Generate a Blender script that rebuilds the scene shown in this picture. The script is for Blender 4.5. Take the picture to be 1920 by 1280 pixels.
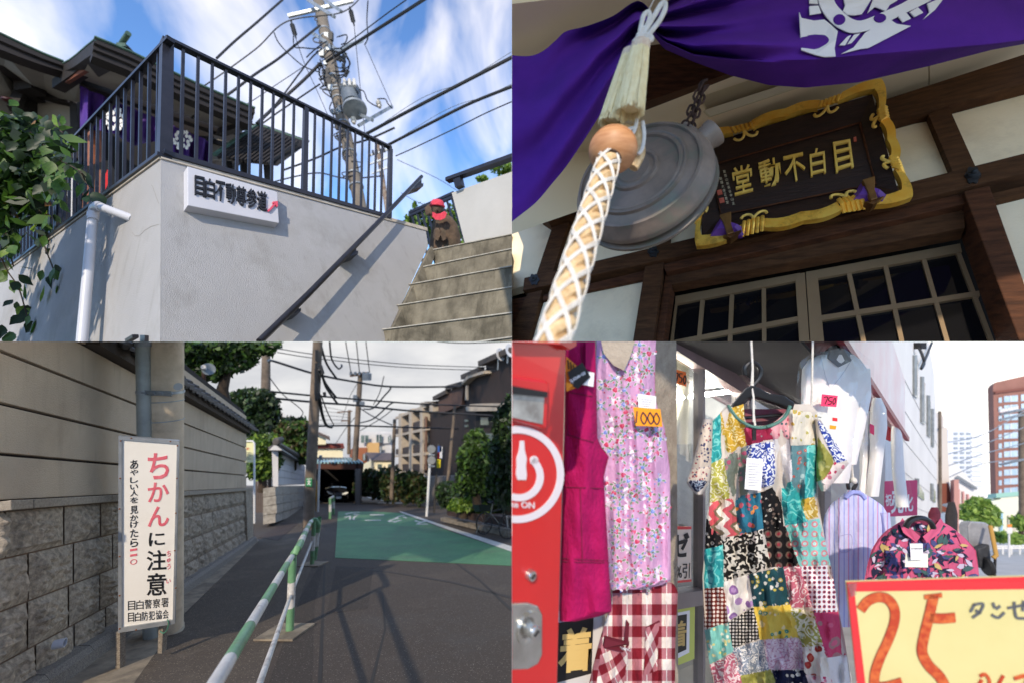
import bpy, bmesh, math, random
from mathutils import Vector, Matrix, noise
for o in list(bpy.data.objects): bpy.data.objects.remove(o)
SC = bpy.context.scene; COL = SC.collection
random.seed(7)
# ------------------------------------------------------------------ camera, sky, sun, exposure
CZ = 1.6                      # eye height
F = 28.0/36.0*960.0           # focal length in photo pixels
cd = bpy.data.cameras.new('camera'); cam = bpy.data.objects.new('camera', cd); COL.objects.link(cam)
cam.location = (0, 0, CZ); cam.rotation_euler = (math.radians(90), 0, 0)
cd.sensor_width = 36; cd.lens = 14.0; cd.clip_start = 0.05; cd.clip_end = 3000
cd.dof.use_dof = True; cd.dof.focus_distance = 2.8; cd.dof.aperture_fstop = 1.0
SC.camera = cam
SUN = Vector((-0.14, -0.76, 0.63)).normalized()      # towards the sun: behind and a little left of the viewer
W = bpy.data.worlds.new('World'); SC.world = W; W.use_nodes = True
nt = W.node_tree; N = nt.nodes; Lk = nt.links; N.clear()
def nn(t, **k):
    n = N.new(t)
    for a, b in k.items(): setattr(n, a, b)
    return n
out = nn('ShaderNodeOutputWorld'); bg = nn('ShaderNodeBackground'); Lk.new(bg.outputs[0], out.inputs[0])
sky = nn('ShaderNodeTexSky', sky_type='NISHITA', sun_disc=False, sun_elevation=math.asin(SUN.z), sun_rotation=math.atan2(SUN.x, SUN.y), air_density=1.0, dust_density=0.3, ozone_density=2.0)
tc = nn('ShaderNodeTexCoord'); sep = nn('ShaderNodeSeparateXYZ'); Lk.new(tc.outputs['Generated'], sep.inputs[0])
def mth(op, a, b=None, clamp=False):
    n = nn('ShaderNodeMath', operation=op, use_clamp=clamp)
    for i, x in enumerate((a, b)):
        if x is None: continue
        if isinstance(x, (int, float)): n.inputs[i].default_value = x
        else: Lk.new(x, n.inputs[i])
    return n.outputs[0]
def mixc(f, a, b):
    n = nn('ShaderNodeMix', data_type='RGBA')
    for i, x in ((0, f), (6, a), (7, b)):
        if isinstance(x, (int, float)): n.inputs[i].default_value = x
        elif isinstance(x, tuple): n.inputs[i].default_value = (*x, 1)
        else: Lk.new(x, n.inputs[i])
    return n.outputs[2]
# high thin cirrus streaks over the blue
mp = nn('ShaderNodeMapping'); mp.inputs['Rotation'].default_value = (0.2, 0.75, 0.5); mp.inputs['Scale'].default_value = (3.4, 1.5, 2.0); mp.inputs['Location'].default_value = (0.3, 0.2, 0.55)
Lk.new(tc.outputs['Generated'], mp.inputs[0])
n1 = nn('ShaderNodeTexNoise'); n1.inputs['Scale'].default_value = 1.5; n1.inputs['Detail'].default_value = 7; n1.inputs['Roughness'].default_value = 0.5; n1.inputs['Distortion'].default_value = 0.5
Lk.new(mp.outputs[0], n1.inputs['Vector'])
cl = mth('MULTIPLY', mth('SUBTRACT', n1.outputs[0], 0.455), 3.6, True)
blue = mixc(1.0, sky.outputs[0], (1, 1, 1)); 
nb = blue.node; nb.blend_type = 'MULTIPLY'; nb.inputs[7].default_value = (0.085, 0.125, 0.172, 1)
up = mixc(mth('MULTIPLY', cl, 0.80), blue, (1.0, 0.96, 0.94))
# pale hazy air below the level of the eye (the streets drop away downhill there)
mp2 = nn('ShaderNodeMapping'); mp2.inputs['Scale'].default_value = (1.0, 1.0, 3.0); Lk.new(tc.outputs['Generated'], mp2.inputs[0])
n2 = nn('ShaderNodeTexNoise'); n2.inputs['Scale'].default_value = 4.0; n2.inputs['Detail'].default_value = 5; Lk.new(mp2.outputs[0], n2.inputs['Vector'])
xr = nn('ShaderNodeMapRange'); xr.inputs[1].default_value = -0.12; xr.inputs[2].default_value = 0.45; Lk.new(sep.outputs[0], xr.inputs[0])
lowc = mixc(mth('MULTIPLY', mth('SUBTRACT', n2.outputs[0], 0.38), 3.2, True), (0.34, 0.365, 0.42), (0.52, 0.54, 0.575))
low = mixc(xr.outputs[0], lowc, (1.0, 1.0, 1.0))
fin = mixc(mth('GREATER_THAN', sep.outputs[2], 0.0), low, up)
Lk.new(fin, bg.inputs[0]); bg.inputs[1].default_value = 1.0
sd = bpy.data.lights.new('sun', 'SUN'); sd.energy = 2.35; sd.angle = math.radians(0.9); sd.color = (1.0, 0.90, 0.77)
so = bpy.data.objects.new('sun', sd); COL.objects.link(so); so.rotation_euler = SUN.to_track_quat('Z', 'Y').to_euler(); so.location = SUN*60
vs = SC.view_settings; vs.view_transform = 'Standard'; vs.look = 'None'; vs.gamma = 1; vs.exposure = 0.75; vs.use_curve_mapping = False
if hasattr(vs, 'use_white_balance'): vs.use_white_balance = True; vs.white_balance_temperature = 7000; vs.white_balance_tint = 10
SC.render.engine = 'CYCLES'
# ------------------------------------------------------------------ geometry helpers
def P(u, v, d): return Vector(((u-960)/F*d, d, CZ-(v-640)/F*d))
CAM = Vector((0, 0, CZ))
def V(vp): return (P(vp[0], vp[1], 1.0)-CAM).normalized()          # direction of a vanishing point
def dep(uv0, d0, vp, uv):                                         # depth along a straight edge running to vp
    a = math.hypot(vp[0]-uv0[0], vp[1]-uv0[1]); b = math.hypot(vp[0]-uv[0], vp[1]-uv[1]); return d0*a/b
class Pl:                                                         # a flat surface: 1/depth is linear over the photo
    def __init__(s, a, b, c):
        s.k = (a, b, c); p = [s.q(u, v) for u, v in ((900, 600), (1000, 600), (900, 700))]
        n = (p[1]-p[0]).cross(p[2]-p[0]).normalized(); s.n = n if n.dot(CAM-p[0]) > 0 else -n
    def d(s, u, v): return 1.0/(s.k[0]*u+s.k[1]*v+s.k[2])
    def q(s, u, v): return P(u, v, s.d(u, v))
    def p(s, u, v, o=0.0): return s.q(u, v)+s.n*o
    @staticmethod
    def vp(pt, a, b):
        l = Vector((a[0], a[1], 1)).cross(Vector((b[0], b[1], 1))); k = 1.0/(pt[2]*(l.x*pt[0]+l.y*pt[1]+l.z)); return Pl(l.x*k, l.y*k, l.z*k)
    @staticmethod
    def pts(a, b, c):
        m = Matrix([(t[0], t[1], 1) for t in (a, b, c)]); r = m.inverted() @ Vector([1.0/t[2] for t in (a, b, c)]); return Pl(*r)
    @staticmethod
    def flat(d):
        r = Pl(0, 0, 1.0/d); cu = 1440 if BAY[1] == 'R' else 480; cv = 320 if BAY[0] == 'T' else 960
        r.n = -Vector(((cu-960)/F, 1, -(cv-640)/F)); return r     # depth runs along the view of this bay
BAY = 'TL'
def bay(b):
    global BAY; BAY = b
class M:
    def __init__(s): s.v = []; s.f = []; s.uv = {}
    def add(s, pts): i = len(s.v); s.v += [Vector(p) for p in pts]; return list(range(i, i+len(pts)))
    def poly(s, pts): s.f.append(s.add(pts)); return s
    def prism(s, pl, uvs, o0, o1):
        n = len(uvs); a = s.add([pl.p(u, v, o0) for u, v in uvs]); b = s.add([pl.p(u, v, o1) for u, v in uvs])
        s.f.append(b); s.f.append(a[::-1])
        for i in range(n): j = (i+1) % n; s.f.append([a[i], a[j], b[j], b[i]])
        return s
    def hull(s, A, B):                                            # two matching loops of points joined into a solid
        n = len(A); a = s.add(A); b = s.add(B); s.f.append(b); s.f.append(a[::-1])
        for i in range(n): j = (i+1) % n; s.f.append([a[i], a[j], b[j], b[i]])
        return s
    def box(s, p, a, b, c):
        p = Vector(p); return s.hull([p, p+a, p+a+b, p+b], [p+c, p+a+c, p+a+b+c, p+b+c])
    def cbox(s, p, a, b, c):                                      # centred
        return s.box(Vector(p)-(a+b+c)*0.5, a, b, c)
    def bar(s, p0, p1, w, h, up=Vector((0, 0, 1))):
        p0 = Vector(p0); p1 = Vector(p1); d = (p1-p0).normalized(); x = d.cross(up)
        if x.length < 1e-4: x = d.cross(Vector((1, 0, 0)))
        x.normalize(); y = x.cross(d).normalized(); x = x*w*.5; y = y*h*.5
        return s.hull([p0-x-y, p0+x-y, p0+x+y, p0-x+y], [p1-x-y, p1+x-y, p1+x+y, p1-x+y])
    def tube(s, pts, r, n=8, r1=None, cap=True):
        pts = [Vector(p) for p in pts]; m = len(pts); rings = []; prev = None
        for i, p in enumerate(pts):
            t = (pts[min(i+1, m-1)]-pts[max(i-1, 0)]).normalized()
            if prev is None:
                x = t.cross(Vector((0, 0, 1)))
                if x.length < 0.1: x = t.cross(Vector((1, 0, 0)))
            else: x = prev-t*prev.dot(t)
            x.normalize(); prev = x; y = t.cross(x)
            rr = r if not hasattr(r, '__len__') else r[i]
            if r1 is not None: rr = r+(r1-r)*i/(m-1)
            rings.append(s.add([p+(x*math.cos(a)+y*math.sin(a))*rr for a in [2*math.pi*k/n for k in range(n)]]))
        for A, B in zip(rings, rings[1:]):
            for k in range(n): s.f.append([A[k], A[(k+1) % n], B[(k+1) % n], B[k]])
        if cap: s.f.append(rings[0][::-1]); s.f.append(rings[-1])
        return s
    def lathe(s, c, ax, prof, n=24, cap=True):
        ax = Vector(ax).normalized(); x = ax.orthogonal().normalized(); y = ax.cross(x); c = Vector(c)
        rings = [s.add([c+ax*h+(x*math.cos(2*math.pi*k/n)+y*math.sin(2*math.pi*k/n))*max(r, 1e-5) for k in range(n)]) for r, h in prof]
        for A, B in zip(rings, rings[1:]):
            for k in range(n): s.f.append([A[k], A[(k+1) % n], B[(k+1) % n], B[k]])
        if cap: s.f.append(rings[0][::-1]); s.f.append(rings[-1])
        return s
    def grid(s, fn, ns, nt, uvf=None):
        base = len(s.v)
        for j in range(nt+1):
            for i in range(ns+1):
                a, b = i/ns, j/nt; s.v.append(Vector(fn(a, b)))
                if uvf: s.uv[len(s.v)-1] = uvf(a, b)
        for j in range(nt):
            for i in range(ns):
                q = base+j*(ns+1)+i; s.f.append([q, q+1, q+ns+2, q+ns+1])
        return s
    def ball(s, c, rx, ry, rz, n=10, m=7, jit=0.0):
        c = Vector(c); rows = []
        for j in range(m+1):
            th = math.pi*j/m; row = []
            for i in range(n):
                ph = 2*math.pi*i/n; d = Vector((math.sin(th)*math.cos(ph), math.sin(th)*math.sin(ph), math.cos(th)))
                k = 1+jit*noise.noise(d*2.3+c*3)
                row.append(c+Vector((d.x*rx, d.y*ry, d.z*rz))*k)
            rows.append(s.add(row))
        for A, B in zip(rows, rows[1:]):
            for i in range(n): s.f.append([A[i], B[i], B[(i+1) % n], A[(i+1) % n]])
        return s
def thing(name, label, cat, base, group=None):
    o = bpy.data.objects.new(name, None); COL.objects.link(o); o.location = Vector(base); o.empty_display_size = .1
    o['label'] = label; o['category'] = cat
    if group: o['group'] = group
    return o
def tag(o, label, cat, group=None):
    if o is None: return None
    o['label'] = label; o['category'] = cat
    if group: o['group'] = group
    return o
def wloc(o): return Vector((0, 0, 0)) if o is None else wloc(o.parent)+o.location
def ob(name, m, mat, parent=None, smooth=False, kind=None, label=None, clip=True, thick=0.0, bev=0.0):
    """link the collected shape as ONE mesh object; what would pass into a neighbouring bay is cut off there"""
    if not m.v: return None
    sx = 1 if BAY[1] == 'R' else -1; sz = 1 if BAY[0] == 'T' else -1
    base = wloc(parent) if parent is not None else sum(m.v, Vector())/len(m.v)
    me = bpy.data.meshes.new(name)
    me.from_pydata([tuple(p-base) for p in m.v], [], m.f)
    if m.uv:
        ul = me.uv_layers.new(name='UVMap')
        for lp in me.loops: ul.data[lp.index].uv = m.uv.get(lp.vertex_index, (0, 0))
    out_ = clip and any(p.x*sx < -1e-4 or (p.z-CZ)*sz < -1e-4 for p in m.v)
    bm = bmesh.new(); bm.from_mesh(me)
    if out_:
        for no, co in ((Vector((sx, 0, 0)), Vector((0, 0, 0))), (Vector((0, 0, sz)), Vector((0, 0, CZ)))):
            g = bm.verts[:]+bm.edges[:]+bm.faces[:]
            if g: bmesh.ops.bisect_plane(bm, geom=g, plane_co=co-base, plane_no=no, clear_inner=True)
    if not m.uv and len(bm.faces) < 40000: bmesh.ops.recalc_face_normals(bm, faces=bm.faces)
    n = len(bm.faces); bm.to_mesh(me); bm.free()
    if n == 0: bpy.data.meshes.remove(me); return None
    me.materials.append(mat)
    if smooth: me.polygons.foreach_set('use_smooth', [True]*len(me.polygons))
    o = bpy.data.objects.new(name, me); COL.objects.link(o)
    if parent is not None: o.parent = parent
    else: o.location = base
    if kind: o['kind'] = kind
    if label: o['label'] = label
    if bev:
        b = o.modifiers.new('bevel', 'BEVEL'); b.width = bev; b.segments = 2; b.limit_method = 'ANGLE'
    if smooth and hasattr(me, 'set_sharp_from_angle'): me.set_sharp_from_angle(angle=math.radians(42))
    return o
# ---- lettering: the built-in font's outlines laid on a flat surface between four corners
_tc = {}
def glyphs(txt, bold=0.0):
    if (txt, bold) in _tc: return _tc[(txt, bold)]
    c = bpy.data.curves.new('t', 'FONT'); c.body = txt; c.offset = bold; c.resolution_u = 3
    o = bpy.data.objects.new('t', c); COL.objects.link(o)
    dg = bpy.context.evaluated_depsgraph_get(); dg.update(); me = o.evaluated_get(dg).to_mesh()
    vs_ = [v.co.copy() for v in me.vertices]; fs = [list(p.vertices) for p in me.polygons]
    o.evaluated_get(dg).to_mesh_clear(); bpy.data.objects.remove(o); bpy.data.curves.remove(c)
    if vs_:
        x0 = min(v.x for v in vs_); x1 = max(v.x for v in vs_); y0 = min(v.y for v in vs_); y1 = max(v.y for v in vs_)
        vs_ = [((v.x-x0)/max(x1-x0, 1e-6), (v.y-y0)/max(y1-y0, 1e-6)) for v in vs_]
    _tc[(txt, bold)] = (vs_, fs); return vs_, fs
def lettering(m, txt, fn, depth=0.0, bold=0.0, o0=0.002):
    """fn(s,t,off) -> point; s to the right, t downwards, 0..1 over the glyphs' box"""
    vs_, fs = glyphs(txt, bold)
    if not vs_: return m
    a = m.add([fn(s, 1-t, o0+depth) for s, t in vs_]); k = a[0]
    m.f += [[k+i for i in f] for f in fs]
    if depth:
        b = m.add([fn(s, 1-t, o0) for s, t in vs_])[0]; ed = {}
        for f in fs:
            for i in range(len(f)):
                e = (f[i], f[(i+1) % len(f)]); ed[e] = ed.get(e, 0)+1
        for (i, j) in ed:
            if (j, i) not in ed: m.f.append([k+i, b+i, b+j, k+j])
    return m
def quadfn(pl, a, b, c, d):                                       # corners: top-left, top-right, bottom-right, bottom-left
    def fn(s, t, o):
        u = (a[0]*(1-s)+b[0]*s)*(1-t)+(d[0]*(1-s)+c[0]*s)*t; v = (a[1]*(1-s)+b[1]*s)*(1-t)+(d[1]*(1-s)+c[1]*s)*t
        return pl.p(u, v, o)
    return fn
def stroke(m, pl, pts, w, o0=0.003, o1=0.006, taper=0.0):          # a brush stroke of pixel width w on a surface
    n = len(pts); L_ = []; R_ = []
    for i, (u, v) in enumerate(pts):
        a = pts[max(i-1, 0)]; b = pts[min(i+1, n-1)]; dx, dy = b[0]-a[0], b[1]-a[1]; l = math.hypot(dx, dy) or 1
        ww = (w[i] if hasattr(w, '__len__') else w*(1-taper*i/max(n-1, 1)))*.5
        L_.append((u-dy/l*ww, v+dx/l*ww)); R_.append((u+dy/l*ww, v-dx/l*ww))
    for i in range(n-1): m.prism(pl, [L_[i], L_[i+1], R_[i+1], R_[i]], o0, o1)
    return m
def sp(pts, k=6):                                                 # smooth curve through points (any dimension)
    out_ = []; n = len(pts)
    for i in range(n-1):
        a, b, c, d = pts[max(i-1, 0)], pts[i], pts[i+1], pts[min(i+2, n-1)]
        for j in range(k):
            t = j/k; out_.append(tuple(.5*(2*b[q]+(c[q]-a[q])*t+(2*a[q]-5*b[q]+4*c[q]-d[q])*t*t+(3*b[q]-a[q]-3*c[q]+d[q])*t**3) for q in range(len(b))))
    return out_+[tuple(pts[-1])]
def lerp(tab, x):                                                 # table [(x, a, b..)] interpolated
    if x <= tab[0][0]: return tab[0][1:]
    for p, q in zip(tab, tab[1:]):
        if x <= q[0]:
            t = (x-p[0])/((q[0]-p[0]) or 1); return tuple(a+(b-a)*t for a, b in zip(p[1:], q[1:]))
    return tab[-1][1:]
# ------------------------------------------------------------------ materials
def lin(c): c = c/255.0; return c/12.92 if c <= .04045 else ((c+.055)/1.055)**2.4
def rgb(r, g, b): return (lin(r), lin(g), lin(b))
_mc = {}
def mat(name, col, col2=None, scale=4.0, rough=0.7, metal=0.0, bump=0.0, bscale=60.0, detail=4.0, stain=None, stain_scale=1.5, coat=0.0, spec=None, ramp=(0.35, 0.65), uv=False, wood=None):
    if name in _mc: return _mc[name]
    m = bpy.data.materials.new(name); m.use_nodes = True; t = m.node_tree; b = t.nodes['Principled BSDF']; l = t.links
    b.inputs['Roughness'].default_value = rough; b.inputs['Metallic'].default_value = metal; b.inputs['Base Color'].default_value = (*col, 1)
    if spec is not None: b.inputs['Specular IOR Level'].default_value = spec
    if coat: b.inputs['Coat Weight'].default_value = coat
    c = t.nodes.new('ShaderNodeTexCoord'); vec = c.outputs['UV' if uv else 'Object']
    if wood:
        w = t.nodes.new('ShaderNodeMapping'); w.inputs['Scale'].default_value = wood; l.new(vec, w.inputs[0]); vec = w.outputs[0]
    if col2:
        n = t.nodes.new('ShaderNodeTexNoise'); n.inputs['Scale'].default_value = scale; n.inputs['Detail'].default_value = detail; n.inputs['Roughness'].default_value = .6; l.new(vec, n.inputs['Vector'])
        r = t.nodes.new('ShaderNodeMapRange'); r.inputs[1].default_value = ramp[0]; r.inputs[2].default_value = ramp[1]; l.new(n.outputs[0], r.inputs[0])
        x = t.nodes.new('ShaderNodeMix'); x.data_type = 'RGBA'; x.inputs[6].default_value = (*col, 1); x.inputs[7].default_value = (*col2, 1); l.new(r.outputs[0], x.inputs[0]); cur = x.outputs[2]
        if stain:
            n3 = t.nodes.new('ShaderNodeTexNoise'); n3.inputs['Scale'].default_value = stain_scale; n3.inputs['Detail'].default_value = 8; n3.inputs['Roughness'].default_value = .7; l.new(c.outputs['Object'], n3.inputs['Vector'])
            r3 = t.nodes.new('ShaderNodeMapRange'); r3.inputs[1].default_value = .52; r3.inputs[2].default_value = .75; l.new(n3.outputs[0], r3.inputs[0])
            x3 = t.nodes.new('ShaderNodeMix'); x3.data_type = 'RGBA'; x3.inputs[7].default_value = (*stain, 1); l.new(cur, x3.inputs[6]); l.new(r3.outputs[0], x3.inputs[0]); cur = x3.outputs[2]
        l.new(cur, b.inputs['Base Color'])
    if bump:
        n2 = t.nodes.new('ShaderNodeTexNoise'); n2.inputs['Scale'].default_value = bscale; n2.inputs['Detail'].default_value = 3; l.new(vec if wood else c.outputs['Object'], n2.inputs['Vector'])
        bp = t.nodes.new('ShaderNodeBump'); bp.inputs['Strength'].default_value = bump; bp.inputs['Distance'].default_value = .01; l.new(n2.outputs[0], bp.inputs['Height']); l.new(bp.outputs[0], b.inputs['Normal'])
    _mc[name] = m; return m
def emis(name, col, s):
    m = bpy.data.materials.new(name); m.use_nodes = True; b = m.node_tree.nodes['Principled BSDF']
    b.inputs['Base Color'].default_value = (*col, 1); b.inputs['Emission Color'].default_value = (*col, 1); b.inputs['Emission Strength'].default_value = s; return m
def glassy(name, tint=(1, 1, 1), refl=0.12, rough=0.02):
    m = bpy.data.materials.new(name); m.use_nodes = True; t = m.node_tree; t.nodes.clear(); l = t.links
    o = t.nodes.new('ShaderNodeOutputMaterial'); x = t.nodes.new('ShaderNodeMixShader'); a = t.nodes.new('ShaderNodeBsdfTransparent'); g = t.nodes.new('ShaderNodeBsdfGlossy')
    a.inputs[0].default_value = (*tint, 1); g.inputs['Roughness'].default_value = rough; x.inputs[0].default_value = refl
    l.new(a.outputs[0], x.inputs[1]); l.new(g.outputs[0], x.inputs[2]); l.new(x.outputs[0], o.inputs[0]); return m
def speckle(m, col, scale, thr, wear=None, wscale=1.0, wthr=(.55, .7)):
    # bright grains of stone in the surface and worn-through areas, on top of the material's own colour
    t = m.node_tree; b = t.nodes['Principled BSDF']; l = t.links; src = b.inputs['Base Color'].links[0].from_socket; c = t.nodes.new('ShaderNodeTexCoord')
    if wear:
        n = t.nodes.new('ShaderNodeTexNoise'); n.inputs['Scale'].default_value = wscale; n.inputs['Detail'].default_value = 10; n.inputs['Roughness'].default_value = .75; l.new(c.outputs['Object'], n.inputs['Vector']); r = t.nodes.new('ShaderNodeMapRange'); r.inputs[1].default_value = wthr[0]; r.inputs[2].default_value = wthr[1]; l.new(n.outputs[0], r.inputs[0])
        x = t.nodes.new('ShaderNodeMix'); x.data_type = 'RGBA'; l.new(r.outputs[0], x.inputs[0]); l.new(src, x.inputs[6]); x.inputs[7].default_value = (*wear, 1); src = x.outputs[2]
    v = t.nodes.new('ShaderNodeTexVoronoi'); v.inputs['Scale'].default_value = scale; l.new(c.outputs['Object'], v.inputs['Vector']); s = t.nodes.new('ShaderNodeSeparateColor'); l.new(v.outputs['Color'], s.inputs[0]); g = t.nodes.new('ShaderNodeMath'); g.operation = 'GREATER_THAN'; g.inputs[1].default_value = thr; l.new(s.outputs[0], g.inputs[0])
    x = t.nodes.new('ShaderNodeMix'); x.data_type = 'RGBA'; l.new(g.outputs[0], x.inputs[0]); l.new(src, x.inputs[6]); x.inputs[7].default_value = (*col, 1); l.new(x.outputs[2], b.inputs['Base Color']); return m
def streak(m, col, sc=(5, 5, .45), thr=(.56, .8), amt=.7):
    # rain streaks running down the surface
    t = m.node_tree; b = t.nodes['Principled BSDF']; l = t.links; src = b.inputs['Base Color'].links[0].from_socket; c = t.nodes.new('ShaderNodeTexCoord'); mp_ = t.nodes.new('ShaderNodeMapping'); mp_.inputs['Scale'].default_value = sc; l.new(c.outputs['Object'], mp_.inputs[0])
    n = t.nodes.new('ShaderNodeTexNoise'); n.inputs['Scale'].default_value = 1.6; n.inputs['Detail'].default_value = 9; n.inputs['Roughness'].default_value = .68; l.new(mp_.outputs[0], n.inputs['Vector']); r = t.nodes.new('ShaderNodeMapRange'); r.inputs[1].default_value = thr[0]; r.inputs[2].default_value = thr[1]; r.inputs[4].default_value = amt; l.new(n.outputs[0], r.inputs[0])
    x = t.nodes.new('ShaderNodeMix'); x.data_type = 'RGBA'; l.new(r.outputs[0], x.inputs[0]); l.new(src, x.inputs[6]); x.inputs[7].default_value = (*col, 1); l.new(x.outputs[2], b.inputs['Base Color']); return m
BLACKP = mat('black_painted_steel', (.012, .012, .016), (.020, .020, .026), 9, rough=.35, bump=.05, bscale=80)
CABLE = mat('cable_sheath', (.012, .012, .013), rough=.55)
CONC_POLE = mat('pole_concrete', rgb(104, 95, 84), rgb(128, 118, 105), 6, rough=.9, bump=.25, bscale=45, stain=rgb(86, 78, 69), stain_scale=3)
GALV = mat('galvanised_steel', rgb(135, 142, 145), rgb(165, 170, 172), 7, rough=.45, metal=.5)
# ================================================================== upper left: white retaining wall, steps and temple under a blue sky
bay('TL')
VU = (312, -1360); VR = (1381, 591); VL = (-333, 759)
D0 = 2.85
RW = Pl.vp((302, 296, D0), VR, VU); LW = Pl.vp((302, 296, D0), VL, VU)
U_, R_, L_ = V(VU), V(VR), -V(VL)*-1
if (P(302, 200, 1)-P(302, 300, 1)).z*U_.z < 0: U_ = -U_
STUC = mat('white_stucco', rgb(164, 163, 162), rgb(174, 173, 172), 1.2, rough=.95, bump=.55, bscale=190, detail=6, stain=rgb(148, 146, 141), stain_scale=1.1)
streak(STUC, rgb(134, 132, 126), (5, 5, .5), (.54, .82))
t = thing('retaining_wall', 'white stucco retaining wall carrying the black railing beside the steps', 'wall', P(300, 640, 2.6))
rf = [(302, 297), (798, 432), (803, 462), (717, 648), (300, 648)]
A = [RW.p(*q) for q in rf]; Bk = R_*0; th = -RW.n*0.35
ob('wall_face', M().hull([p+th for p in A], A), STUC, t)
lf = [(302.0, 297), (-40, 546), (-60, 648), (300.0, 648)]
A = [LW.p(*q) for q in lf]; ob('wall_face', M().hull([p-LW.n*.3 for p in A], A), STUC, t)
CRK = mat('crack_grey', rgb(150, 147, 142), rough=1)  # cracks are thin strokes, a little greyer than the stucco
m = M()
for pts in ([(284, 347), (287, 352), (291, 364), (294, 373), (298, 382)], [(248, 436), (254, 443), (262, 442), (272, 432), (283, 425), (298, 421)]):
    stroke(m, LW, pts, 0.8, .0005, .0012)
ob('crack', m, CRK, t)
COP = mat('coping_beige', rgb(190, 182, 168), rgb(170, 160, 145), 8, rough=.9)
m = M(); m.prism(RW, [(301, 293), (800, 428), (801, 434), (301, 299)], -.02, .012); ob('coping', m, COP, t)
m = M(); m.prism(LW, [(302, 293), (-40, 541), (-40, 548), (302, 299)], -.02, .012); ob('coping', m, COP, t)
# ---- railing
t = thing('balcony_railing', 'black steel railing with upright bars on top of the white wall', 'railing', RW.p(302, 294))
def rail_uv(s, vp, p0): return (p0[0]+(vp[0]-p0[0])*s/(1+s), p0[1]+(vp[1]-p0[1])*s/(1+s))
TOP = (312, 68); BOT = (307, 285)
def railpt(s, vp, p0, pl, o=0.0): u, v = rail_uv(s, vp, p0); return pl.p(u, v, o)
RO = -.03
for pl, vp, s1 in ((RW, VR, .655), (LW, VL, 1.02)):
    a, b = railpt(0, vp, TOP, pl, RO), railpt(s1, vp, TOP, pl, RO)
    ob('top_rail', M().bar(a, b, .055, .034, U_), BLACKP, t)
    a, b = railpt(0, vp, (307, 282), pl, RO), railpt(s1, vp, (307, 282), pl, RO)
    ob('bottom_rail', M().bar(a, b, .05, .030, U_), BLACKP, t)
    a, b = railpt(0, vp, (304, 291), pl, RO+.015), railpt(s1, vp, (304, 291), pl, RO+.015)
    ob('base_rail', M().bar(a, b, .085, .028, U_), BLACKP, t)
def baluster(s, vp, pl, w, name):
    a = railpt(s, vp, (311, 72), pl, RO); b = railpt(s, vp, (307, 284 if name == 'baluster' else 291), pl, RO)
    d = V(vp); ob(name, M().bar(a, b, w, w, d), BLACKP, t)
for k in range(10): baluster(.0338+.0289*k, VR, RW, .021, 'baluster')
for k in range(10): baluster(.3585+.0288*k, VR, RW, .021, 'baluster')
baluster(.3296, VR, RW, .046, 'post'); baluster(.655, VR, RW, .05, 'post'); baluster(.004, VR, RW, .075, 'post')
for k in range(33): baluster(.0353+.0288*k, VL, LW, .021, 'baluster')
baluster(.475, VL, LW, .046, 'post')
# ---- name sign on the wall
t = thing('wall_sign', 'white box sign with black Japanese lettering and pink arrow on the wall', 'sign', RW.p(430, 410))
SGN = mat('sign_white', rgb(200, 200, 204), rgb(194, 194, 198), 3, rough=.55)
q = [(344, 324), (512, 370), (515, 428), (344, 397)]
ob('panel', M().prism(RW, q, .0, .075), SGN, t, bev=.004)
fn = quadfn(RW, (356, 342), (492, 372), (492, 408), (356, 378))
BLK = mat('black_letters', (.012, .012, .013), rough=.45)
chs = '目白不動尊参道'
for i, ch in enumerate(chs):
    f2 = lambda s, tt, o, i=i: fn((i+.03+.94*s)/7, tt*1.0+0.0, o)
    ob('letter', lettering(M(), ch, f2, .012, .011, .076), BLK, t)
m = M(); PNK = mat('pink_arrow', rgb(225, 85, 105), rough=.5)
stroke(m, RW, [(493, 407), (497, 404), (503, 397), (508, 392)], 3.6, .076, .09)
m.prism(RW, [(502, 390), (511, 389), (511, 399), (509, 399), (507, 393), (502, 393)], .076, .092); ob('arrow', m, PNK, t)
# ---- rain pipe
t = thing('drain_pipe', 'white plastic rain pipe bending out of the wall', 'pipe', LW.p(196, 640, .1))
PVC = mat('white_pvc', rgb(196, 198, 204), rgb(186, 188, 194), 3, rough=.35)
o_ = .11; r_ = .031
ob('pipe', M().tube([LW.p(194, 652, o_), LW.p(210, 418, o_)], r_, 16), PVC, t, True)
m = M(); a = LW.p(210.5, 424, o_); b = LW.p(212, 398, o_); c = LW.p(223.429, 402, o_)
m.tube([a, LW.p(211, 410, o_), LW.p(213, 402, o_*1.0), LW.p(220, 397.5, o_), LW.p(225.143, 400, o_)], r_*1.1, 16); ob('elbow', m, PVC, t, True)
ob('stub', M().tube([LW.p(222.571, 399, o_), LW.p(230.286, 402, o_*.8), LW.p(243, 409, -.02)], r_, 16), PVC, t, True)
ob('collar', M().tube([LW.p(210, 420, o_), LW.p(210.6, 412, o_)], r_*1.18, 16), PVC, t, True)
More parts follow.
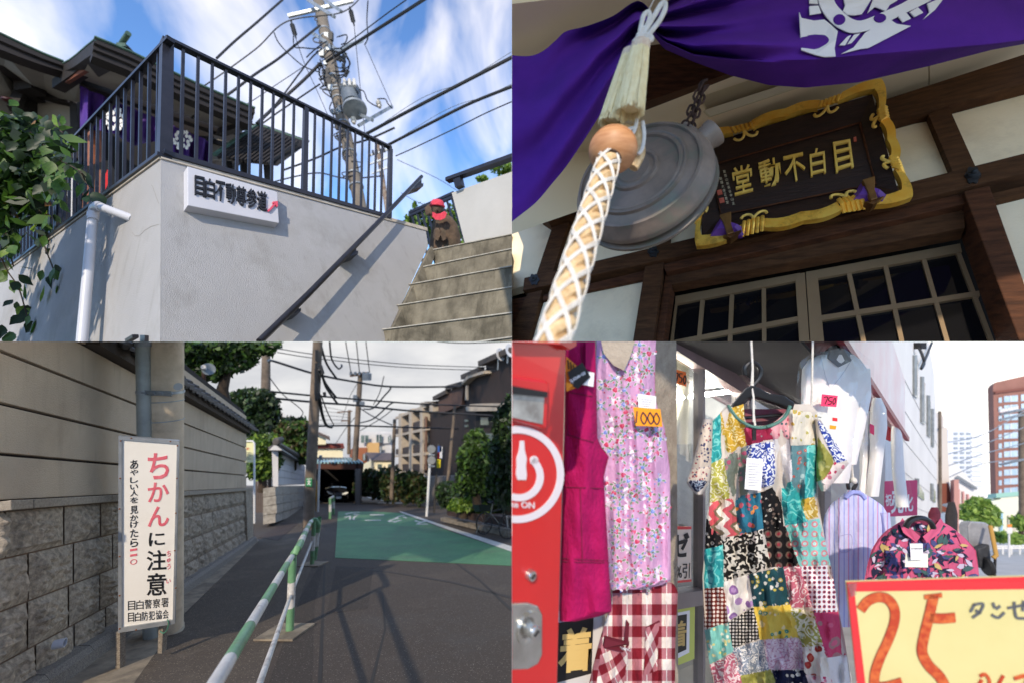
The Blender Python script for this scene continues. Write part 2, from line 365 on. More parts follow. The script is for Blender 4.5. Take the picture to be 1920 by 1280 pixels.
# ---- handrail of the steps
t = thing('stair_handrail', 'black sloping handrail fixed to the white wall beside the steps', 'handrail', RW.p(480, 640, .1))
o_ = .13
ob('rail', M().tube([RW.p(470, 655, o_), RW.p(560, 568, o_), RW.p(700, 425, o_), RW.p(779, 342, o_)], .024, 14), BLACKP, t, True)
for (u, v) in ((538, 590), (647, 481), (772, 352)):
    m = M(); m.prism(RW, [(u-14, v+8), (u+8, v-14), (u+9, v+4), (u-3, v+8)], .02, .11); m.prism(RW, [(u-16, v+13), (u+10, v+2), (u+10, v+8), (u-14, v+16)], 0, .13); ob('bracket', m, BLACKP, t)
t = thing('rail_end', 'short black bracket at the lower left wall corner', 'bracket', LW.p(272, 640, .05))
ob('plate', M().prism(LW, [(270, 629), (279, 629), (279, 650), (270, 650)], 0, .02), BLACKP, t)
ob('arm', M().bar(LW.p(264, 641, .06), LW.p(278, 633, .06), .03, .02), BLACKP, t)
# ---- steps
STEP = mat('step_concrete', rgb(134, 127, 110), rgb(98, 92, 79), 5, rough=.95, bump=.4, bscale=40, detail=9, stain=rgb(70, 66, 54), stain_scale=2.6)
streak(STEP, rgb(62, 58, 48), (6, 6, 1.2), (.5, .7))
EDGE = mat('step_edge', rgb(178, 175, 165), rgb(150, 146, 136), 12, rough=.9)
t = thing('concrete_steps', 'weathered grey concrete steps climbing beside the white wall', 'stairs', RW.p(717, 640))
edges = [(692, 668), (718, 618), (745, 573), (767, 534), (788, 502), (807, 470)]
right = [(960, 632), (960, 587), (960, 537), (960, 497), (960, 463), (960, 436)]
DR = (P(960, 587, 1)-CAM)
for i, (a, b) in enumerate(zip(edges, right)):
    d0 = RW.d(*a); b2 = (b[0]+60, b[1]-60*.135)
    d1 = dep(a, d0, VL, b2); pa = P(*a, d0); pb = P(*b2, d1)
    rise = U_*-.62; tr = R_*(.75 if i < 5 else 3.0)
    s_ = ob('step', M().hull([pa, pb, pb+rise, pa+rise], [pa+tr, pb+tr, pb+rise+tr, pa+rise+tr]), STEP, t, bev=.008)
    w = pb-pa; n_ = -R_*.012
    ob('nosing', M().bar(pa+n_*.3, pb+n_*.3, .022, .010, U_), EDGE, t)
kerb = [RW.p(*q, .0) for q in ((803, 462), (717, 648), (690, 700), (745, 700), (807, 490))]
m = M(); pa = [RW.p(*q, .004) for q in ((804, 466), (715, 652), (760, 652), (812, 475))]
ob('stringer', m.hull([p-RW.n*.02 for p in pa], [p+RW.n*.05 for p in pa]), STEP, t)
# ---- landing behind the steps: white parapet, its rail, fence, stone figure
LAND = Pl.flat(6.2)
PW = Pl.vp((860, 400, 5.4), VL, VU)
t = thing('parapet_wall', 'plain white parapet wall at the head of the steps', 'wall', PW.p(872, 458))
A = [PW.p(*q) for q in ((847, 362), (1000, 308), (1000, 430), (872, 458))]
ob('wall_face', M().hull([p+R_*.4 for p in A], A), mat('white_paint_wall', rgb(176, 175, 170), rgb(184, 183, 178), 2, rough=.9, bump=.2, bscale=70), t)
t = thing('parapet_rail', 'black flat handrail above the white parapet wall', 'handrail', PW.p(870, 352))
ob('rail', M().bar(PW.p(843, 342, .05), PW.p(1000, 287, .05), .09, .05, U_), BLACKP, t)
ob('bracket', M().prism(PW, [(855, 338), (868, 334), (872, 352), (860, 357)], .0, .08), BLACKP, t)
t = thing('landing_fence', 'black barred fence behind the stone figure at the stair head', 'fence', P(800, 460, 7.0))
FN = Pl.vp((800, 400, 7.2), VL, VU)
for y0, y1 in ((405, 369), (399, 362)): ob('rail', M().bar(FN.p(768, y0), FN.p(851, y1), .04, .05, U_), BLACKP, t)
for k in range(10):
    u = 772+k*9.3; v = 403-(u-770)*.44; ob('baluster', M().bar(FN.p(u, v), FN.p(u+22+k*.8, v+95), .03, .03, R_), BLACKP, t)
# stone figure
t = thing('stone_statue', 'brown stone figure with pink knitted cap and bib', 'statue', P(835, 468, 6.0))
STO = mat('brown_stone', rgb(104, 86, 70), rgb(70, 58, 48), 9, rough=.95, bump=.7, bscale=30, detail=8, stain=rgb(95, 88, 70), stain_scale=4)
ds = 6.0
def ring(u, v, ru, dd=ds, k=.6, n=14):
    c = P(u, v, dd); r = ru/F*dd; return [c+Vector((math.cos(a)*r, math.sin(a)*r*k, 0)) for a in [2*math.pi*i/n for i in range(n)]]
def loft(rings, m=None):
    m = m or M(); idx = [m.add(r) for r in rings]; n = len(idx[0])
    for A, B in zip(idx, idx[1:]):
        for k in range(n): m.f.append([A[k], A[(k+1) % n], B[(k+1) % n], B[k]])
    m.f.append(idx[0][::-1]); m.f.append(idx[-1]); return m
body = loft([ring(834, 478, 31, k=.5), ring(835, 462, 30, k=.5), ring(835, 440, 28, k=.5), ring(834, 420, 23, k=.55), ring(831, 408, 17, k=.6), ring(827, 402, 10, k=.9), ring(823, 398, 8, k=1)])
ob('body', body, STO, t, True)
hd = M(); hd.ball(P(820, 391, ds-.05), .092, .085, .115, 14, 10, .1); ob('head', hd, STO, t, True)
ob('nose', M().ball(P(819, 393, ds-.15), .016, .02, .026, 6, 5), STO, t, True)
ob('halo_slab', loft([ring(806, 404, 8, ds+.1, .5), ring(806, 390, 10, ds+.1, .4), ring(809, 384, 7, ds+.1, .4)]), STO, t, True)
m = M()
for su in (-1, 1): m.prism(Pl.flat(ds-.235), [(826+su*9, 432), (826+su*3, 428), (826, 441), (826+su*5, 452), (826+su*11, 448)], -.06, .0)
ob('folded_hands', m, STO, t)
CAPM = mat('pink_knit', rgb(232, 80, 98), rgb(205, 60, 80), 40, rough=.95, bump=.8, bscale=130)
m = M(); m.lathe(P(820, 387, ds-.05), (0.05, -.08, 1), [(.105, -.012), (.116, -.004), (.114, .012), (.104, .018), (.100, .05), (.075, .085), (.03, .1), (.0, .102)], 18); ob('cap', m, CAPM, t, True)
bib = [(812, 398), (811, 407), (816, 412), (825, 413), (834, 409), (837, 400), (834, 397), (826, 401), (819, 402)]
ob('bib', M().prism(Pl.flat(ds-.24), bib, -.02, .012), CAPM, t)
# ---- leafy material and foliage helpers
def leafmat(name, a, b, sc=5, tr=.25):
    if name in _mc: return _mc[name]
    m = mat(name, a, b, sc, rough=.5, detail=2, ramp=(.3, .7)); t_ = m.node_tree; p = t_.nodes['Principled BSDF']; l = t_.links
    src = p.inputs['Base Color'].links[0].from_socket; tl = t_.nodes.new('ShaderNodeBsdfTranslucent'); l.new(src, tl.inputs[0]); mx = t_.nodes.new('ShaderNodeMixShader'); mx.inputs[0].default_value = tr
    l.new(p.outputs[0], mx.inputs[1]); l.new(tl.outputs[0], mx.inputs[2]); l.new(mx.outputs[0], t_.nodes['Material Output'].inputs[0]); return m
LEAF_D = leafmat('leaf_dark', rgb(28, 46, 26), rgb(44, 70, 32)); LEAF_M = leafmat('leaf_mid', rgb(58, 94, 32), rgb(88, 124, 44), 5, .35)
LEAF_B = leafmat('leaf_bright', rgb(104, 140, 46), rgb(140, 165, 60), 5, .4); LEAF_R = leafmat('leaf_brown', rgb(120, 85, 45), rgb(150, 110, 60), 5, .3)
BARK = mat('bark', rgb(74, 60, 46), rgb(50, 40, 32), 14, rough=.95, bump=.8, bscale=40)
def leafmesh(name, mt):
    me = bpy.data.meshes.new(name); o = [(0, 0), (.24, .16), (.42, .42), (.38, .66), (.2, .9), (0, 1.2)]
    vs_ = []; fs = []
    for x, y in o: vs_.append((x, y, -.25*x+.05*math.sin(y*5)-.12*y*y))
    for x, y in o[1:5]: vs_.append((-x, y, -.25*x+.05*math.sin(y*5+1)-.12*y*y))
    mid = len(vs_); vs_ += [(0, .16, .0), (0, .42, .0), (0, .66, -.03), (0, .9, -.08)]
    Rr = [0, 1, 2, 3, 4, 5]; Ll = [0, 6, 7, 8, 9, 5]; C = [0, mid, mid+1, mid+2, mid+3, 5]
    for k in range(5):
        fs.append([i for n_, i in enumerate((C[k], Rr[k], Rr[k+1], C[k+1])) if not (k == 0 and n_ == 1) and not (k == 4 and n_ == 2)]); fs.append([i for n_, i in enumerate((C[k], C[k+1], Ll[k+1], Ll[k])) if not (k == 0 and n_ == 3) and not (k == 4 and n_ == 2)])
    me.from_pydata(vs_, [], fs); me.materials.append(mt); me.polygons.foreach_set('use_smooth', [True]*len(me.polygons)); return me
def inbay(p, mg=.0): return (p.x < -mg if BAY[1] == 'L' else p.x > mg) and (p.z > CZ+mg if BAY[0] == 'T' else p.z < CZ-mg)
t = thing('vine', 'leafy green creeper hanging over the left end of the wall', 'plant', P(20, 640, 2.4))
LM = [leafmesh('leaf', x) for x in (LEAF_D, LEAF_M, LEAF_M, LEAF_B, LEAF_R)]
rl = random.Random(3)
strands = [([(-20, 215), (20, 216), (60, 222), (95, 232), (118, 250)], 26), ([(-10, 240), (40, 260), (90, 285), (120, 300), (135, 322)], 26), ([(-10, 255), (30, 300), (55, 340), (70, 385), (85, 420)], 30), ([(10, 270), (50, 330), (75, 390), (80, 450), (100, 505), (102, 530)], 32), ([(-10, 300), (10, 350), (20, 400), (8, 440)], 26), ([(60, 280), (110, 300), (150, 322), (160, 340), (170, 352)], 14), ([(0, 480), (15, 510), (35, 540), (50, 590), (55, 605)], 22), ([(20, 230), (30, 280), (60, 320), (90, 350), (110, 370)], 26), ([(-20, 230), (0, 260), (30, 330), (60, 360)], 26), ([(0, 230), (50, 245), (80, 270), (110, 320)], 24), ([(-5, 610), (8, 620), (20, 632)], 5), ([(-10, 390), (5, 420), (15, 455), (25, 500)], 14)]
for pts, nl in strands:
    d0 = rl.uniform(.22, .6); pp = sp([(u, v, min(LW.d(max(u, -20), 420), 4.6)-d0+rl.uniform(-.08, .08)) for u, v in pts], 5)
    ob('stem', M().tube([P(*q) for q in pp], .006, 5), BARK, t)
    for k in range(nl):
        q = pp[min(int(rl.random()*len(pp)), len(pp)-1)]; z = 9 if nl < 20 else 17
        c = P(q[0]+rl.gauss(0, z), q[1]+rl.gauss(0, z*.8), q[2]+rl.uniform(-.15, .1))
        if not inbay(c, .03): continue
        ed = k/nl; w = rl.random(); li = 0 if w < .5 else 1 if w < .86 else 3 if w < .95 else 4
        o = bpy.data.objects.new('leaf', LM[li]); COL.objects.link(o); o.parent = t; o.location = c-t.location
        s = rl.uniform(.085, .145)*(.55 if li == 4 else 1); o.scale = (s*rl.uniform(.8, 1.05), s, s)
        o.rotation_euler = (rl.uniform(-.1, 1.0)+math.pi*.5*-1-.4, rl.uniform(-.7, .7), rl.uniform(-.9, .9)+ (math.pi if rl.random() < .2 else 0))
mm = [M(), M()]                                                   # the thick of the creeper behind the single leaves
for k in range(1500):
    u = -30+abs(rl.gauss(0, 62)); v = 300+rl.gauss(0, 62)+max(0, 40-u)*.5
    if v < 218+max(0, u-40)*.25 or u > 150 or (u > 70 and v > 360+(120-u)*2): continue
    p = P(u, v, min(LW.d(max(u, -20), 420), 4.6)-rl.uniform(.1, .5)); a = Vector((rl.gauss(0, 1), rl.gauss(-.6, 1), rl.gauss(.3, .8))).normalized(); b = a.orthogonal().normalized(); b = (b*math.cos(k)+a.cross(b)*math.sin(k)).normalized(); e = b.cross(a); s = rl.uniform(.05, .1)
    mm[k % 3 == 0].poly([p-b*s, p+e*s*.55-b*.2*s, p+e*s*.35+b*.5*s, p+b*s*1.1, p-e*s*.35+b*.5*s, p-e*s*.55-b*.2*s])
for k in range(6500):                                             # the creeper goes on out of the picture and shades the wall
    x, y, z = rl.uniform(-1, 1), rl.uniform(-1, 1), rl.uniform(-1, 1)
    if x*x+y*y+z*z > 1 or noise.noise(Vector((x, y, z))*2.4) > .3: continue
    p = Vector((-4.55+x*1.3, 2.0+y*.35, CZ+1.35+z*1.35)); a = Vector((rl.gauss(0, 1), rl.gauss(-.6, 1), rl.gauss(.3, .8))).normalized(); b = a.orthogonal().normalized(); b = (b*math.cos(k)+a.cross(b)*math.sin(k)).normalized(); e = b.cross(a); s = rl.uniform(.07, .13)
    mm[k % 3 == 0].poly([p-b*s, p+e*s*.55-b*.2*s, p+e*s*.35+b*.5*s, p+b*s*1.1, p-e*s*.35+b*.5*s, p-e*s*.55-b*.2*s])
for q, mt_ in zip(mm, (LEAF_D, LEAF_M)): ob('foliage', q, mt_, t, kind='stuff')
# ---- temple
WOODD = mat('dark_temple_wood', rgb(36, 28, 23), rgb(24, 19, 16), 3, rough=.75, bump=.3, bscale=14, wood=(2, 2, 14))
SOFF = mat('soffit_cream', rgb(150, 144, 132), rgb(140, 134, 122), 1, rough=.9)
COPPER = mat('green_copper', rgb(72, 100, 84), rgb(50, 76, 66), 6, rough=.7)
PURP = mat('purple_cloth', rgb(74, 36, 128), rgb(54, 24, 104), 3, rough=.75)
WHT = mat('white_print', rgb(225, 222, 218), rough=.85)
DARKIN = mat('dark_interior', (.008, .007, .007), rough=.9)  # near-black colour painted in place of the shade in deep openings
t = thing('temple_hall', 'dark timber temple hall with broad eaves behind the railing', 'temple', P(150, 420, 9))
PF = Pl.vp((175, 78, 7.0), VR, VU); EF = Pl.vp((118, 120, 8.6), VR, VU)
up_ = [(175, 76), (240, 102), (300, 131), (360, 159), (420, 185), (476, 208)]
for k, (a, b) in enumerate(((0, 9), (9, 17), (17, 26))):
    ob('fascia_board', M().prism(PF, [(u, v+a+(0 if k else 0)) for u, v in up_]+[(u-(k*1.5 if u > 470 else 0), v+b-.8) for u, v in up_[::-1]], -.12-.05*k, .05-.05*k), WOODD, t)
ob('copper_edge', M().prism(PF, [(u, v-2.6) for u, v in up_]+[(u, v-.4) for u, v in up_[::-1]], -.10, .08), COPPER, t)
ul = [(-10, 64), (40, 88), (80, 106), (118, 121)]
for k, (a, b) in enumerate(((0, 12), (12, 24))):
    ob('fascia_board', M().prism(EF, [(u, v+a*(1-u/260)) for u, v in ul]+[(u, v+(b-.8)*(1-u/260)) for u, v in ul[::-1]], -.15-.06*k, .05-.06*k), WOODD, t)
ob('copper_edge', M().prism(EF, [(u, v-2.4) for u, v in ul]+[(u, v-.4) for u, v in ul[::-1]], -.10, .08), COPPER, t)
cv = [(175, 76, 7.0), (160, 88, 7.4), (143, 103, 7.9), (130, 113, 8.3), (117, 120, 8.6)]
for k in range(4):
    (u0, v0, d0), (u1, v1, d1) = cv[k], cv[k+1]; h0, h1 = 25-2.6*k, 25-2.6*(k+1)
    A = [P(u0, v0, d0), P(u1, v1, d1), P(u1, v1+h1, d1), P(u0, v0+h0, d0)]; ob('gable_board', M().hull([p+Vector((.1, .35, 0)) for p in A], A), WOODD, t)
    A = [P(u0, v0-2.6, d0-.05), P(u1, v1-2.6, d1-.05), P(u1, v1-.4, d1-.05), P(u0, v0-.4, d0-.05)]; ob('copper_edge', M().hull([p+Vector((.1, .6, .05)) for p in A], A), COPPER, t)
def pan(name, pts, mt, dz=.12): A = [P(*q) for q in pts]; return ob(name, M().hull([p+Vector((0, dz, dz*.3)) for p in A], A), mt, t)
pan('soffit', [(176, 101, 7.1), (474, 232, 9.5), (418, 241, 10.6), (392, 230, 10.4), (150, 148, 8.6)], SOFF)
pan('soffit', [(-10, 92, 7.9), (118, 141, 8.7), (150, 150, 9.2), (140, 190, 10.4), (70, 178, 10.8), (-10, 128, 10)], SOFF)
pan('soffit', [(-10, 120, 9.6), (60, 165, 10.9), (60, 240, 10.9), (-10, 250, 10.2)], SOFF)
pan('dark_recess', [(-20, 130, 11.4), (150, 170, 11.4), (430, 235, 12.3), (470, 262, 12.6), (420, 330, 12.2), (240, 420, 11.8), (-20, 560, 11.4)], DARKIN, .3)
for a, b, w in (((0, 112, 9.4), (52, 162, 10.5), .26), ((62, 168, 10.4), (150, 195, 10.9), .28), ((110, 162, 8.9), (182, 112, 8.0), .2), ((150, 152, 8.8), (410, 244, 10.8), .24), ((165, 170, 9.4), (400, 262, 11), .2), ((40, 165, 10.2), (72, 160, 10.2), .34), ((44, 178, 10.5), (72, 176, 10.5), .3), ((54, 178, 10.6), (52, 260, 10.6), .22), ((145, 180, 10.7), (147, 300, 10.7), .2), ((30, 236, 10.4), (146, 252, 10.8), .2), ((410, 250, 10.8), (465, 232, 9.6), .16), ((395, 265, 11), (470, 285, 11.4), .12), ((45, 160, 10.4), (25, 205, 10.0), .18)):
    ob('beam', M().bar(P(*a), P(*b), w, w), WOODD, t)
ORG = mat('orange_wood', rgb(132, 72, 40), rgb(100, 52, 30), 5, rough=.6)
ob('beam_end', M().bar(P(126, 148, 8.6), P(168, 122, 8.0), .06, .2), ORG, t)
pan('plaster_panel', [(62, 184, 10.7), (144, 204, 10.8), (142, 245, 10.8), (61, 228, 10.7)], SOFF)
pan('plaster_panel', [(60, 250, 10.7), (130, 262, 10.8), (120, 320, 10.8), (60, 310, 10.7)], SOFF)
pan('plaster_panel', [(395, 258, 11), (442, 270, 11.2), (425, 300, 11.2), (390, 300, 11)], SOFF)
ob('pillar', M().tube([P(176, 335, 8.9), P(175, 245, 9.2)], .13, 14), ORG, t, True)
ob('lamp', M().ball(P(15, 188, 9.9), .12, .12, .06), mat('red_lamp', rgb(60, 14, 12), rough=.5), t, True)
m = M()
def cur_fn(s, tt):
    a = lerp([(0, 150, 162), (.35, 232, 196), (.7, 330, 238), (1, 398, 268)], s); h = lerp([(0, 88), (.12, 70), (.3, 62), (.42, 70), (.55, 45), (.7, 52), (.85, 48), (1, 40)], s)[0]
    return P(a[0]+3*math.sin(s*50), a[1]+tt*h, 8.75+s*1.9+.10*math.sin(s*60+tt*2)*(.3+tt))
m.grid(cur_fn, 90, 8); cu = ob('curtain', m, PURP, t, True)
for cu_, cv_, rr, dd in ((215, 224, 22, 8.6), (342, 263, 19, 9.3)):
    pl = Pl.flat(dd); m = M()
    for k in range(6):
        a = k*math.pi/3+.3
        for da, r0, r1 in ((0, .42, .72), (.38, .55, 1.0), (-.3, .72, 1.0)):
            c = (cu_+rr*math.cos(a+da)*(r0+r1)*.5, cv_+rr*math.sin(a+da)*(r0+r1)*.5); w = rr*.17
            m.prism(pl, [(c[0]+w*math.cos(a+q), c[1]+w*1.3*math.sin(a+q)) for q in [x*math.pi/3 for x in range(6)]], 0, .01)
    m.prism(pl, [(cu_+rr*.25*math.cos(q*math.pi/4), cv_+rr*.25*math.sin(q*math.pi/4)) for q in range(8)], 0, .01)
    ob('crest', m, WHT, cu, kind='stuff')
# roof-ridge ornament
m = M(); m.prism(Pl.flat(9.5), [(214, 94), (220, 82), (233, 79), (244, 92), (258, 113)], -.5, 0); ob('ridge_end', m, WOODD, t)
ob('ridge_cylinder', M().tube([P(228, 82, 9.45), P(241, 63, 9.2)], .055, 12), COPPER, t, True)
ob('ridge_disc', M().lathe(P(208, 87, 9.4), (0, -1, .2), [(.08, 0), (.08, .05), (.05, .06), (.0, .06)], 14), COPPER, t, True)
ob('ridge_cap', M().prism(Pl.flat(9.4), [(216, 90), (220, 81), (236, 82), (236, 88)], -.1, .05), COPPER, t)
# pavilion roof
t = thing('pavilion_roof', 'low dark pavilion roof with green edge seen through the railing', 'roof', P(490, 300, 10))
A = [P(402, 293, 9.0), P(482, 236, 10.5), P(578, 269, 11.0), P(520, 312, 9.2), P(428, 302, 9.0)]
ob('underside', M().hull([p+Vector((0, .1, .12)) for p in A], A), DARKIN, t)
ob('edge', M().bar(P(402, 291, 9.0), P(483, 234, 10.5), .09, .06), COPPER, t); ob('edge', M().bar(P(483, 234, 10.5), P(578, 267.5, 11), .09, .05), COPPER, t)
for k in range(12):
    s = k/12; ob('rafter', M().bar(P(410+s*100, 296+s*12, 9.0), P(485+s*80, 240+s*28, 10.4), .05, .06), WOODD, t)
for u in (428, 456, 500): ob('post', M().bar(P(u, 300, 9.6), P(u+6, 380, 9.5), .12, .12), WOODD, t)
t = thing('offering_hut', 'dark slatted hut front with red cloth behind the railing', 'hut', P(150, 400, 7.5))
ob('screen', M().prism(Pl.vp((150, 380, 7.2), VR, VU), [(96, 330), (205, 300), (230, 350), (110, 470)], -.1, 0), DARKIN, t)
for k in range(5): ob('slat', M().bar(P(104+k*7, 440-k*8, 7.0), P(112+k*7, 350-k*5, 7.2), .045, .03), mat('pale_slat', rgb(190, 186, 180), rough=.8), t)
ob('post', M().bar(P(160, 400, 7.0), P(163, 330, 7.1), .07, .07), ORG, t); ob('post', M().bar(P(182, 380, 7.0), P(185, 320, 7.1), .07, .07), ORG, t)
ob('red_cloth', M().prism(Pl.flat(7.0), [(196, 330), (202, 318), (204, 342), (197, 356)], -.03, 0), mat('red_cloth', rgb(190, 20, 22), rough=.8), t)
# ---- utility pole with transformer
t = thing('utility_pole', 'tall concrete power pole with transformer and tangled wires', 'utility pole', P(690, 420, 12))
def pd(v, d0=12.0): u = 668+(v-350)*.2027; return u, v, dep((668, 350), d0, VU, (u, v))
pts = [pd(v) for v in (450, 350, 250, 150, 60, -10)]
ob('shaft', M().tube([P(*q) for q in pts], [.185*q[2]/12*(1-.03*i) for i, q in enumerate(pts)], 18), CONC_POLE, t, True)
for v in (30, 62, 75, 102, 150, 172, 178, 190, 214, 220, 236, 290, 330, 352): 
    a, b = P(*pd(v)), P(*pd(v-2.2)); ob('band', M().tube([a, b], .215, 14), GALV, t, True)
def arm(a, b, w=.09): ob('crossarm', M().bar(P(*a), P(*b), w, w), GALV, t)
arm((540, 31, 13), (662, 2, 13.4)); arm((577, 0, 13), (627, 32, 12.4)); arm((600, -6, 13.6), (640, 22, 12.8)); arm((585, 62, 12.6), (613, 80, 12.4)); arm((618, 86, 12.4), (648, 102, 12)); arm((640, 92, 12.6), (680, 76, 13)); arm((672, 236, 11.6), (735, 200, 12.4)); arm((664, 210, 12), (698, 226, 11.4))
TRF = mat('transformer_grey', rgb(112, 122, 130), rgb(92, 100, 108), 6, rough=.5, metal=.2)
c0 = P(660, 200, 11.8)
ob('transformer', M().lathe(P(662, 196, 11.7), U_, [(.0, -.02), (.27, 0), (.27, .5), (.29, .52), (.29, .6), (.25, .66), (.0, .72)], 20), TRF, t, True)
ob('transformer_base', M().lathe(P(665, 203, 11.7), U_, [(.2, -.1), (.34, -.08), (.34, 0), (.2, .02)], 20), GALV, t, True)
for du in (-9, 0, 9): ob('insulator', M().tube([P(656+du, 162, 11.6), P(655+du, 150, 11.7)], .05, 8), mat('porcelain', rgb(200, 198, 192), rough=.3), t, True)
for (u, v) in ((712, 196), (664, 226)):
    m = M(); m.lathe(P(u, v+6, 11.8), U_, [(.05, 0), (.05, .08), (.08, .09), (.05, .12), (.08, .15), (.05, .18), (.08, .21), (.04, .24), (.03, .34)], 10); ob('fuse', m, mat('porcelain_white', rgb(205, 200, 190), rough=.35), t, True)
for (u, v, u2, v2) in ((546, 40, 555, 72), (656, 14, 664, 48)):
    m = M(); n_ = 10; a, b = P(u, v, 12.8), P(u2, v2, 12.6); m.tube([a.lerp(b, k/20) for k in range(21)], [.03 if k < 4 else (.075 if k % 2 else .05) if k < 17 else .025 for k in range(21)], 8); ob('insulator', m, CABLE, t, True)
wires = [[(612, 95), (640, 100), (655, 118), (648, 140), (632, 148), (625, 140)], [(604, 110), (618, 95), (640, 92), (652, 108), (656, 122), (640, 134)], [(622, 120), (640, 108), (648, 116), (640, 128), (628, 124)], [(600, 112), (606, 130), (612, 160), (624, 190), (634, 240)], [(620, 82), (628, 120), (640, 200), (648, 260)], [(604, 120), (598, 140), (612, 156), (604, 164)], [(598, 148), (606, 160), (600, 166), (615, 170)], [(655, 172), (680, 170), (690, 190), (710, 202)], [(664, 165), (672, 176), (662, 182), (650, 176)], [(596, 118), (602, 150), (610, 135), (600, 125)], [(622, 192), (618, 206), (626, 220), (622, 236), (630, 240)], [(575, 108), (585, 98), (600, 86), (612, 78)], [(602, 90), (590, 92), (568, 90), (552, 88), (550, 68)], [(514, 62), (522, 80), (540, 100), (570, 125), (600, 136)], [(632, 70), (650, 66), (648, 80), (640, 84)], [(708, 186), (722, 186), (728, 196), (736, 204)], [(690, 2), (688, 40), (690, 70), (684, 84)]]
rw = random.Random(5)
for w in wires: ob('wire', M().tube([P(u, v, 11.7+rw.uniform(-.3, .3)) for u, v in sp(w, 5)], .018, 5), CABLE, t)
for k in range(14):
    u, v, d = pd(rw.uniform(130, 165)); ob('clamp', M().cbox(P(u-rw.uniform(8, 16), v, d-.2), Vector((.14, 0, 0)), Vector((0, .1, 0)), Vector((0.05, 0, .12))), CABLE, t)
for k in range(26):
    u, v, d = pd(rw.uniform(20, 330)); w = rw.uniform(8, 26); sg_ = rw.choice((-1, -1, 1)); h_ = rw.uniform(6, 22)
    ob('wire', M().tube([P(a, b, d-.25) for a, b in sp([(u, v), (u+sg_*w, v+h_*.3), (u+sg_*w*rw.uniform(.4, 1.2), v+h_), (u+sg_*2, v+h_*1.3)], 5)], rw.uniform(.012, .026), 5), CABLE, t)
for k in range(12):
    u, v, d = pd(rw.uniform(60, 250)); ob('junction_box', M().cbox(P(u+rw.uniform(-14, 14), v, d-.22), Vector((rw.uniform(.1, .22), 0, 0)), Vector((0, .12, 0)), Vector((rw.uniform(-.03, .03), 0, rw.uniform(.12, .3)))), rw.choice((CABLE, GALV, TRF)), t)
for k in range(6):
    u, v, d = pd(rw.uniform(90, 150)); ob('joint_sleeve', M().tube([P(u+rw.uniform(10, 26), v, d-.3), P(u+rw.uniform(16, 30), v-rw.uniform(8, 14), d-.3)], .06, 8), CABLE, t)
t2 = thing('far_utility_pole', 'thin distant power pole with crossarms behind the railing end', 'utility pole', P(725, 410, 26))
ob('shaft', M().tube([P(730, 420, 26), P(706, 262, 28)], .16, 10), mat('rusty_pole', rgb(110, 84, 64), rgb(140, 130, 118), 4, rough=.9), t2, True)
for v in (285, 300, 318): ob('crossarm', M().bar(P(690+(v-285)*.2, v+8, 26.5), P(734, v-6, 26.5), .1, .1), GALV, t2)
for k in range(6): ob('insulator', M().tube([P(693+k*7, 292-k*1.5, 26.4), P(692+k*7, 284-k*1.5, 26.4)], .07, 6), CABLE, t2)
# ---- cables across the sky
def wire(name, label, pts, d, r, grp='overhead cables in the blue sky', spiral=False, mt=CABLE):
    pp = [P(u, v, (d if not hasattr(d, '__len__') else d[0]+(d[1]-d[0])*i/(len(pts)*1.0))) for i, (u, v) in enumerate(pts)]
    q = [Vector(x) for x in sp([tuple(p) for p in pp], 10)]
    if not spiral:
        return tag(ob(name, M().tube(q, r, 6), mt, None, True), label, 'cable', grp)
    e = thing(name, label, 'cable', q[0], grp); ob('core', M().tube(q, r, 8), mt, e, True)
    s = []; L0 = 0
    for a, b in zip(q, q[1:]):
        for k in range(4):
            p = a.lerp(b, k/4); ph = L0*2.6; s.append(p+Vector((0, math.sin(ph)*r*1.2, abs(math.sin(ph*.5))*r*3.4))); L0 += (b-a).length/4
    ob('hanger_wire', M().tube(s, r*.2, 4), GALV, e)
wire('power_cable', 'thick cable with spiral hanger running from railing corner to upper right edge', [(686, 252), (760, 212), (850, 165), (962, 107)], [9, 7.5], .034, spiral=True)
wire('power_cable', 'second spiral-wound cable, lower of the two thick ones on the right', [(728, 272), (800, 235), (880, 195), (962, 162)], [9, 7.5], .03, spiral=True)
wire('power_cable', 'thin sagging cable below the two thick ones on the right', [(742, 293), (780, 276), (860, 238), (910, 213), (962, 190)], [9, 8], .012)
wire('power_cable', 'black cable from pole rising to the top edge right of it', [(612, 116), (650, 92), (700, 60), (760, 22), (800, -4)], [12, 9], .04)
wire('power_cable', 'thin wire rising just above the black cable right of pole', [(600, 118), (660, 75), (720, 30), (762, 0)], [12.5, 10], .016)
wire('power_cable', 'thick cable from upper pole down to left behind railing corner', [(600, 48), (560, 80), (520, 112), (478, 140), (430, 176), (360, 222)], [12.4, 9], .035)
wire('power_cable', 'upper thin cable left of pole running to the top edge', [(680, -8), (640, 24), (540, 40), (480, 92), (400, 150), (355, 178)], [13, 10], .018)
wire('power_cable', 'insulated drop cable in the top left of the pole', [(530, 0), (505, 22), (480, 44), (440, 78), (406, 110)], [12, 10], .03)
wire('power_cable', 'fat black cable sloping from pole down to the pavilion roof', [(600, 120), (570, 150), (535, 182), (500, 215), (482, 232)], [11.8, 10], .045)
wire('power_cable', 'cable from mid pole passing behind the bars to lower left', [(600, 158), (560, 185), (520, 212), (480, 240), (430, 268)], [11.8, 10], .022)
wire('power_cable', 'cable crossing steeply left of pole down to the railing', [(604, 92), (585, 108), (560, 140), (530, 180), (490, 228)], [11.8, 10], .02)
wire('power_cable', 'cable sagging behind the bars below the railing top', [(530, 320), (590, 298), (640, 276), (690, 262), (740, 240)], [13, 12], .03)
wire('power_cable', 'low looping cable behind the bars near the wall top', [(500, 345), (560, 330), (600, 325), (650, 335), (720, 330)], [13, 12], .022)
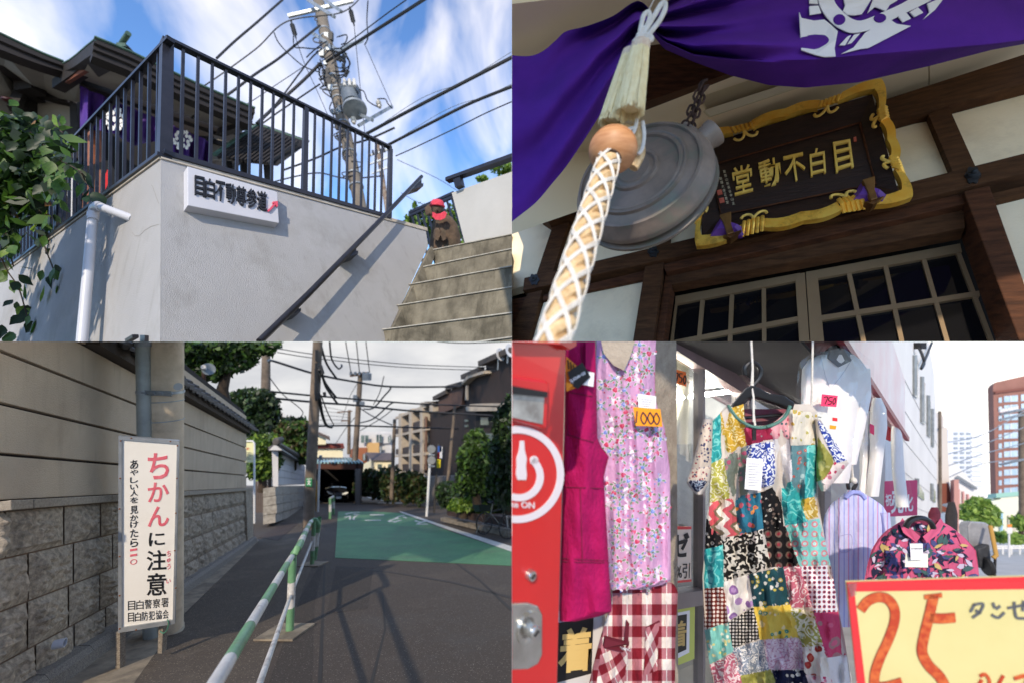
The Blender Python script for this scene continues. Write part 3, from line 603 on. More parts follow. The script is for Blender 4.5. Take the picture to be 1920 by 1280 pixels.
wire('power_cable', 'thin guy wire dropping straight from crossarm to behind the railing', [(664, 48), (670, 110), (676, 170), (684, 250)], [12, 12], .010)
wire('power_cable', 'thin wire slanting from pole to the lower fuse arm', [(684, 84), (700, 120), (720, 165), (735, 198)], [12, 12], .010)
wire('power_cable', 'thin wire slanting left of pole to the railing top', [(555, 74), (572, 122), (592, 165), (614, 215)], [12, 12], .010)
wire('power_cable', 'faint wire far right above the parapet, upper one', [(745, 300), (820, 335), (860, 360)], [20, 20], .015)
wire('power_cable', 'faint wire far right above the parapet, lower one', [(752, 362), (800, 385), (850, 372)], [20, 20], .015)
wire('power_cable', 'thin wire from crossarm left of pole fading down to roof', [(570, 125), (520, 158), (480, 185), (440, 210)], [13, 11], .012)
# ---- greenery behind the landing
def crown(name, parent, blobs, n, size, mats, seed=1, flat=1.0):
    """leaf-sized faces spread through the volume of uneven clumps: one mesh per tone"""
    r = random.Random(seed); ms = [M() for _ in mats]; tot = sum(b[3]*b[4] for b in blobs)
    for (u, v, d, ru, rv) in blobs:
        c = P(u, v, d); rx = ru/F*d; rz = rv/F*d; k = int(n*ru*rv/tot)
        for _ in range(k):
            while True:
                x, y, z = r.uniform(-1, 1), r.uniform(-1, 1), r.uniform(-1, 1); q = x*x+y*y+z*z
                if .12 < q < 1: break
            w = Vector((x, y, z)); nz = noise.noise(w*2.2+c)
            if nz > .28: continue
            p = c+Vector((x*rx, y*rx*flat, z*rz))*(1+.25*noise.noise(w*1.7+c*2))
            if not inbay(p): continue
            a = Vector((r.gauss(0, 1), r.gauss(0, 1), r.gauss(0, .7))).normalized(); b = a.orthogonal().normalized(); b = (b*math.cos(r.uniform(0, 6))+a.cross(b)*math.sin(r.uniform(0, 6))).normalized(); a2 = b.cross(a).normalized(); s = size*r.uniform(.6, 1.3)
            mi = min(int(r.random()*len(mats)), len(mats)-1)
            ms[mi].poly([p-b*s, p+a2*s*.5-b*.1*s, p+b*s, p-a2*s*.5+b*.1*s])
    for m, mt in zip(ms, mats): ob(name, m, mt, parent)
t = thing('hedge', 'leafy hedge behind the barred fence and stone figure', 'hedge', P(810, 460, 9))
crown('foliage', t, [(790, 420, 9, 30, 40), (845, 430, 9, 30, 45), (775, 440, 9, 22, 30), (865, 390, 9.6, 14, 26)], 2600, .07, [LEAF_M, LEAF_D, LEAF_B], 4)
ob('stem', M().tube([P(810, 480, 9), P(800, 420, 9)], .03, 6), BARK, t)
t = thing('tree', 'treetop showing above the white parapet at the right edge', 'tree', P(940, 400, 11))
crown('crown', t, [(944, 318, 11, 24, 9), (905, 336, 11, 12, 6), (955, 322, 11, 12, 12)], 900, .06, [LEAF_M, LEAF_B], 5)
ob('trunk', M().tube([P(940, 420, 11), P(945, 330, 11)], .05, 6), BARK, t)
for u, v in ((702, 395), (770, 412)):
    pass
# ================================================================== upper right: under the temple eaves (gong, rope, plaque, curtain)
bay('TR')
WV, WH = (1330, -530), (-360, 845)
WP = Pl.vp((1500, 320, 3.1), WH, WV)
WOOD = mat('brown_timber', rgb(92, 62, 40), rgb(64, 43, 28), 2.2, spec=.15, rough=.75, bump=.35, bscale=6, detail=7, wood=(3, 3, 18), stain=rgb(64, 40, 28), stain_scale=2)
WOOD2 = mat('red_brown_timber', rgb(94, 58, 38), rgb(62, 39, 27), 2.2, spec=.15, rough=.7, bump=.35, bscale=6, detail=7, wood=(3, 3, 18))
PLAST = mat('cream_plaster', rgb(248, 232, 200), rgb(240, 222, 188), 1.6, rough=.95, bump=.15, bscale=50, stain=rgb(226, 208, 176), stain_scale=2.5)
streak(PLAST, rgb(206, 190, 160), (3, 3, 1), (.52, .8))
CEIL = mat('eave_board', rgb(236, 220, 186), rgb(228, 210, 176), .8, rough=.9)
t = thing('temple_facade', 'half-timbered temple front with cream plaster and lattice doors', 'temple', P(1440, 640, 2.4))
def pr(name, pts, o0, o1, mt, par=None, bev=.0): return ob(name, M().prism(WP, pts, o0, o1), mt, par or t, bev=bev)
for pts in ([(940, 430), (1045, 395), (1006, 524), (940, 545)], [(1070, 405), (1226, 360), (1222, 474), (1035, 520)], [(1255, 350), (1420, 310), (1420, 440), (1255, 468)], [(1640, 240), (1745, 220), (1790, 340), (1690, 362)], [(1776, 210), (1960, 150), (1960, 300), (1826, 332)], [(1018, 560), (1211, 520), (1190, 650), (990, 650)], [(1852, 382), (1960, 355), (1960, 650), (1915, 590)]):
    pr('plaster_panel', pts, -.12, -.03, PLAST)
pr('wall_core', [(900, 380), (1960, 60), (2000, 660), (900, 660)], -.5, -.3, DARKIN)
pr('beam', [(988, 529), (1300, 457), (1700, 357), (1960, 293), (1960, 330), (1700, 392), (1300, 485), (985, 553)], -.1, .06, WOOD, bev=.006)
pr('beam', [(1640, 204), (1960, 102), (1960, 160), (1655, 242)], -.1, .05, WOOD, bev=.006)
pr('beam', [(1225, 352), (1650, 205), (1650, 240), (1225, 385)], -.1, .04, WOOD)
pr('lintel', [(1243, 499), (1450, 450), (1810, 366), (1818, 384), (1455, 468), (1249, 513)], -.1, .02, WOOD2, bev=.005)
pr('lintel', [(1249, 514), (1455, 469), (1810, 386), (1812, 420), (1500, 482), (1255, 530)], -.12, -.03, WOOD)
pr('rail', [(1019, 553), (1211, 507), (1211, 523), (1017, 564)], -.1, .0, WOOD2)
pr('rail', [(1852, 370), (1960, 345), (1960, 356), (1855, 382)], -.1, .02, WOOD)
pr('post', [(992, 554), (1019, 548), (992, 650), (950, 650)], -.1, .03, WOOD)
pr('side_board', [(940, 562), (991, 553), (950, 650), (940, 650)], -.1, -.02, WOOD2)
pr('post', [(1211, 505), (1246, 497), (1226, 650), (1188, 650)], -.1, .03, WOOD)
pr('jamb', [(1247, 512), (1258, 528), (1240, 650), (1226, 650)], -.15, -.02, WOOD2)
pr('post', [(1802, 372), (1850, 361), (1935, 605), (1935, 650), (1903, 650)], -.15, .05, WOOD2, bev=.005)
pr('post', [(1046, 405), (1076, 398), (1037, 519), (1006, 526)], -.1, .03, WOOD)
pr('post', [(1228, 400), (1260, 390), (1256, 466), (1221, 475)], -.1, .02, WOOD)
pr('post', [(1739, 222), (1777, 209), (1832, 334), (1790, 344)], -.1, .03, WOOD)
pr('bracket_block', [(1020, 392), (1031, 364), (1050, 354), (1077, 361), (1079, 396), (1045, 404)], -.1, .22, WOOD, bev=.01)
pr('bracket_block', [(1019, 398), (1045, 404), (1079, 396), (1070, 420), (1036, 431), (1016, 418)], -.1, .16, WOOD, bev=.01)
# eave boards and header beam overhead
CE = Pl.pts((1200, 300, 3.6), (1750, 165, 3.1), (1500, 100, 2.5))
def cb(name, pts, mt, o0=-.06, o1=0.0): return ob(name, M().prism(CE, pts, o0, o1), mt, t)
cb('eave_panel', [(1130, 230), (1440, 118), (1459, 215), (1459, 262), (1130, 372)], CEIL); cb('eave_panel', [(1441, 118), (1741, 30), (1741, 175), (1460, 262), (1460, 214)], CEIL); cb('eave_panel', [(1743, 29), (1960, -30), (1960, 104), (1743, 174)], CEIL)
cb('eave_backing', [(930, 60), (1960, -60), (1960, 130), (1130, 400), (930, 440)], CEIL, -.25, -.14)
ob('eave_panel', M().hull([P(u, v, 3.7) for u, v in ((930, 40), (1230, 100), (1130, 380), (930, 450))], [P(u, v, 3.6) for u, v in ((930, 40), (1230, 100), (1130, 380), (930, 450))]), CEIL, t)
ob('header_beam', M().hull([P(u, v, 2.9) for u, v in ((1130, 60), (1480, -40), (1480, 118), (1140, 232))], [P(u, v, 2.45) for u, v in ((1130, 20), (1480, -80), (1480, 100), (1140, 215))]), WOOD2, t)
ob('eave_panel', M().hull([P(u, v, 2.62) for u, v in ((935, -25), (1225, -25), (935, 84))], [P(u, v, 2.55) for u, v in ((935, -25), (1225, -25), (935, 84))]), CEIL, t)
ob('header_beam', M().prism(Pl.flat(2.5), [(935, 80), (1190, -10), (1290, -10), (1130, 60), (935, 112)], -.1, 0), WOOD, t)
ob('unseen_eave_slab', M().box((-.45, -.22, CZ+2.15), Vector((6.4, 0, 0)), Vector((0, 2.52, 0)), Vector((0, 0, .12))), CEIL, t, clip=False)  # unseen eave slab, its edges placed to keep sun off the bay
NAIL = mat('dark_bronze', rgb(62, 68, 72), rgb(40, 44, 48), 12, rough=.55, metal=.6)
for u, v, r in ((1007, 533, 9.5), (1228, 482.5, 10), (1818, 346, 14.5)):
    m = M(); pts = [(u+r*(1+.12*math.cos(6*a))*math.cos(a)*.95, v+r*(1+.12*math.cos(6*a))*math.sin(a)*1.05) for a in [2*math.pi*k/36 for k in range(36)]]
    m.prism(WP, pts, .06, .068); c = WP.p(u, v, .067); m.lathe(c, WP.n, [(.03, 0), (.026, .012), (.014, .016), (.012, .03), (.006, .036), (0, .037)], 14); ob('nail_cover', m, NAIL, t, True)
# lattice doors
BRZ = mat('bronze_frame', rgb(160, 134, 102), rgb(146, 122, 92), 2, rough=.38, metal=.35)
DGL = mat('dark_door_glass', (.006, .006, .007), rough=.04, spec=.28)
def dr(name, pts, o0, o1, par, mt=BRZ): return ob(name, M().prism(WP, pts, o0, o1), mt, par, bev=.0)
def quad4(a, b, w, h=None):   # a strip between two points, w px wide across
    dx, dy = b[0]-a[0], b[1]-a[1]; l = math.hypot(dx, dy); x, y = -dy/l*w/2, dx/l*w/2
    return [(a[0]+x, a[1]+y), (b[0]+x, b[1]+y), (b[0]-x, b[1]-y), (a[0]-x, a[1]-y)]
O = -.16
ld = dr('door', [(1259, 530), (1500, 481), (1504, 494), (1258, 546)], O-.04, O, t); rd = dr('door', [(1513, 479), (1815, 418), (1819, 434), (1515, 495)], O-.04, O, t)
dr('stile', [(1491, 484), (1510, 481), (1522, 650), (1502, 650)], O-.04, O+.004, ld); dr('stile', [(1512, 480), (1534, 476), (1552, 650), (1524, 650)], O-.04, O+.006, rd); dr('stile', [(1258, 545), (1262, 544), (1250, 650), (1244, 650)], O-.04, O+.004, ld)
for a, b in (((1311, 535), (1300, 650)), ((1368, 524), (1362, 650)), ((1430, 511), (1431, 650))): dr('muntin', quad4(a, b, 8.5), O-.03, O-.004, ld)
for a, b in (((1254, 618), (1506, 566)),): dr('muntin', quad4(a, b, 9), O-.03, O-.001, ld)
for a, b in (((1597, 479), (1636, 650)), ((1669, 464), (1712, 650)), ((1744, 448), (1806, 650)), ((1812, 434), (1900, 650))): dr('muntin', quad4(a, b, 9.5), O-.03, O-.004, rd)
for a, b in (((1540, 566), (1855, 512)), ((1552, 648), (1890, 610))): dr('muntin', quad4(a, b, 9.5), O-.03, O-.001, rd)
dr('pane', [(1258, 546), (1500, 494), (1508, 650), (1245, 650)], O-.026, O-.02, ld, DGL); dr('pane', [(1530, 492), (1819, 434), (1905, 650), (1548, 650)], O-.026, O-.02, rd, DGL)
# ceiling light trough
t = thing('strip_light', 'beige strip light cover under the eaves behind the chain', 'lamp', P(1400, 200, 2.9))
LT = mat('aged_plastic', rgb(206, 194, 158), rgb(196, 184, 150), 3, rough=.5)
A = [P(1316, 181, 2.8), P(1400, 150, 2.7), P(1500, 118, 2.6), P(1505, 160, 2.6), P(1330, 219, 2.8)]
ob('cover', M().hull([p+Vector((0, .05, .06)) for p in A], A), LT, t); A = [P(1318, 210, 2.78), P(1505, 150, 2.58), P(1506, 163, 2.6), P(1330, 221, 2.8)]
ob('lip', M().hull([p+Vector((0, -.02, -.0)) for p in A], A), LT, t)
# ---- gold framed plaque
PQ = Pl.pts((1645, 165, 2.72), (1700, 378, 2.42), (1310, 465, 2.92))
GOLD = mat('gold_leaf', rgb(255, 212, 96), rgb(248, 184, 64), 7, rough=.28, metal=.35, bump=.15, bscale=25, stain=rgb(120, 60, 30), stain_scale=5)
GOLD2 = mat('gold_letters', rgb(255, 220, 120), rgb(246, 200, 90), 10, rough=.4, metal=.15)
PQW = mat('plaque_wood', rgb(52, 32, 24), rgb(34, 22, 18), 2.5, rough=.5, bump=.4, bscale=5, detail=8, wood=(4, 4, 20))
t = thing('name_plaque', 'carved dark plaque with gilded scalloped frame and gold lettering over the doors', 'plaque', PQ.p(1500, 400))
OUT = [(1646, 164), (1702, 379), (1308, 467), (1296, 268)]; INN = [(1612, 231), (1641, 345), (1352, 404), (1332, 311)]; MID = [(1633, 184), (1681, 366), (1318, 447), (1310, 280)]
ob('back_board', M().prism(PQ, OUT and [(1636, 180), (1684, 368), (1316, 450), (1308, 277)], -.1, -.012), PQW, t)
for k in range(4):
    j = (k+1) % 4; A = [PQ.p(*MID[k], .03), PQ.p(*MID[j], .03), PQ.p(*INN[j], -.01), PQ.p(*INN[k], -.01)]; ob('bevel_board', M().hull([p-PQ.n*.03 for p in A], A), PQW, t)
ob('inner_board', M().prism(PQ, INN, -.04, -.004), PQW, t)
ob('inner_trim', M().tube([PQ.p(*q, .002) for q in INN+INN[:1]], .008, 6), WOOD2, t)
def side(a, b, a2, b2, flip):
    def pt(s, w, o): 
        u = (a[0]*(1-s)+b[0]*s)*(1-w)+(a2[0]*(1-s)+b2[0]*s)*w; v = (a[1]*(1-s)+b[1]*s)*(1-w)+(a2[1]*(1-s)+b2[1]*s)*w; return PQ.p(u, v, o)
    segs = [(0, .20, 0, .22), (.315, .50, .34, .12), (.50, .685, .12, .34), (.80, 1.0, .22, 0)]
    for s0, s1, w0, w1 in segs:
        m = M(); n = 6; A = []; B = []
        for i in range(n+1):
            s = s0+(s1-s0)*i/n; w = w0+(w1-w0)*i/n; bl = .30*math.sin(i/n*math.pi); A.append(pt(s, w-bl-.12, .06)); B.append(pt(s, .86+w*.8-bl*.9, .062))
        lp = A+B[::-1]; m.hull([p-PQ.n*.05 for p in lp], lp); ob('frame_lobe', m, GOLD, t)
    for s0 in (.20, .685):
        for k in range(5):
            s = s0+(k+.5)*.115/5; w = .06+.1*(k/4 if s0 < .5 else 1-k/4)
            ob('frame_rib', M().tube([pt(s, w-.05, .03), pt(s, .55+w, .075), pt(s, 1.12+w, .07)], .013, 8), GOLD, t, True)
        sc = s0+.0575
        for sg in (-1, 1):
            pts = [pt(sc, 1.25, .07), pt(sc+sg*.012, 1.7, .06), pt(sc+sg*.035, 1.95, .055), pt(sc+sg*.06, 1.9, .055), pt(sc+sg*.07, 1.65, .055)]
            ob('curl', M().tube([Vector(x) for x in sp([tuple(p) for p in pts], 4)], .0095, 7), GOLD2, t, True)
for k in range(4):
    j = (k+1) % 4; side(OUT[k], OUT[j], MID[k], MID[j], k)
for ch, q in (('堂', [(1371, 318), (1409, 309), (1412, 360), (1378, 369)]), ('動', [(1421, 306), (1461, 296), (1466, 346), (1427, 356)]), ('不', [(1467, 297), (1506, 288), (1512, 336), (1474, 346)]), ('白', [(1517, 284), (1545, 278), (1548, 327), (1520, 334)]), ('目', [(1561, 270), (1593, 264), (1600, 316), (1567, 327)])):
    ob('letter', lettering(M(), ch, quadfn(PQ, *q), .016, .006, .0), GOLD2, t, True)
PALE = mat('pale_script', rgb(200, 190, 165), rough=.7)
m1 = M(); m2 = M()
for i, ch in enumerate('東豊山新長谷寺山主'):
    u, v = 1355+i*2.1, 320+i*7.4; lettering(m1, ch, quadfn(PQ, (u, v), (u+5, v-1), (u+6.2, v+4.6), (u+1.2, v+5.6)), 0, .01, .001)
for i, ch in enumerate('勅賜大僧正豊堂'):
    u, v = 1348+i*2.1, 333+i*7.4; lettering(m2, ch, quadfn(PQ, (u, v), (u+5, v-1), (u+6.2, v+4.6), (u+1.2, v+5.6)), 0, .01, .001)
ob('inscription', m1, PALE, t); ob('inscription', m2, PALE, t)
RED = mat('seal_red', rgb(190, 70, 50), rgb(200, 110, 90), 60, rough=.8)
for u, v in ((1344, 358), (1348, 373)): ob('seal', M().prism(PQ, [(u, v), (u+9, v-2), (u+11, v+7), (u+2, v+9)], .0, .004), RED, t)
ob('seal', M().prism(PQ, [(1600, 259), (1605, 257), (1606, 266), (1601, 267)], .0, .004), RED, t)
CUSH = mat('purple_silk', rgb(112, 66, 160), rgb(84, 44, 128), 5, rough=.55, bump=.2, bscale=30)
BRON = mat('bronze_fitting', rgb(150, 110, 60), rgb(96, 64, 40), 9, rough=.45, metal=.6)
for (u, v, k, nm) in ((1362, 436, 1.0, 'left'), (1620, 376, 1.05, 'right')):
    e = thing('plaque_holder', 'purple silk pad with bronze hook under the plaque\'s %s corner' % nm, 'bracket', PQ.p(u, v+20, .05), 'pads under the plaque')
    m = M(); pts = [(u-33*k, v+18*k), (u-18*k, v-8*k), (u-9*k, v-22*k), (u+6*k, v-10*k), (u+38*k, v+2*k), (u+30*k, v+14*k), (u+4*k, v+16*k)]; a = m.add([PQ.p(x, y, .05) for x, y in pts]); b = m.add([PQ.p(u*.5+x*.5, v*.5+y*.5, .11) for x, y in pts]); c0 = m.add([PQ.p(x, y, .02) for x, y in pts])
    for i in range(7): j = (i+1) % 7; m.f.append([a[i], a[j], b[j], b[i]]); m.f.append([c0[i], c0[j], a[j], a[i]])
    m.f.append(b); m.f.append(c0[::-1]); ob('pad', m, CUSH, e)
    ob('hook', M().prism(PQ, [(u-12*k, v-14*k), (u+9*k, v-20*k), (u+9*k, v+3*k), (u+14*k, v+18*k), (u+2*k, v+22*k), (u-4*k, v+4*k)], .09, .125), BRON, e, bev=.004)
    ob('hook_foot', M().prism(PQ, [(u-6*k, v+20*k), (u+28*k, v+10*k), (u+8*k, v+25*k)], .02, .1), BRON, e)
# ---- curtain
CLOTH = mat('temple_curtain', rgb(88, 36, 146), rgb(74, 30, 128), 2.5, rough=.85, spec=.2, bump=.3, bscale=240)
t = thing('temple_curtain', 'purple curtain with white crest gathered up under the eaves', 'curtain', P(1440, 0, 2.0))
hem = [(0, 1222, 64), (.04, 1245, 92), (.12, 1300, 116), (.22, 1370, 142), (.34, 1440, 160), (.46, 1510, 165), (.6, 1610, 155), (.76, 1740, 125), (.9, 1860, 94), (1, 1960, 76)]
rid = [(0, 1222, 58), (.04, 1247, 80), (.12, 1300, 104), (.22, 1370, 112), (.34, 1440, 117), (.46, 1520, 116), (.6, 1620, 107), (.76, 1745, 96), (.9, 1860, 86), (1, 1960, 73)]
top = [(0, 1222, 30), (.04, 1235, 10), (.12, 1300, -20), (.3, 1400, -50), (.6, 1600, -70), (1, 1960, -80)]
def rsw(s, tt):
    h, r, a = lerp(hem, s), lerp(rid, s), lerp(top, s); fo = .11*math.exp(-s*5)
    if tt < .8:
        k = tt/.8; u = a[0]+(r[0]-a[0])*k; v = a[1]+(r[1]-a[1])*k
        d = 2.05-.16*math.sin(k*1.5)*min(1, s*4)+fo*math.sin(k*19+s*6)+.035*math.sin(k*9-s*9)*(1-s)-.05*math.exp(-((k-.72-.18*s)/.08)**2)*(1-s)
    else:
        k = (tt-.8)/.2; u = r[0]+(h[0]-r[0])*k; v = r[1]+(h[1]-r[1])*k; d = 1.89+.02*s+.22*k*min(1, s*4+.2)
    return P(u, v, d)
ob('right_swag', M().grid(rsw, 90, 60), CLOTH, t, True)
A_ = sp([(1226, 28), (1196, 2), (1150, 30), (1110, 46), (1090, 52), (1060, 60), (1040, 78), (1015, 98), (985, 106), (930, 100)], 6); B_ = sp([(1217, 84), (1190, 108), (1168, 145), (1140, 190), (1110, 240), (1065, 308), (1035, 345), (1005, 380), (970, 408), (930, 440)], 6)
def lsw(s, tt):
    i = s*(len(A_)-1); k = min(int(i), len(A_)-2); f = i-k; a = [A_[k][q]*(1-f)+A_[k+1][q]*f for q in (0, 1)]; b = [B_[k][q]*(1-f)+B_[k+1][q]*f for q in (0, 1)]
    u = a[0]+(b[0]-a[0])*tt; v = a[1]+(b[1]-a[1])*tt; g = 1-s
    d = 1.98+.3*s-.3*s*tt+.075*math.sin(tt*15-s*2.2)*(.25+g*.9)+.06*math.sin(tt*6+s*3)*s
    return P(u, v, d)
ob('left_swag', M().grid(lsw, 80, 60), CLOTH, t, True)
# crest printed on the cloth (follows the cloth surface)
CP = Pl.flat(1.8)
def on(u, v):
    # find s at this pixel column, then the cloth depth there
    s = min(max((u-1222)/738.0, 0), 1)
    for _ in range(6):
        s += (u-(lerp(rid, s)[0]*.5+lerp(top, s)[0]*.5))/760.0; s = min(max(s, 0), 1)
    a, r = lerp(top, s), lerp(rid, s); k = min(max((v-a[1])/((r[1]-a[1]) or 1), 0), 1); p = rsw(s, k*.8); return P(u, v, p.y-.012)
CW = mat('crest_white', rgb(232, 230, 232), rough=.85, bump=.05, bscale=150)
cr = bpy.data.objects.new('crest', None); 
def crest(pts, z=0.0):
    m = M(); q = [on(u, v)-Vector((0, .003+z, 0)) for u, v in pts]; m.hull([p+Vector((0, .004, 0)) for p in q], q); ob('crest_piece', m, CW if not z else CLOTH, t)
crest([(1496, -10), (1498, 24), (1502, 35), (1525, 40), (1545, 38), (1556, 47), (1570, 60), (1567, 75), (1564, 92), (1566, 107), (1545, 108), (1528, 104), (1502, 95)][1:])
crest([(1577, 102), (1600, 90), (1622, 62), (1668, 38), (1680, 46), (1707, 50), (1628, 91), (1612, 93)])
arc = sp([(1533, -6), (1538, 15), (1555, 40), (1575, 55), (1600, 63), (1640, 54), (1680, 34), (1745, 2)], 5); ari = sp([(1562, -6), (1566, 8), (1582, 26), (1600, 38), (1618, 39), (1650, 26), (1690, 8), (1712, -6)], 5)
for k in range(len(arc)-1): crest([arc[k], arc[k+1], ari[min(k+1, len(ari)-1)], ari[min(k, len(ari)-1)]])
crest([(1580, -6), (1584, 12), (1580, 22), (1588, 29), (1602, 30), (1615, 28), (1622, 18), (1634, -2)]); crest([(1626, 26), (1640, 14), (1660, 22), (1668, 10), (1682, 2), (1684, -6), (1638, -4)])
for u, v, r in ((1572, 39, 11), (1648, 36, 9)): crest([(u+r*math.cos(a)*(1.25 if r < 10 else 1), v+r*math.sin(a)*.9) for a in [2*math.pi*k/18 for k in range(18)]], .004)
for q in ([(1517, -4), (1531, -4), (1533, 9), (1517, 8)], [(1517, 13), (1534, 12), (1539, 26), (1518, 29)], [(1573, 86), (1588, 70), (1595, 67), (1584, 86)], [(1588, 84), (1601, 66), (1612, 64), (1596, 82)], [(1683, 31), (1698, 25), (1707, 36), (1692, 43)], [(1705, 24), (1720, 15), (1730, 25), (1714, 33)], [(1738, 8), (1772, -6), (1752, 20), (1730, 38), (1742, 24)]): crest(q)
# twisted cord along the header
t = thing('twisted_rope', 'purple and white twisted cord strung along the eave edge', 'rope', P(1070, 45, 2.4))
a, b = P(945, 91, 2.42), P(1200, -6, 2.42); ob('core', M().tube([a, b], .013, 8), CLOTH, t, True); m = M(); L0 = (b-a).length; dr_ = (b-a).normalized(); x = dr_.cross(Vector((0, 1, 0))).normalized(); y = dr_.cross(x)
m.tube([a+dr_*(L0*k/400)+(x*math.cos(k*.628*1.02)+y*math.sin(k*.628*1.02))*.0135 for k in range(401)], .0052, 5); ob('white_strand', m, WHT, t, True)
t2 = thing('curtain_strap', 'purple cloth loop holding the curtain to the cord', 'strap', P(1075, 55, 2.3)); ob('band', M().prism(Pl.flat(2.36), [(1056, 68), (1072, 64), (1092, 38), (1082, 38)], -.02, .0), CLOTH, t2)
# ---- gong
BELL = mat('bronze_gong', rgb(138, 124, 112), rgb(104, 94, 86), 6, rough=.5, metal=.2, bump=.08, bscale=30, stain=rgb(112, 122, 106), stain_scale=6)
t = thing('temple_gong', 'round bronze temple gong with rims hanging on a rusty chain', 'gong', P(1200, 465, 1.9))
ax = Vector((-.55, -.76, .36)).normalized(); c = P(1203, 350, 1.92); Rb = .325
prof = [(0, .125), (.07, .126), (.078, .118), (.09, .116), (.097, .125), (.106, .125), (.113, .113), (.19, .106), (.196, .117), (.206, .117), (.212, .112), (.218, .116), (.226, .114), (.232, .100), (.268, .085), (.274, .096), (.286, .094), (.293, .078), (.318, .045), (.325, .03), (.325, .012), (.31, .004), (.24, -.0)]
ob('front_shell', M().lathe(c, ax, prof[::-1], 56, False), BELL, t, True)
prof2 = [(0, -.125), (.19, -.11), (.27, -.09), (.318, -.06), (.33, -.045), (.33, -.028), (.31, -.02), (.24, -.01)]
ob('back_shell', M().lathe(c, ax, prof2, 56, False), BELL, t, True); ob('mouth', M().lathe(c, ax, [(.285, -.03), (.285, .02)], 40, False), DARKIN, t, True)
xr_ = (P(1335, 290, 1.92)-c); xr_ = (xr_-ax*xr_.dot(ax)).normalized()
for sg, ln in ((1, .37), (-1, .36)):
    m = M(); e0 = c+xr_*sg*.27+ax*.0; m.lathe(c+xr_*sg*.28-ax*.02, xr_*sg, [(.06, 0), (.058, ln-.3), (.064, ln-.285), (.064, ln-.265), (.04, ln-.265), (.036, ln-.3)], 18); ob('ear', m, BELL, t, True)
lug = c+(P(1288, 248, 1.95)-c)*1.0
m = M(); m.cbox(lug, xr_*.07, ax*.035, xr_.cross(ax)*.11); ob('lug', m, BELL, t, bev=.01)
RUST = mat('rusty_iron', rgb(74, 50, 40), rgb(52, 38, 34), 20, rough=.85, metal=.3, bump=.4, bscale=80)
t = thing('chain', 'rusty doubled chain holding the gong', 'chain', P(1285, 245, 1.95))
def link(p, d, up, L=.05, w=.018, r=.006):
    d = d.normalized(); x = up-d*up.dot(d); x.normalize(); pts = []
    for k in range(17):
        a = 2*math.pi*k/16; pts.append(p+d*(L*.5*math.cos(a)+(L*.2 if math.cos(a) > 0 else -L*.2))+x*w*math.sin(a))
    ob('link', M().tube(pts, r, 6, cap=False), RUST, t, True)
for a, b, n in ((P(1317, 158, 2.0), P(1281, 244, 1.96), 6), (P(1320, 166, 2.0), P(1294, 246, 1.93), 6)):
    for k in range(n): link(a.lerp(b, (k+.5)/n), b-a, Vector((1, .1, .2)) if k % 2 else Vector((.2, 1, 0)), (b-a).length/n*.95)
ob('hook', M().tube([Vector(x) for x in sp([tuple(P(u, v, 2.0)) for u, v in ((1326, 150), (1314, 156), (1312, 165), (1320, 170), (1328, 160))], 4)], .008, 6), RUST, t, True)
# ---- rope, ball, tassels
ROPE = mat('hemp_rope', rgb(228, 200, 156), rgb(196, 160, 112), 30, rough=.9, bump=.5, bscale=120, stain=rgb(150, 110, 66), stain_scale=12)
CORDW = mat('white_cord', rgb(230, 226, 218), rgb(214, 208, 198), 30, rough=.9, bump=.3, bscale=200)
FRNG = mat('cream_fringe', rgb(255, 240, 196), rgb(244, 224, 172), 40, rough=.85)
t = thing('bell_rope', 'thick twisted bell rope in a white net', 'rope', P(1040, 640, .95))
a, b = P(1143, 295, 1.45), P(1028, 670, .92); dv = (b-a); L0 = dv.length; dn = dv.normalized(); x = dn.cross(Vector((0, 1, 0))).normalized(); y = dn.cross(x)
def hel(r, ph, turns, n=70): return [a+dn*(L0*k/n)+(x*math.cos(ph+turns*2*math.pi*k/n)+y*math.sin(ph+turns*2*math.pi*k/n))*r for k in range(n+1)]
for k in range(3): ob('strand', M().tube(hel(.0205, k*2.094, 5.0, 140), .0205, 8), ROPE, t, True)
for k in range(4):
    for q in (-.09, .09): ob('net_cord', M().tube(hel(.0425, k*math.pi/2+q, 2.0), .0032, 6), CORDW, t, True); ob('net_cord', M().tube(hel(.0425, k*math.pi/2+q, -2.0), .0032, 6), CORDW, t, True)
t = thing('wooden_ball', 'turned wooden bead with groove above the bell rope', 'bead', P(1146, 330, 1.48))
BALLW = mat('turned_wood', rgb(204, 150, 104), rgb(180, 122, 78), 3, rough=.5, wood=(4, 4, 20))
u_ = -dn; R0 = .088; prof = [(.03, -.075)]+[(R0*math.cos(q), R0*.86*math.sin(q)) for q in [-.95, -.8, -.6, -.4, -.2, -.06]]+[(R0*.955, -.0), (R0*.955, .004)]+[(R0*math.cos(q), R0*.86*math.sin(q)) for q in [.08, .25, .45, .65, .85, 1.05]]+[(.03, .076)]
ob('bead', M().lathe(P(1149, 282, 1.47), u_, prof, 32), BALLW, t, True)
ob('hole', M().lathe(P(1149, 282, 1.47), u_, [(.04, -.079), (.04, -.06), (.001, -.06)], 20), mat('dark_hole', (.05, .03, .02)), t)
t = thing('rope_end', 'frayed rope tail and knots beside the wooden bead', 'rope', P(1200, 300, 1.6))
for pts, r in (([(1190, 235), (1195, 260), (1200, 285), (1192, 305), (1186, 315)], .022), ([(1150, 245), (1170, 240), (1190, 250)], .016)):
    ob('strand', M().tube([P(u, v, 1.56) for u, v in sp(pts, 5)], r, 8), ROPE, t, True)
for pts in ([(1196, 215), (1190, 245), (1182, 255)], [(1120, 252), (1135, 244), (1165, 246), (1190, 240)], [(1205, 228), (1208, 255), (1204, 280), (1196, 290)]): ob('net_cord', M().tube([P(u, v, 1.53) for u, v in sp(pts, 5)], .007, 6), CORDW, t, True)
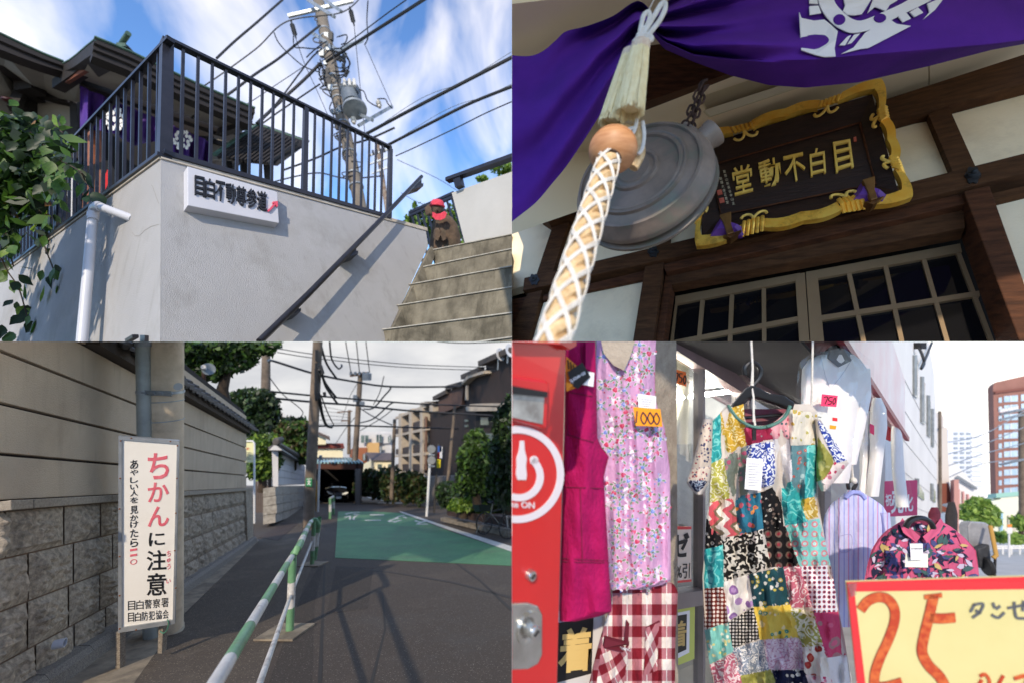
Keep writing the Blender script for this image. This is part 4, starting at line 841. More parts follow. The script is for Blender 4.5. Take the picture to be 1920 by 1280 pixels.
def tassel(label, tp, bt, r0, r1, d, seed):
    e = thing('tassel', label, 'tassel', P(*bt, d), 'tassels on the gong cord'); a, b = P(*tp, d), P(*bt, d); dn_ = (b-a).normalized(); x_ = dn_.cross(Vector((0, 1, 0))).normalized(); y_ = dn_.cross(x_); r = random.Random(seed); m = M()
    for k in range(420):
        q = r.random()*2*math.pi; rr = math.sqrt(r.random())*.3+.7; f = r.uniform(.92, 1.03); ra, rb = r0/F*d*rr, r1/F*d*rr; q2 = q+r.uniform(-.22, .22)
        p0 = a+(x_*math.cos(q)+y_*math.sin(q))*ra; p1 = a+(b-a)*f+(x_*math.cos(q2)+y_*math.sin(q2))*rb; m.tube([p0, p0.lerp(p1, .5)+Vector((r.gauss(0, .001), 0, 0)), p1], .0019, 4, cap=False)
    ob('fringe', m, FRNG, e, True, kind='stuff'); m = M(); m.lathe(a, dn_, [(r0/F*d*.7, -.02), (r0/F*d*1.05, -.01), (r0/F*d*1.12, .004), (r0/F*d*1.08, .018), (r0/F*d*.98, .024)], 20); ob('cap', m, mat('tassel_cap', rgb(232, 214, 190), rgb(220, 190, 165), 60, rough=.9), e, True)
    m = M(); m.lathe(a, dn_, [(r0/F*d*.8, .02), (r1/F*d*.72, (b-a).length*.92)], 20); ob('core', m, FRNG, e, True)
tassel('front cream tassel tied with white cord below the curtain gather', (1201, 86), (1180, 212), 16, 27, 1.5, 1); tassel('rear cream tassel half hidden behind the front one', (1180, 102), (1146, 232), 13, 24, 1.56, 2)
t = thing('looped_rope', 'white looped cord knotted above the tassels', 'rope', P(1205, 80, 1.5))
for pts, r in (([(1200, 76), (1212, 55), (1228, 28), (1240, 8), (1247, 8), (1246, 20), (1236, 40), (1222, 58), (1208, 78)], .0095), ([(1200, 60), (1203, 45), (1208, 28), (1216, 24), (1218, 34), (1212, 50), (1206, 66)], .009), ([(1196, 78), (1200, 62), (1206, 54), (1212, 60)], .009), ([(1190, 74), (1204, 78), (1220, 76), (1220, 70), (1206, 66), (1194, 68)], .0095), ([(1188, 80), (1200, 70), (1218, 68)], .009)):
    ob('loop', M().tube([P(u, v, 1.49) for u, v in sp(pts, 6)], r, 8), CORDW, t, True)
ob('thread', M().tube([P(1215, 22, 1.5), P(1231, -10, 1.52)], .002, 5), CORDW, t)
# ================================================================== lower left: lane beside a walled garden, running downhill
bay('BL')
VS = (630, 905); VZ = (480, -1e6); H = 1.45
GR = Pl(0, 1/(H*F), -905/(H*F))                                   # road surface
def gd(v): return H*F/(v-905)
KW = 6.34e-4
WL = Pl(-KW, 0, 630*KW)                                           # face of the garden wall
def gz(u, d, h): return P(u, 905+(H-h)*F/d, d)                    # a point h above the road
ASPH = mat('asphalt', rgb(86, 74, 64), rgb(62, 54, 47), 90, rough=.9, bump=.5, bscale=220, detail=6, stain=rgb(94, 82, 70), stain_scale=.8)
speckle(ASPH, rgb(128, 118, 106), 150, .97, rgb(78, 72, 66), .7)
PAVE = mat('pavement_asphalt', rgb(96, 84, 72), rgb(72, 63, 54), 80, rough=.92, bump=.5, bscale=200, detail=6, stain=rgb(108, 95, 80), stain_scale=1.2)
speckle(PAVE, rgb(140, 128, 112), 150, .97, rgb(112, 100, 88), 1.1)
GUT = mat('gutter_concrete', rgb(160, 146, 125), rgb(122, 111, 96), 8, rough=.95, bump=.4, bscale=90, detail=8, stain=rgb(92, 82, 70), stain_scale=3)
KERB = mat('kerb_granite', rgb(150, 142, 130), rgb(96, 90, 84), 120, rough=.9, bump=.3, bscale=150)
def ground(name, pts, mt, lift, th=.02, par=None):
    A = [GR.p(u, v)+Vector((0, 0, lift)) for u, v in pts]; return ob(name, M().hull([p-Vector((0, 0, th)) for p in A], A), mt, par)
# the road sheet: wide, starts behind the viewer, runs down to the horizon
def gxy(x, y, lift=0.0): return Vector((x, y, CZ-H-(905-640)/F*y+lift))
m = M(); ys = [-8, .6, 2, 4, 8, 16, 30, 60, 120, 260]
for y0, y1 in zip(ys, ys[1:]):
    m.poly([gxy(-90-y0*.8, y0), gxy(-.001, y0), gxy(-.001, y1), gxy(-90-y1*.8, y1)])
o = ob('road', m, ASPH); o['kind'] = 'structure'
o = ground('pavement', [(210, 1290), (540, 1290), (480, 1290), (548, 1185), (597, 1040), (608, 975), (614, 950), (560, 950), (475, 1013), (335, 1130)][:1]+[(478, 1290), (555, 1140), (592, 1040), (606, 975), (610, 950), (560, 950), (476, 1018), (340, 1160)], PAVE, .004, .003); o['kind'] = 'structure'
o = ground('gutter', [(60, 1310), (230, 1310), (345, 1150), (440, 1058), (486, 1012), (478, 1008), (330, 1112), (235, 1195)], GUT, .006, .004); o['kind'] = 'structure'
pts = [(u, 905+(H*F)/(1/(KW*(630-u)))) for u in (40, 110, 200, 300, 400, 472)]
t = thing('kerb', 'rounded granite kerb along the foot of the stone wall', 'kerb', GR.p(207, 1200))
dj = [2.2, 2.75, 3.25, 3.75, 4.35, 4.95, 5.6, 6.3, 7.0, 7.8, 8.7, 9.9]
for a, b in zip(dj, dj[1:]):
    ua, ub = 630-1/(KW*a), 630-1/(KW*b); pa, pb = gz(ua, a, 0), gz(ub, b-.012, 0); o1 = Vector((.14, 0, 0)); z = Vector((0, 0, .13))
    A = [pa+Vector((-.05, 0, -.1)), pa+o1+Vector((.02, 0, -.1)), pa+o1+Vector((0, 0, .09)), pa+o1*.75+z, pa+Vector((-.05, 0, 0))+z]; B = [p+(pb-pa) for p in A]; ob('kerbstone', M().hull(A, B), KERB, t)
PAINTG = mat('green_road_paint', rgb(84, 142, 96), rgb(72, 124, 86), 1.6, rough=.75, bump=.3, bscale=200, detail=8, stain=rgb(84, 112, 88), stain_scale=1.2)
o = ground('green_lane_paint', [(628, 1045), (960, 1060), (960, 1034), (860, 1001), (752, 961), (700, 958), (634, 958)], PAINTG, .006, .003); o['kind'] = 'structure'
speckle(PAINTG, rgb(120, 160, 126), 70, .97, rgb(84, 106, 84), .9, (.52, .78))
LINE = speckle(mat('white_road_paint', rgb(226, 222, 212), rgb(206, 202, 192), 10, rough=.7), rgb(150, 160, 145), 60, .93)
for k, pts in enumerate(([(595, 1290), (608, 1045), (611, 1045), (603, 1290)], [(632, 1060), (740, 1072), (850, 1090), (960, 1118), (960, 1122), (850, 1093), (740, 1074), (632, 1062)], [(855, 1053), (900, 1085), (960, 1140), (960, 1147), (897, 1087), (850, 1053)], [(690, 1290), (720, 1180), (716, 1110), (719, 1110), (724, 1180), (697, 1290)])):
    o = ground('asphalt_seam', pts, mat('tar_seam', rgb(50, 44, 39), rough=.8), .0025, .002); o['kind'] = 'structure'
for pts in ([(500, 1290), (560, 1125), (604, 1050), (607, 1055), (590, 1130), (585, 1290)], [(630, 1060), (700, 1064), (690, 1140), (612, 1150)]):
    o = ground('asphalt_patch', pts, speckle(mat('patch_asphalt', rgb(72, 63, 56), rgb(56, 49, 43), 70, rough=.95, bump=.5, bscale=200), rgb(118, 108, 98), 150, .97) if 'patch_asphalt' not in _mc else _mc['patch_asphalt'], .002, .0015); o['kind'] = 'structure'
o = ground('edge_line', [(960, 1024), (960, 1034), (860, 999), (754, 961), (748, 958), (752, 958), (866, 995)], LINE, .010, .003); o['kind'] = 'structure'
SCH = GR
for i, ch in enumerate('スクール'):
    u = [776, 726, 684, 645][i]; w = [30, 28, 30, 26][i]; v = [983, 979, 975.5, 974][i]; hgt = 8 if i != 2 else 2.5; v0 = v-hgt if i != 2 else v-1.5
    # read from the far side: turned upside down
    fn = lambda s, tt, of, u=u, w=w, v=v, v0=v0: GR.p(u+w*(1-s)-(905-900)*0, v-(v-v0)*tt)+Vector((0, 0, .011+of))
    o = ob('road_letter', lettering(M(), ch, fn, .001, .03, 0), LINE); o['kind'] = 'structure'
for i, ch in enumerate('ゾーン'):
    u = [738, 694, 646][i]; w = [26, 26, 30][i]; v = [972, 965.5, 965][i]; v0 = v-[7, 2, 6][i]
    fn = lambda s, tt, of, u=u, w=w, v=v, v0=v0: GR.p(u+w*(1-s), v-(v-v0)*tt)+Vector((0, 0, .011+of))
    o = ob('road_letter', lettering(M(), ch, fn, .001, .03, 0), LINE); o['kind'] = 'structure'
o = ground('side_lane_line', [(709, 941.5), (754, 941.5), (754, 942.6), (709, 942.6)], LINE, .006); o['kind'] = 'structure'
o = ground('side_lane_line', [(690, 930), (727, 938), (725, 939.4), (686, 930.8)], LINE, .006); o['kind'] = 'structure'
o = ground('forecourt', [(585, 942), (680, 944), (672, 937), (590, 936)], GUT, .006); o['kind'] = 'structure'
o = ground('drain_cover', [(485, 1007), (521, 1013), (559, 981), (536, 977)], mat('iron_grate', rgb(84, 68, 62), rgb(62, 52, 48), 20, rough=.8, metal=.3), .012, .01); o['kind'] = 'structure'
# ---- garden wall
t = thing('garden_wall', 'tall grey garden wall with grooved render, stone base and tiled coping', 'wall', WL.p(200, 1195))
REND = mat('grey_render', rgb(196, 176, 150), rgb(184, 164, 139), 1.5, rough=.95, bump=.5, bscale=110, stain=rgb(172, 153, 129), stain_scale=1.6)
streak(REND, rgb(150, 133, 112), (4, 4, .5), (.52, .8))
def wv(v0, u): return 905+(v0-905)*(630-u)/630.0                  # height line given at u=0
UA, UB = -6, 462
lines = [430, 560, 657, 755, 850, 939]
ob('backing', M().prism(WL, [(UA, wv(400, UA)), (UB, wv(400, UB)), (UB, wv(945, UB)), (UA, wv(945, UA))], -.3, -.035), mat('groove_dark', rgb(46, 38, 34), rough=1), t)
for a, b in zip(lines, lines[1:]):
    ob('render_panel', M().prism(WL, [(UA, wv(a+3.2, UA)), (UB, wv(a+3.2, UB)), (UB, wv(b-3.2, UB)), (UA, wv(b-3.2, UA))], -.06, 0), REND, t, bev=.004)
CAPS = mat('coping_stone', rgb(166, 153, 134), rgb(140, 128, 112), 60, rough=.9, bump=.3, bscale=120)
dj = [2.47, 2.66, 3.6, 4.55, 5.5, 6.5, 7.5, 8.6, 9.7]
for a, b in zip(dj, dj[1:]):
    u0, u1 = 630-1/(KW*a), 630-1/(KW*(b-.008)); ob('coping_stone', M().prism(WL, [(u0, wv(939.5, u0)), (u1, wv(939.5, u1)), (u1, wv(958, u1)), (u0, wv(958, u0))], -.1, .07), CAPS, t, bev=.005)
ROCK = mat('split_granite', rgb(188, 172, 150), rgb(134, 122, 106), 26, rough=.95, bump=.7, bscale=70, detail=8, stain=rgb(88, 80, 71), stain_scale=5)
rs = random.Random(11); rows = [958, 1048, 1146, 1244, 1342, 1440]
dj = [2.1, 9.9]
ob('mortar', M().prism(WL, [(UA, wv(955, UA)), (UB+6, wv(955, UB+6)), (UB+6, wv(1480, UB+6)), (UA, wv(1480, UA))], -.25, -.015), mat('mortar', rgb(134, 108, 86), rough=1), t)
for ri, (v0, v1) in enumerate(zip(rows, rows[1:])):
    d = 2.47-[.4, .22, .3, .12, .35][ri]
    while d < 9.6:
        ln = rs.uniform(.40, .56); e = min(d+ln, 9.72); g = .009; d = max(d, 2.46)
        def fn(s, tt, d=d, e=e, sd=rs.uniform(0, 50)):
            dd = d+g+(e-d-2*g)*s; u = 630-1/(KW*dd); vv = v0+1.6+(v1-v0-3.2)*tt; edge = min(s, 1-s, tt, 1-tt)*5; q = Vector((dd*5+sd, vv*.045, sd))
            o = .0+min(edge, 1)*(.026+.028*abs(noise.noise(q))+.02*noise.noise(q*2.7)+.011*noise.noise(q*6))
            return WL.p(u, wv(vv, u), o)
        n = 13 if d < 4.2 else 8 if d < 6 else 5
        ob('stone', M().grid(fn, n, n), ROCK, t); d = e
# tiled coping on top
TILE = mat('roof_tile', rgb(92, 86, 82), rgb(66, 62, 60), 10, rough=.6, bump=.2, bscale=60)
def ev(k, u): return 905-k*(630-u)                                # a line over the wall: k = rise per pixel towards the viewer
EV = Pl(-KW*1.075, 0, 630*KW*1.075)
ob('eave_board', M().prism(EV, [(200, ev(.66, 200)), (472, ev(.66, 472)), (472, ev(.60, 472)), (200, ev(.60, 200))], -.5, -.04), mat('eave_render', rgb(80, 70, 62), rough=.95), t)
d = 2.7
while d < 9.55:
    u = 630-1/(KW*1.075*d); 
    if u > 190:
        p = EV.p(u, ev(.655, u)); ax_ = Vector((-.42, 0, .2)); q = P(u, ev(.66, u), EV.d(u, 0))
        ob('round_tile', M().tube([q+Vector((.03, 0, .0)), q+ax_], .058, 10), TILE, t, True); ob('pan_tile', M().box(q+Vector((.02, .02, -.06)), Vector((0, .2, -.07)), ax_, Vector((0, 0, .035))), TILE, t)
    d += .255
ob('ridge', M().tube([EV.p(190, ev(.80, 190), -.45), EV.p(474, ev(.80, 474), -.45)], .11, 10), TILE, t, True)
ob('ridge_end', M().ball(EV.p(452, ev(.84, 452), -.35), .16, .16, .16, 10, 7), TILE, t, True)
ob('end_post', M().prism(WL, [(455, 918), (467, 917), (470, 1012), (459, 1021)], -.3, .06), ROCK, t)
t = thing('weep_pipe', 'white plastic weep pipe stub in the stone wall', 'pipe', WL.p(83, 1212)); c = WL.p(83, 1212, .05); nd = WL.n
ob('stub', M().lathe(c, nd, [(.030, 0), (.030, .06), (.024, .06), (.024, .0)], 18), PVC, t, True); ob('bore', M().lathe(c, nd, [(.0235, .02), (.0, .02)], 18), DARKIN, t)
# ---- concrete pole and conduit
t = thing('roadside_pole', 'concrete utility pole standing against the garden wall', 'utility pole', gz(310, 3.87, 0))
def vt(u, v0, v1, d): return [P(u, v0, d), P(u, v1, d)]
ob('shaft', M().tube([P(309, 1200, 3.87), P(310, 900, 3.87), P(311, 600, 3.87)], [.142, .141, .139], 28), mat('pale_pole_concrete', rgb(214, 194, 166), rgb(194, 174, 147), 6, rough=.9, bump=.2, bscale=45, stain=rgb(158, 144, 126), stain_scale=3), t, True)
for v in (751, 787): ob('wire_band', M().tube([P(310, v, 3.87), P(310, v-1.6, 3.87)], .146, 28), GALV, t, True)
ob('clamp_band', M().tube([P(310, 737, 3.87), P(310, 732, 3.87)], .149, 28), GALV, t, True)
ob('clamp_plate', M().prism(Pl.flat(3.69), [(258, 731), (322, 733), (322, 742), (258, 738)], -.01, .01), GALV, t)
for u in (268, 285, 300, 318): ob('buckle', M().tube([P(u-4, 735, 3.67), P(u+4, 736, 3.67), P(u+6, 739, 3.67)], .008, 6), GALV, t, True)
ob('number_plate', M().lathe(P(334, 724, 3.77), (.6, -.8, 0), [(.0, .012), (.035, .012), (.035, 0)], 14), mat('alu_disc', rgb(175, 175, 172), rough=.5, metal=.4), t)
ob('foot_band', M().tube([P(309, 1186, 3.87), P(309, 1180, 3.87)], .15, 24), mat('cream_band', rgb(190, 180, 160), rough=.8), t, True)
t = thing('steel_conduit', 'galvanised steel conduit strapped to the concrete pole', 'pipe', gz(284, 3.78, 0))
ob('pipe', M().tube([P(284, 1224, 3.72), P(274, 960, 3.72), P(268.5, 640, 3.72), P(267, 600, 3.72)], .057, 20), mat('conduit_grey', rgb(166, 172, 168), rgb(148, 154, 150), 6, rough=.55, metal=.25), t, True)
ob('coupling', M().tube([P(269, 650, 3.72), P(268.5, 636, 3.72)], .068, 18), GALV, t, True); ob('strap', M().tube([P(270, 737, 3.72), P(270, 731, 3.72)], .061, 18), GALV, t, True)
# ---- warning sign
SP = Pl.pts((223, 816, 3.1), (336, 825, 3.3), (222, 1183, 3.1))
t = thing('warning_sign', 'white standing sign with red and black Japanese brush lettering', 'sign', P(225, 1247, 3.12))
BRD = mat('sign_board', rgb(236, 230, 218), rgb(228, 221, 208), 2, rough=.6, stain=rgb(220, 212, 198), stain_scale=3)
ob('board', M().prism(SP, [(226, 821), (334, 829), (326, 1163), (225, 1178)], -.02, .0), BRD, t)
ALU = mat('aluminium_trim', rgb(150, 154, 156), rgb(176, 178, 178), 8, rough=.4, metal=.5)
q = [(223, 816), (336, 825), (328, 1167), (222, 1184)]; qi = [(229, 823), (332, 831), (324, 1160), (229, 1174)]
for k in range(4): ob('frame', M().prism(SP, [q[k], q[(k+1) % 4], qi[(k+1) % 4], qi[k]], -.03, .012), ALU, t)
RUSTY = mat('rust_spot', rgb(120, 70, 35), rough=.9)
for u, v in ((227, 825), (247, 820), (320, 826), (333, 834), (332, 895), (226, 895), (225, 952), (225, 1041), (225, 1114), (328, 1030), (330, 960), (330, 1100), (256, 1178), (316, 1167), (225, 1176)): ob('rivet', M().lathe(SP.p(u, v, .012), SP.n, [(.006, 0), (.005, .004), (0, .005)], 8), RUSTY, t)
WDL = mat('weathered_leg', rgb(150, 140, 126), rgb(92, 80, 66), 20, rough=.95, wood=(3, 3, 14))
ob('leg', M().bar(P(226, 1180, 3.13), P(226, 1248, 3.13), .035, .045, Vector((0, 1, 0))), WDL, t); ob('leg', M().bar(P(306, 1168, 3.3), P(304, 1220, 3.3), .035, .045, Vector((0, 1, 0))), WDL, t)
ob('tie', M().tube([P(u, v, 3.25) for u, v in sp([(300, 1182), (306, 1186), (313, 1180), (316, 1168), (314, 1160)], 4)], .004, 5), mat('green_wire', rgb(60, 120, 95)), t)
REDL = mat('red_letters', rgb(212, 84, 98), rgb(226, 118, 126), 30, rough=.65)
def col(chs, u0, u1, vs_, mt, bold, lean=0.0):
    bold *= .6
    for ch, (a, b) in zip(chs, vs_):
        if ch == '一': a, b = (a+b)/2-2.5, (a+b)/2+1.5
        ob('letter', lettering(M(), ch, quadfn(SP, (u0, a+1), (u1, a-1), (u1, b-1), (u0, b+1)), .002, bold, .001), mt, t)
col('ちかん', 277, 317, [(848, 897), (903, 940), (948, 986)], REDL, .028)
col('に', 279, 309, [(997, 1022)], BLK, .026); col('注意', 275, 312, [(1030, 1068), (1073, 1115)], BLK, .024)
small = 'あやしい人を見かけたら'; vs0 = [(861, 878), (879, 890), (893, 904), (907, 916), (917, 929), (931, 942), (947, 962), (964, 975), (976, 988), (991, 1006), (1008, 1024)]
col(small, 244, 259, vs0, BLK, .02); col('一一〇', 244, 257, [(1026, 1034), (1036, 1044), (1047, 1057)], REDL, .025)
col('ちゅう', 313, 320, [(1031, 1042), (1045, 1053), (1056, 1066)], REDL, .01); col('い', 312, 320, [(1085, 1092)], REDL, .01)
for row, v0, v1 in (('目白警察署', 1126, 1143), ('目白防犯協会', 1148, 1165)):
    n = len(row)
    for i, ch in enumerate(row):
        w = 78/n; u = 240+i*w; a = v0-i*1.4*5/n; ob('letter', lettering(M(), ch, quadfn(SP, (u, a), (u+w*.86, a-1), (u+w*.86, a+v1-v0-1), (u, a+v1-v0)), .002, .001, .001), BLK, t)
# ---- guard rail
GRN = mat('rail_green', rgb(112, 158, 118), rgb(94, 142, 102), 14, rough=.5, stain=rgb(120, 92, 70), stain_scale=9); WHR = mat('rail_white', rgb(214, 212, 206), rgb(196, 192, 186), 16, rough=.5, stain=rgb(96, 70, 56), stain_scale=7)
t = thing('guard_rail', 'green and white banded pipe guard rail at the pavement edge', 'guard rail', gz(543, 3.87, 0))
top0, top1, top2 = gz(630-(630-549)*3.87/1.2, 1.2, .755), gz(549, 3.87, .755), gz(589, 7.05, .80)
def banded(path, r, first, bands):
    L_ = [0]
    for a, b in zip(path, path[1:]): L_.append(L_[-1]+(b-a).length)
    def at(s):
        for i in range(len(path)-1):
            if s <= L_[i+1] or i == len(path)-2: return path[i].lerp(path[i+1], (s-L_[i])/(L_[i+1]-L_[i]))
    s = 0; k = first
    while s < L_[-1]-1e-4:
        e = min(s+bands, L_[-1]); n = 8; ob('pipe_band', M().tube([at(s+(e-s)*i/n) for i in range(n+1)], r*(1.0 if k else .997), 14, cap=False), GRN if k else WHR, t, True); s = e; k = 1-k
banded([Vector(x) for x in sp([tuple(top0), tuple(top0.lerp(top1, .5)), tuple(top0.lerp(top1, .93)), tuple(top1+Vector((0, 0, -.02)))], 8)], .026, 0, .42)
banded([Vector(x) for x in sp([tuple(top1+Vector((0, .02, 0))), tuple(top1+Vector((.0, .12, .03))), tuple(top1.lerp(top2, .5)+Vector((0, 0, .04))), tuple(top2+Vector((-.0, -.1, .02))), tuple(top2+Vector((.02, .02, 0))), tuple(top2+Vector((.045, .06, -.1)))], 8)], .034, 1, .45)
for (u, v, d, tp) in ((543, 1185, 3.87, top1), (585, 1058, 7.05, top2), (590, 1048, 7.2, top2+Vector((.045, .1, 0)))):
    b = P(u, v, d); n3 = b.lerp(tp, .33); n4 = b.lerp(tp, .66)
    for a, e, mt in ((b, n3, GRN), (n3, n4, WHR), (n4, tp, GRN)): ob('post_band', M().tube([a, e], .036, 14, cap=False), mt, t, True)
ob('lower_bar', M().tube([P(480, 1300, 1.9), gz(545, 3.87, .36), gz(585, 7.05, .42)], .017, 10), WHR, t, True)
for u, v, d in ((536, 1187, 3.86), (588, 1052, 7.1)):
    c = gz(u, d, .012); ob('base_pad', M().cbox(c, Vector((.36, 0, 0)), Vector((0, .42, -.42*.355)), Vector((0, 0, .02))), GUT, t)
t = thing('bollard_rail', 'short green and white bollard rail farther along the pavement', 'guard rail', gz(621, 17, 0))
for du, dd in ((-2, 16.2), (4, 18.5)):
    for h0, h1, mt in ((0, .3, GRN), (.3, .6, WHR), (.6, .85, GRN)): ob('post_band', M().tube([gz(621+du, dd, h0), gz(621+du, dd, h1)], .06, 10), mt, t, True)
ob('top_pipe', M().tube([gz(619, 16.2, .83), gz(625, 18.5, .83)], .05, 10), WHR, t, True)
# ---- notice board, gate, second wall
t = thing('notice_board', 'small white framed notice board at the end of the garden wall', 'notice board', gz(470, 11, 0)); nb_ = Pl.flat(11)
for pts in ([(452, 910), (452, 830), (455, 826), (474, 826), (477, 830), (477, 980)],): ob('frame', M().tube([P(u, v, 11) for u, v in pts], .025, 8), mat('white_tube', rgb(225, 224, 218), rough=.5), t, True)
ob('poster', M().prism(nb_, [(453.5, 829), (475, 829), (475, 866), (453.5, 866)], -.02, .0), mat('cream_poster', rgb(226, 222, 170), rough=.8), t)
for ch, u in (('学', 454), ('校', 462)): ob('letter', lettering(M(), ch, quadfn(nb_, (u, 838), (u+6, 838), (u+6, 843), (u, 843)), .002, .02, .002), mat('red_print', rgb(200, 60, 50)), t)
m = M()
for k in range(5): m.prism(nb_, [(456, 847+k*3), (471-k % 2*3, 847+k*3), (471-k % 2*3, 848+k*3), (456, 848+k*3)], .001, .003)
ob('fine_print', m, mat('grey_print', rgb(120, 115, 100)), t, kind='stuff')
t = thing('metal_gate', 'brown ribbed metal gate between the two walls', 'gate', gz(497, 15, 0)); GT = mat('brown_gate', rgb(96, 84, 76), rgb(84, 72, 66), 4, rough=.6)
for k in range(7): ob('gate_slat', M().prism(Pl.flat(14.6), [(479+k*3.8, 895), (482.4+k*3.8, 895), (482.4+k*3.8, 960), (479+k*3.8, 960)], -.05, .0), GT, t)
ob('gate_post', M().prism(Pl.flat(14.3), [(505, 896), (512, 895), (512, 968), (505, 966)], -.2, 0), GT, t)
t = thing('gate_wall', 'short white wall with stone base and tiled roof past the gate', 'wall', gz(540, 13, 0))
W2 = Pl.vp((515, 900, 13.5), VS, VZ); W2F = Pl.flat(13.5)
WHW = mat('pale_render', rgb(206, 204, 202), rgb(192, 190, 188), 1.5, rough=.95, bump=.3, bscale=60)
ob('front_face', M().prism(W2F, [(510, 843), (521.5, 843), (521.5, 911), (512, 911)], -.2, .02), WHW, t)
for a, b in ((845, 862), (863, 878), (879, 893), (894, 908)): 
    ob('render_panel', M().prism(W2, [(521, a), (572, a+(905-a)*51/109), (572, b+(905-b)*51/109), (521, b)], -.2, 0), WHW, t)
for r in range(4):
    for k in range(4):
        u0, u1 = 513+k*14.6, 527+k*14.6; f = lambda v, u: v-(v-905)*(u-513)/117*.55; v0, v1 = 912+r*17, 928+r*17
        ob('stone', M().prism(W2, [(u0, f(v0, u0)), (u1, f(v0, u1)), (u1, f(v1, u1)), (u0, f(v1, u0))], -.3, .05+.02*((r*7+k*3) % 3)), mat('pale_granite', rgb(178, 172, 160), rgb(140, 134, 124), 8, rough=.95, bump=.5, bscale=30), t)
ob('roof_slope', M().hull([P(502, 838, 13.2), P(517, 829, 13.3), P(576, 864, 24), P(570, 868, 24)], [P(503, 843, 13.2), P(528, 843, 13.0), P(574, 870, 24), P(570, 871, 24)]), TILE, t)
ob('gable', M().prism(Pl.flat(13.0), [(504, 843), (516, 832), (529, 843)], -.2, 0), WHW, t); ob('ridge_tile', M().lathe(P(518, 827, 13.0), (0, -1, 0), [(.09, -.3), (.13, 0), (.1, .04), (0, .05)], 14), TILE, t, True); ob('ridge', M().tube([P(518, 831, 13.2), P(574, 862, 24)], .1, 8), TILE, t, True)
# ---- poles
POLE_D = mat('weathered_pole', rgb(128, 112, 96), rgb(98, 86, 74), 3, rough=.95, bump=.2, bscale=20)
def pole(name, label, base, top_, d, r, extra=()):
    e = thing(name, label, 'utility pole', P(*base, d), 'power poles along the lane'); ob('shaft', M().tube([P(*base, d), P(*top_, d)], r, 14, r1=r*.8), POLE_D, e, True)
    for (a, b, w) in extra: ob('crossarm', M().bar(P(*a, d-.2), P(*b, d-.2), w, w), mat('rusty_arm', rgb(110, 86, 66), rough=.8), e)
    return e
e = pole('street_pole', 'tall concrete pole with green school plate beside the gate wall', (578, 985), (597, 620), 13.0, .18)
for v, s in ((665, .5), (690, .6), (700, .8), (712, .7), (726, .9), (738, .6)):
    ob('wire_bundle', M().tube([P(583+ (985-v)*.0+ (14 if v < 980 else 0)-3, v+12, 12.8), P(594, v-10, 12.8)], .06*s+.02, 6), CABLE, e, True)
sg = ob('plate', M().prism(Pl.flat(12.8), [(573.5, 895), (585, 895), (584.5, 911), (573, 911)], -.01, .02), mat('school_green', rgb(40, 130, 80), rough=.5), e)
ob('letter', lettering(M(), '文', quadfn(Pl.flat(12.8), (575.5, 899), (583, 899), (582.5, 908.5), (575, 908.5)), .003, .03, .022), WHT, e)
ob('letter', lettering(M(), '通学路', quadfn(Pl.flat(12.8), (575, 896), (584, 896), (584, 898.4), (575, 898.4)), .003, .03, .022), WHT, e)
for (u, v, u2, v2) in ((601, 684, 606, 700), (597, 735, 598, 746), (608, 734, 609, 742)): ob('insulator', M().tube([P(u, v, 12.6), P(u2, v2, 12.6)], .05, 8), CABLE, e, True)
e = pole('street_pole', 'rusty pole with transformer standing in the middle distance', (665, 870), (676, 698), 30, .22, (((657, 703), (690, 699), .22),))
ob('transformer', M().lathe(P(688, 712, 29.6), (0, 0, 1), [(.0, -.02), (.32, 0), (.34, .5), (.0, .56)], 14), TRF, e, True)
for k in range(5): ob('insulator', M().tube([P(658+k*8, 702, 29.5), P(658+k*8, 696, 29.5)], .1, 6), TRF, e)
ob('junction_box', M().cbox(P(666, 746, 29.5), Vector((.25, 0, 0)), Vector((0, .2, 0)), Vector((0, 0, .5))), TRF, e); ob('junction_box', M().cbox(P(679, 757, 29.5), Vector((.3, 0, 0)), Vector((0, .2, 0)), Vector((0, 0, .4))), TRF, e)
pole('street_pole', 'thin far pole with small crossarms left of the pale apartments', (654, 850), (655, 768), 45, .2, (((632, 772), (660, 770), .12), ((640, 788), (656, 788), .1)))
pole('street_pole', 'pole rising behind the dark tree at the wall end', (498, 760), (499, 655), 22, .25)
pole('street_pole', 'slim grey pole in front of the dark hedge', (734, 935), (740, 785), 24, .12)
pole('street_pole', 'dark pole in front of the brown apartment block', (840, 900), (853, 760), 20, .09)
# ---- road signs
t = thing('sign_post', 'white leaning post with two round road signs seen from behind', 'road sign', gz(800, 17.4, 0)); d = 17.4
WP_ = mat('post_white', rgb(225, 224, 220), rough=.45); ob('post', M().tube([P(800, 967, d), P(808, 834, d)], .055, 10), WP_, t, True)
for v in (841, 862): ob('sign_disc', M().lathe(P(809, v, d-.1), (0.1, -1, .05), [(0, .02), (.17, .02), (.18, .0), (.0, 0)], 24), mat('sign_back', rgb(150, 152, 152), rgb(130, 132, 132), 4, rough=.5, metal=.3), t, True); ob('clamp', M().bar(P(803, v+11, d-.1), P(815, v+11, d-.1), .06, .05), GALV, t)
t = thing('ad_sign', 'small blue red and yellow hanging plates beside the round signs', 'sign', P(826, 875, 17.8))
for pts, c in (([(821, 835), (828, 836), (828, 846), (821, 847)], rgb(50, 90, 160)), ([(821, 847), (824.5, 847), (824, 858), (820.5, 858)], rgb(190, 45, 45)), ([(824.5, 836), (829.5, 836), (829, 858), (824.5, 858)], rgb(205, 208, 212)), ([(819.5, 860), (826.5, 860), (825.5, 876), (819, 876)], rgb(210, 190, 40))): ob('plate', M().prism(Pl.flat(17.8), pts, -.03, 0), mat('plate_%d' % (c[0]*1e4), c, rough=.5), t)
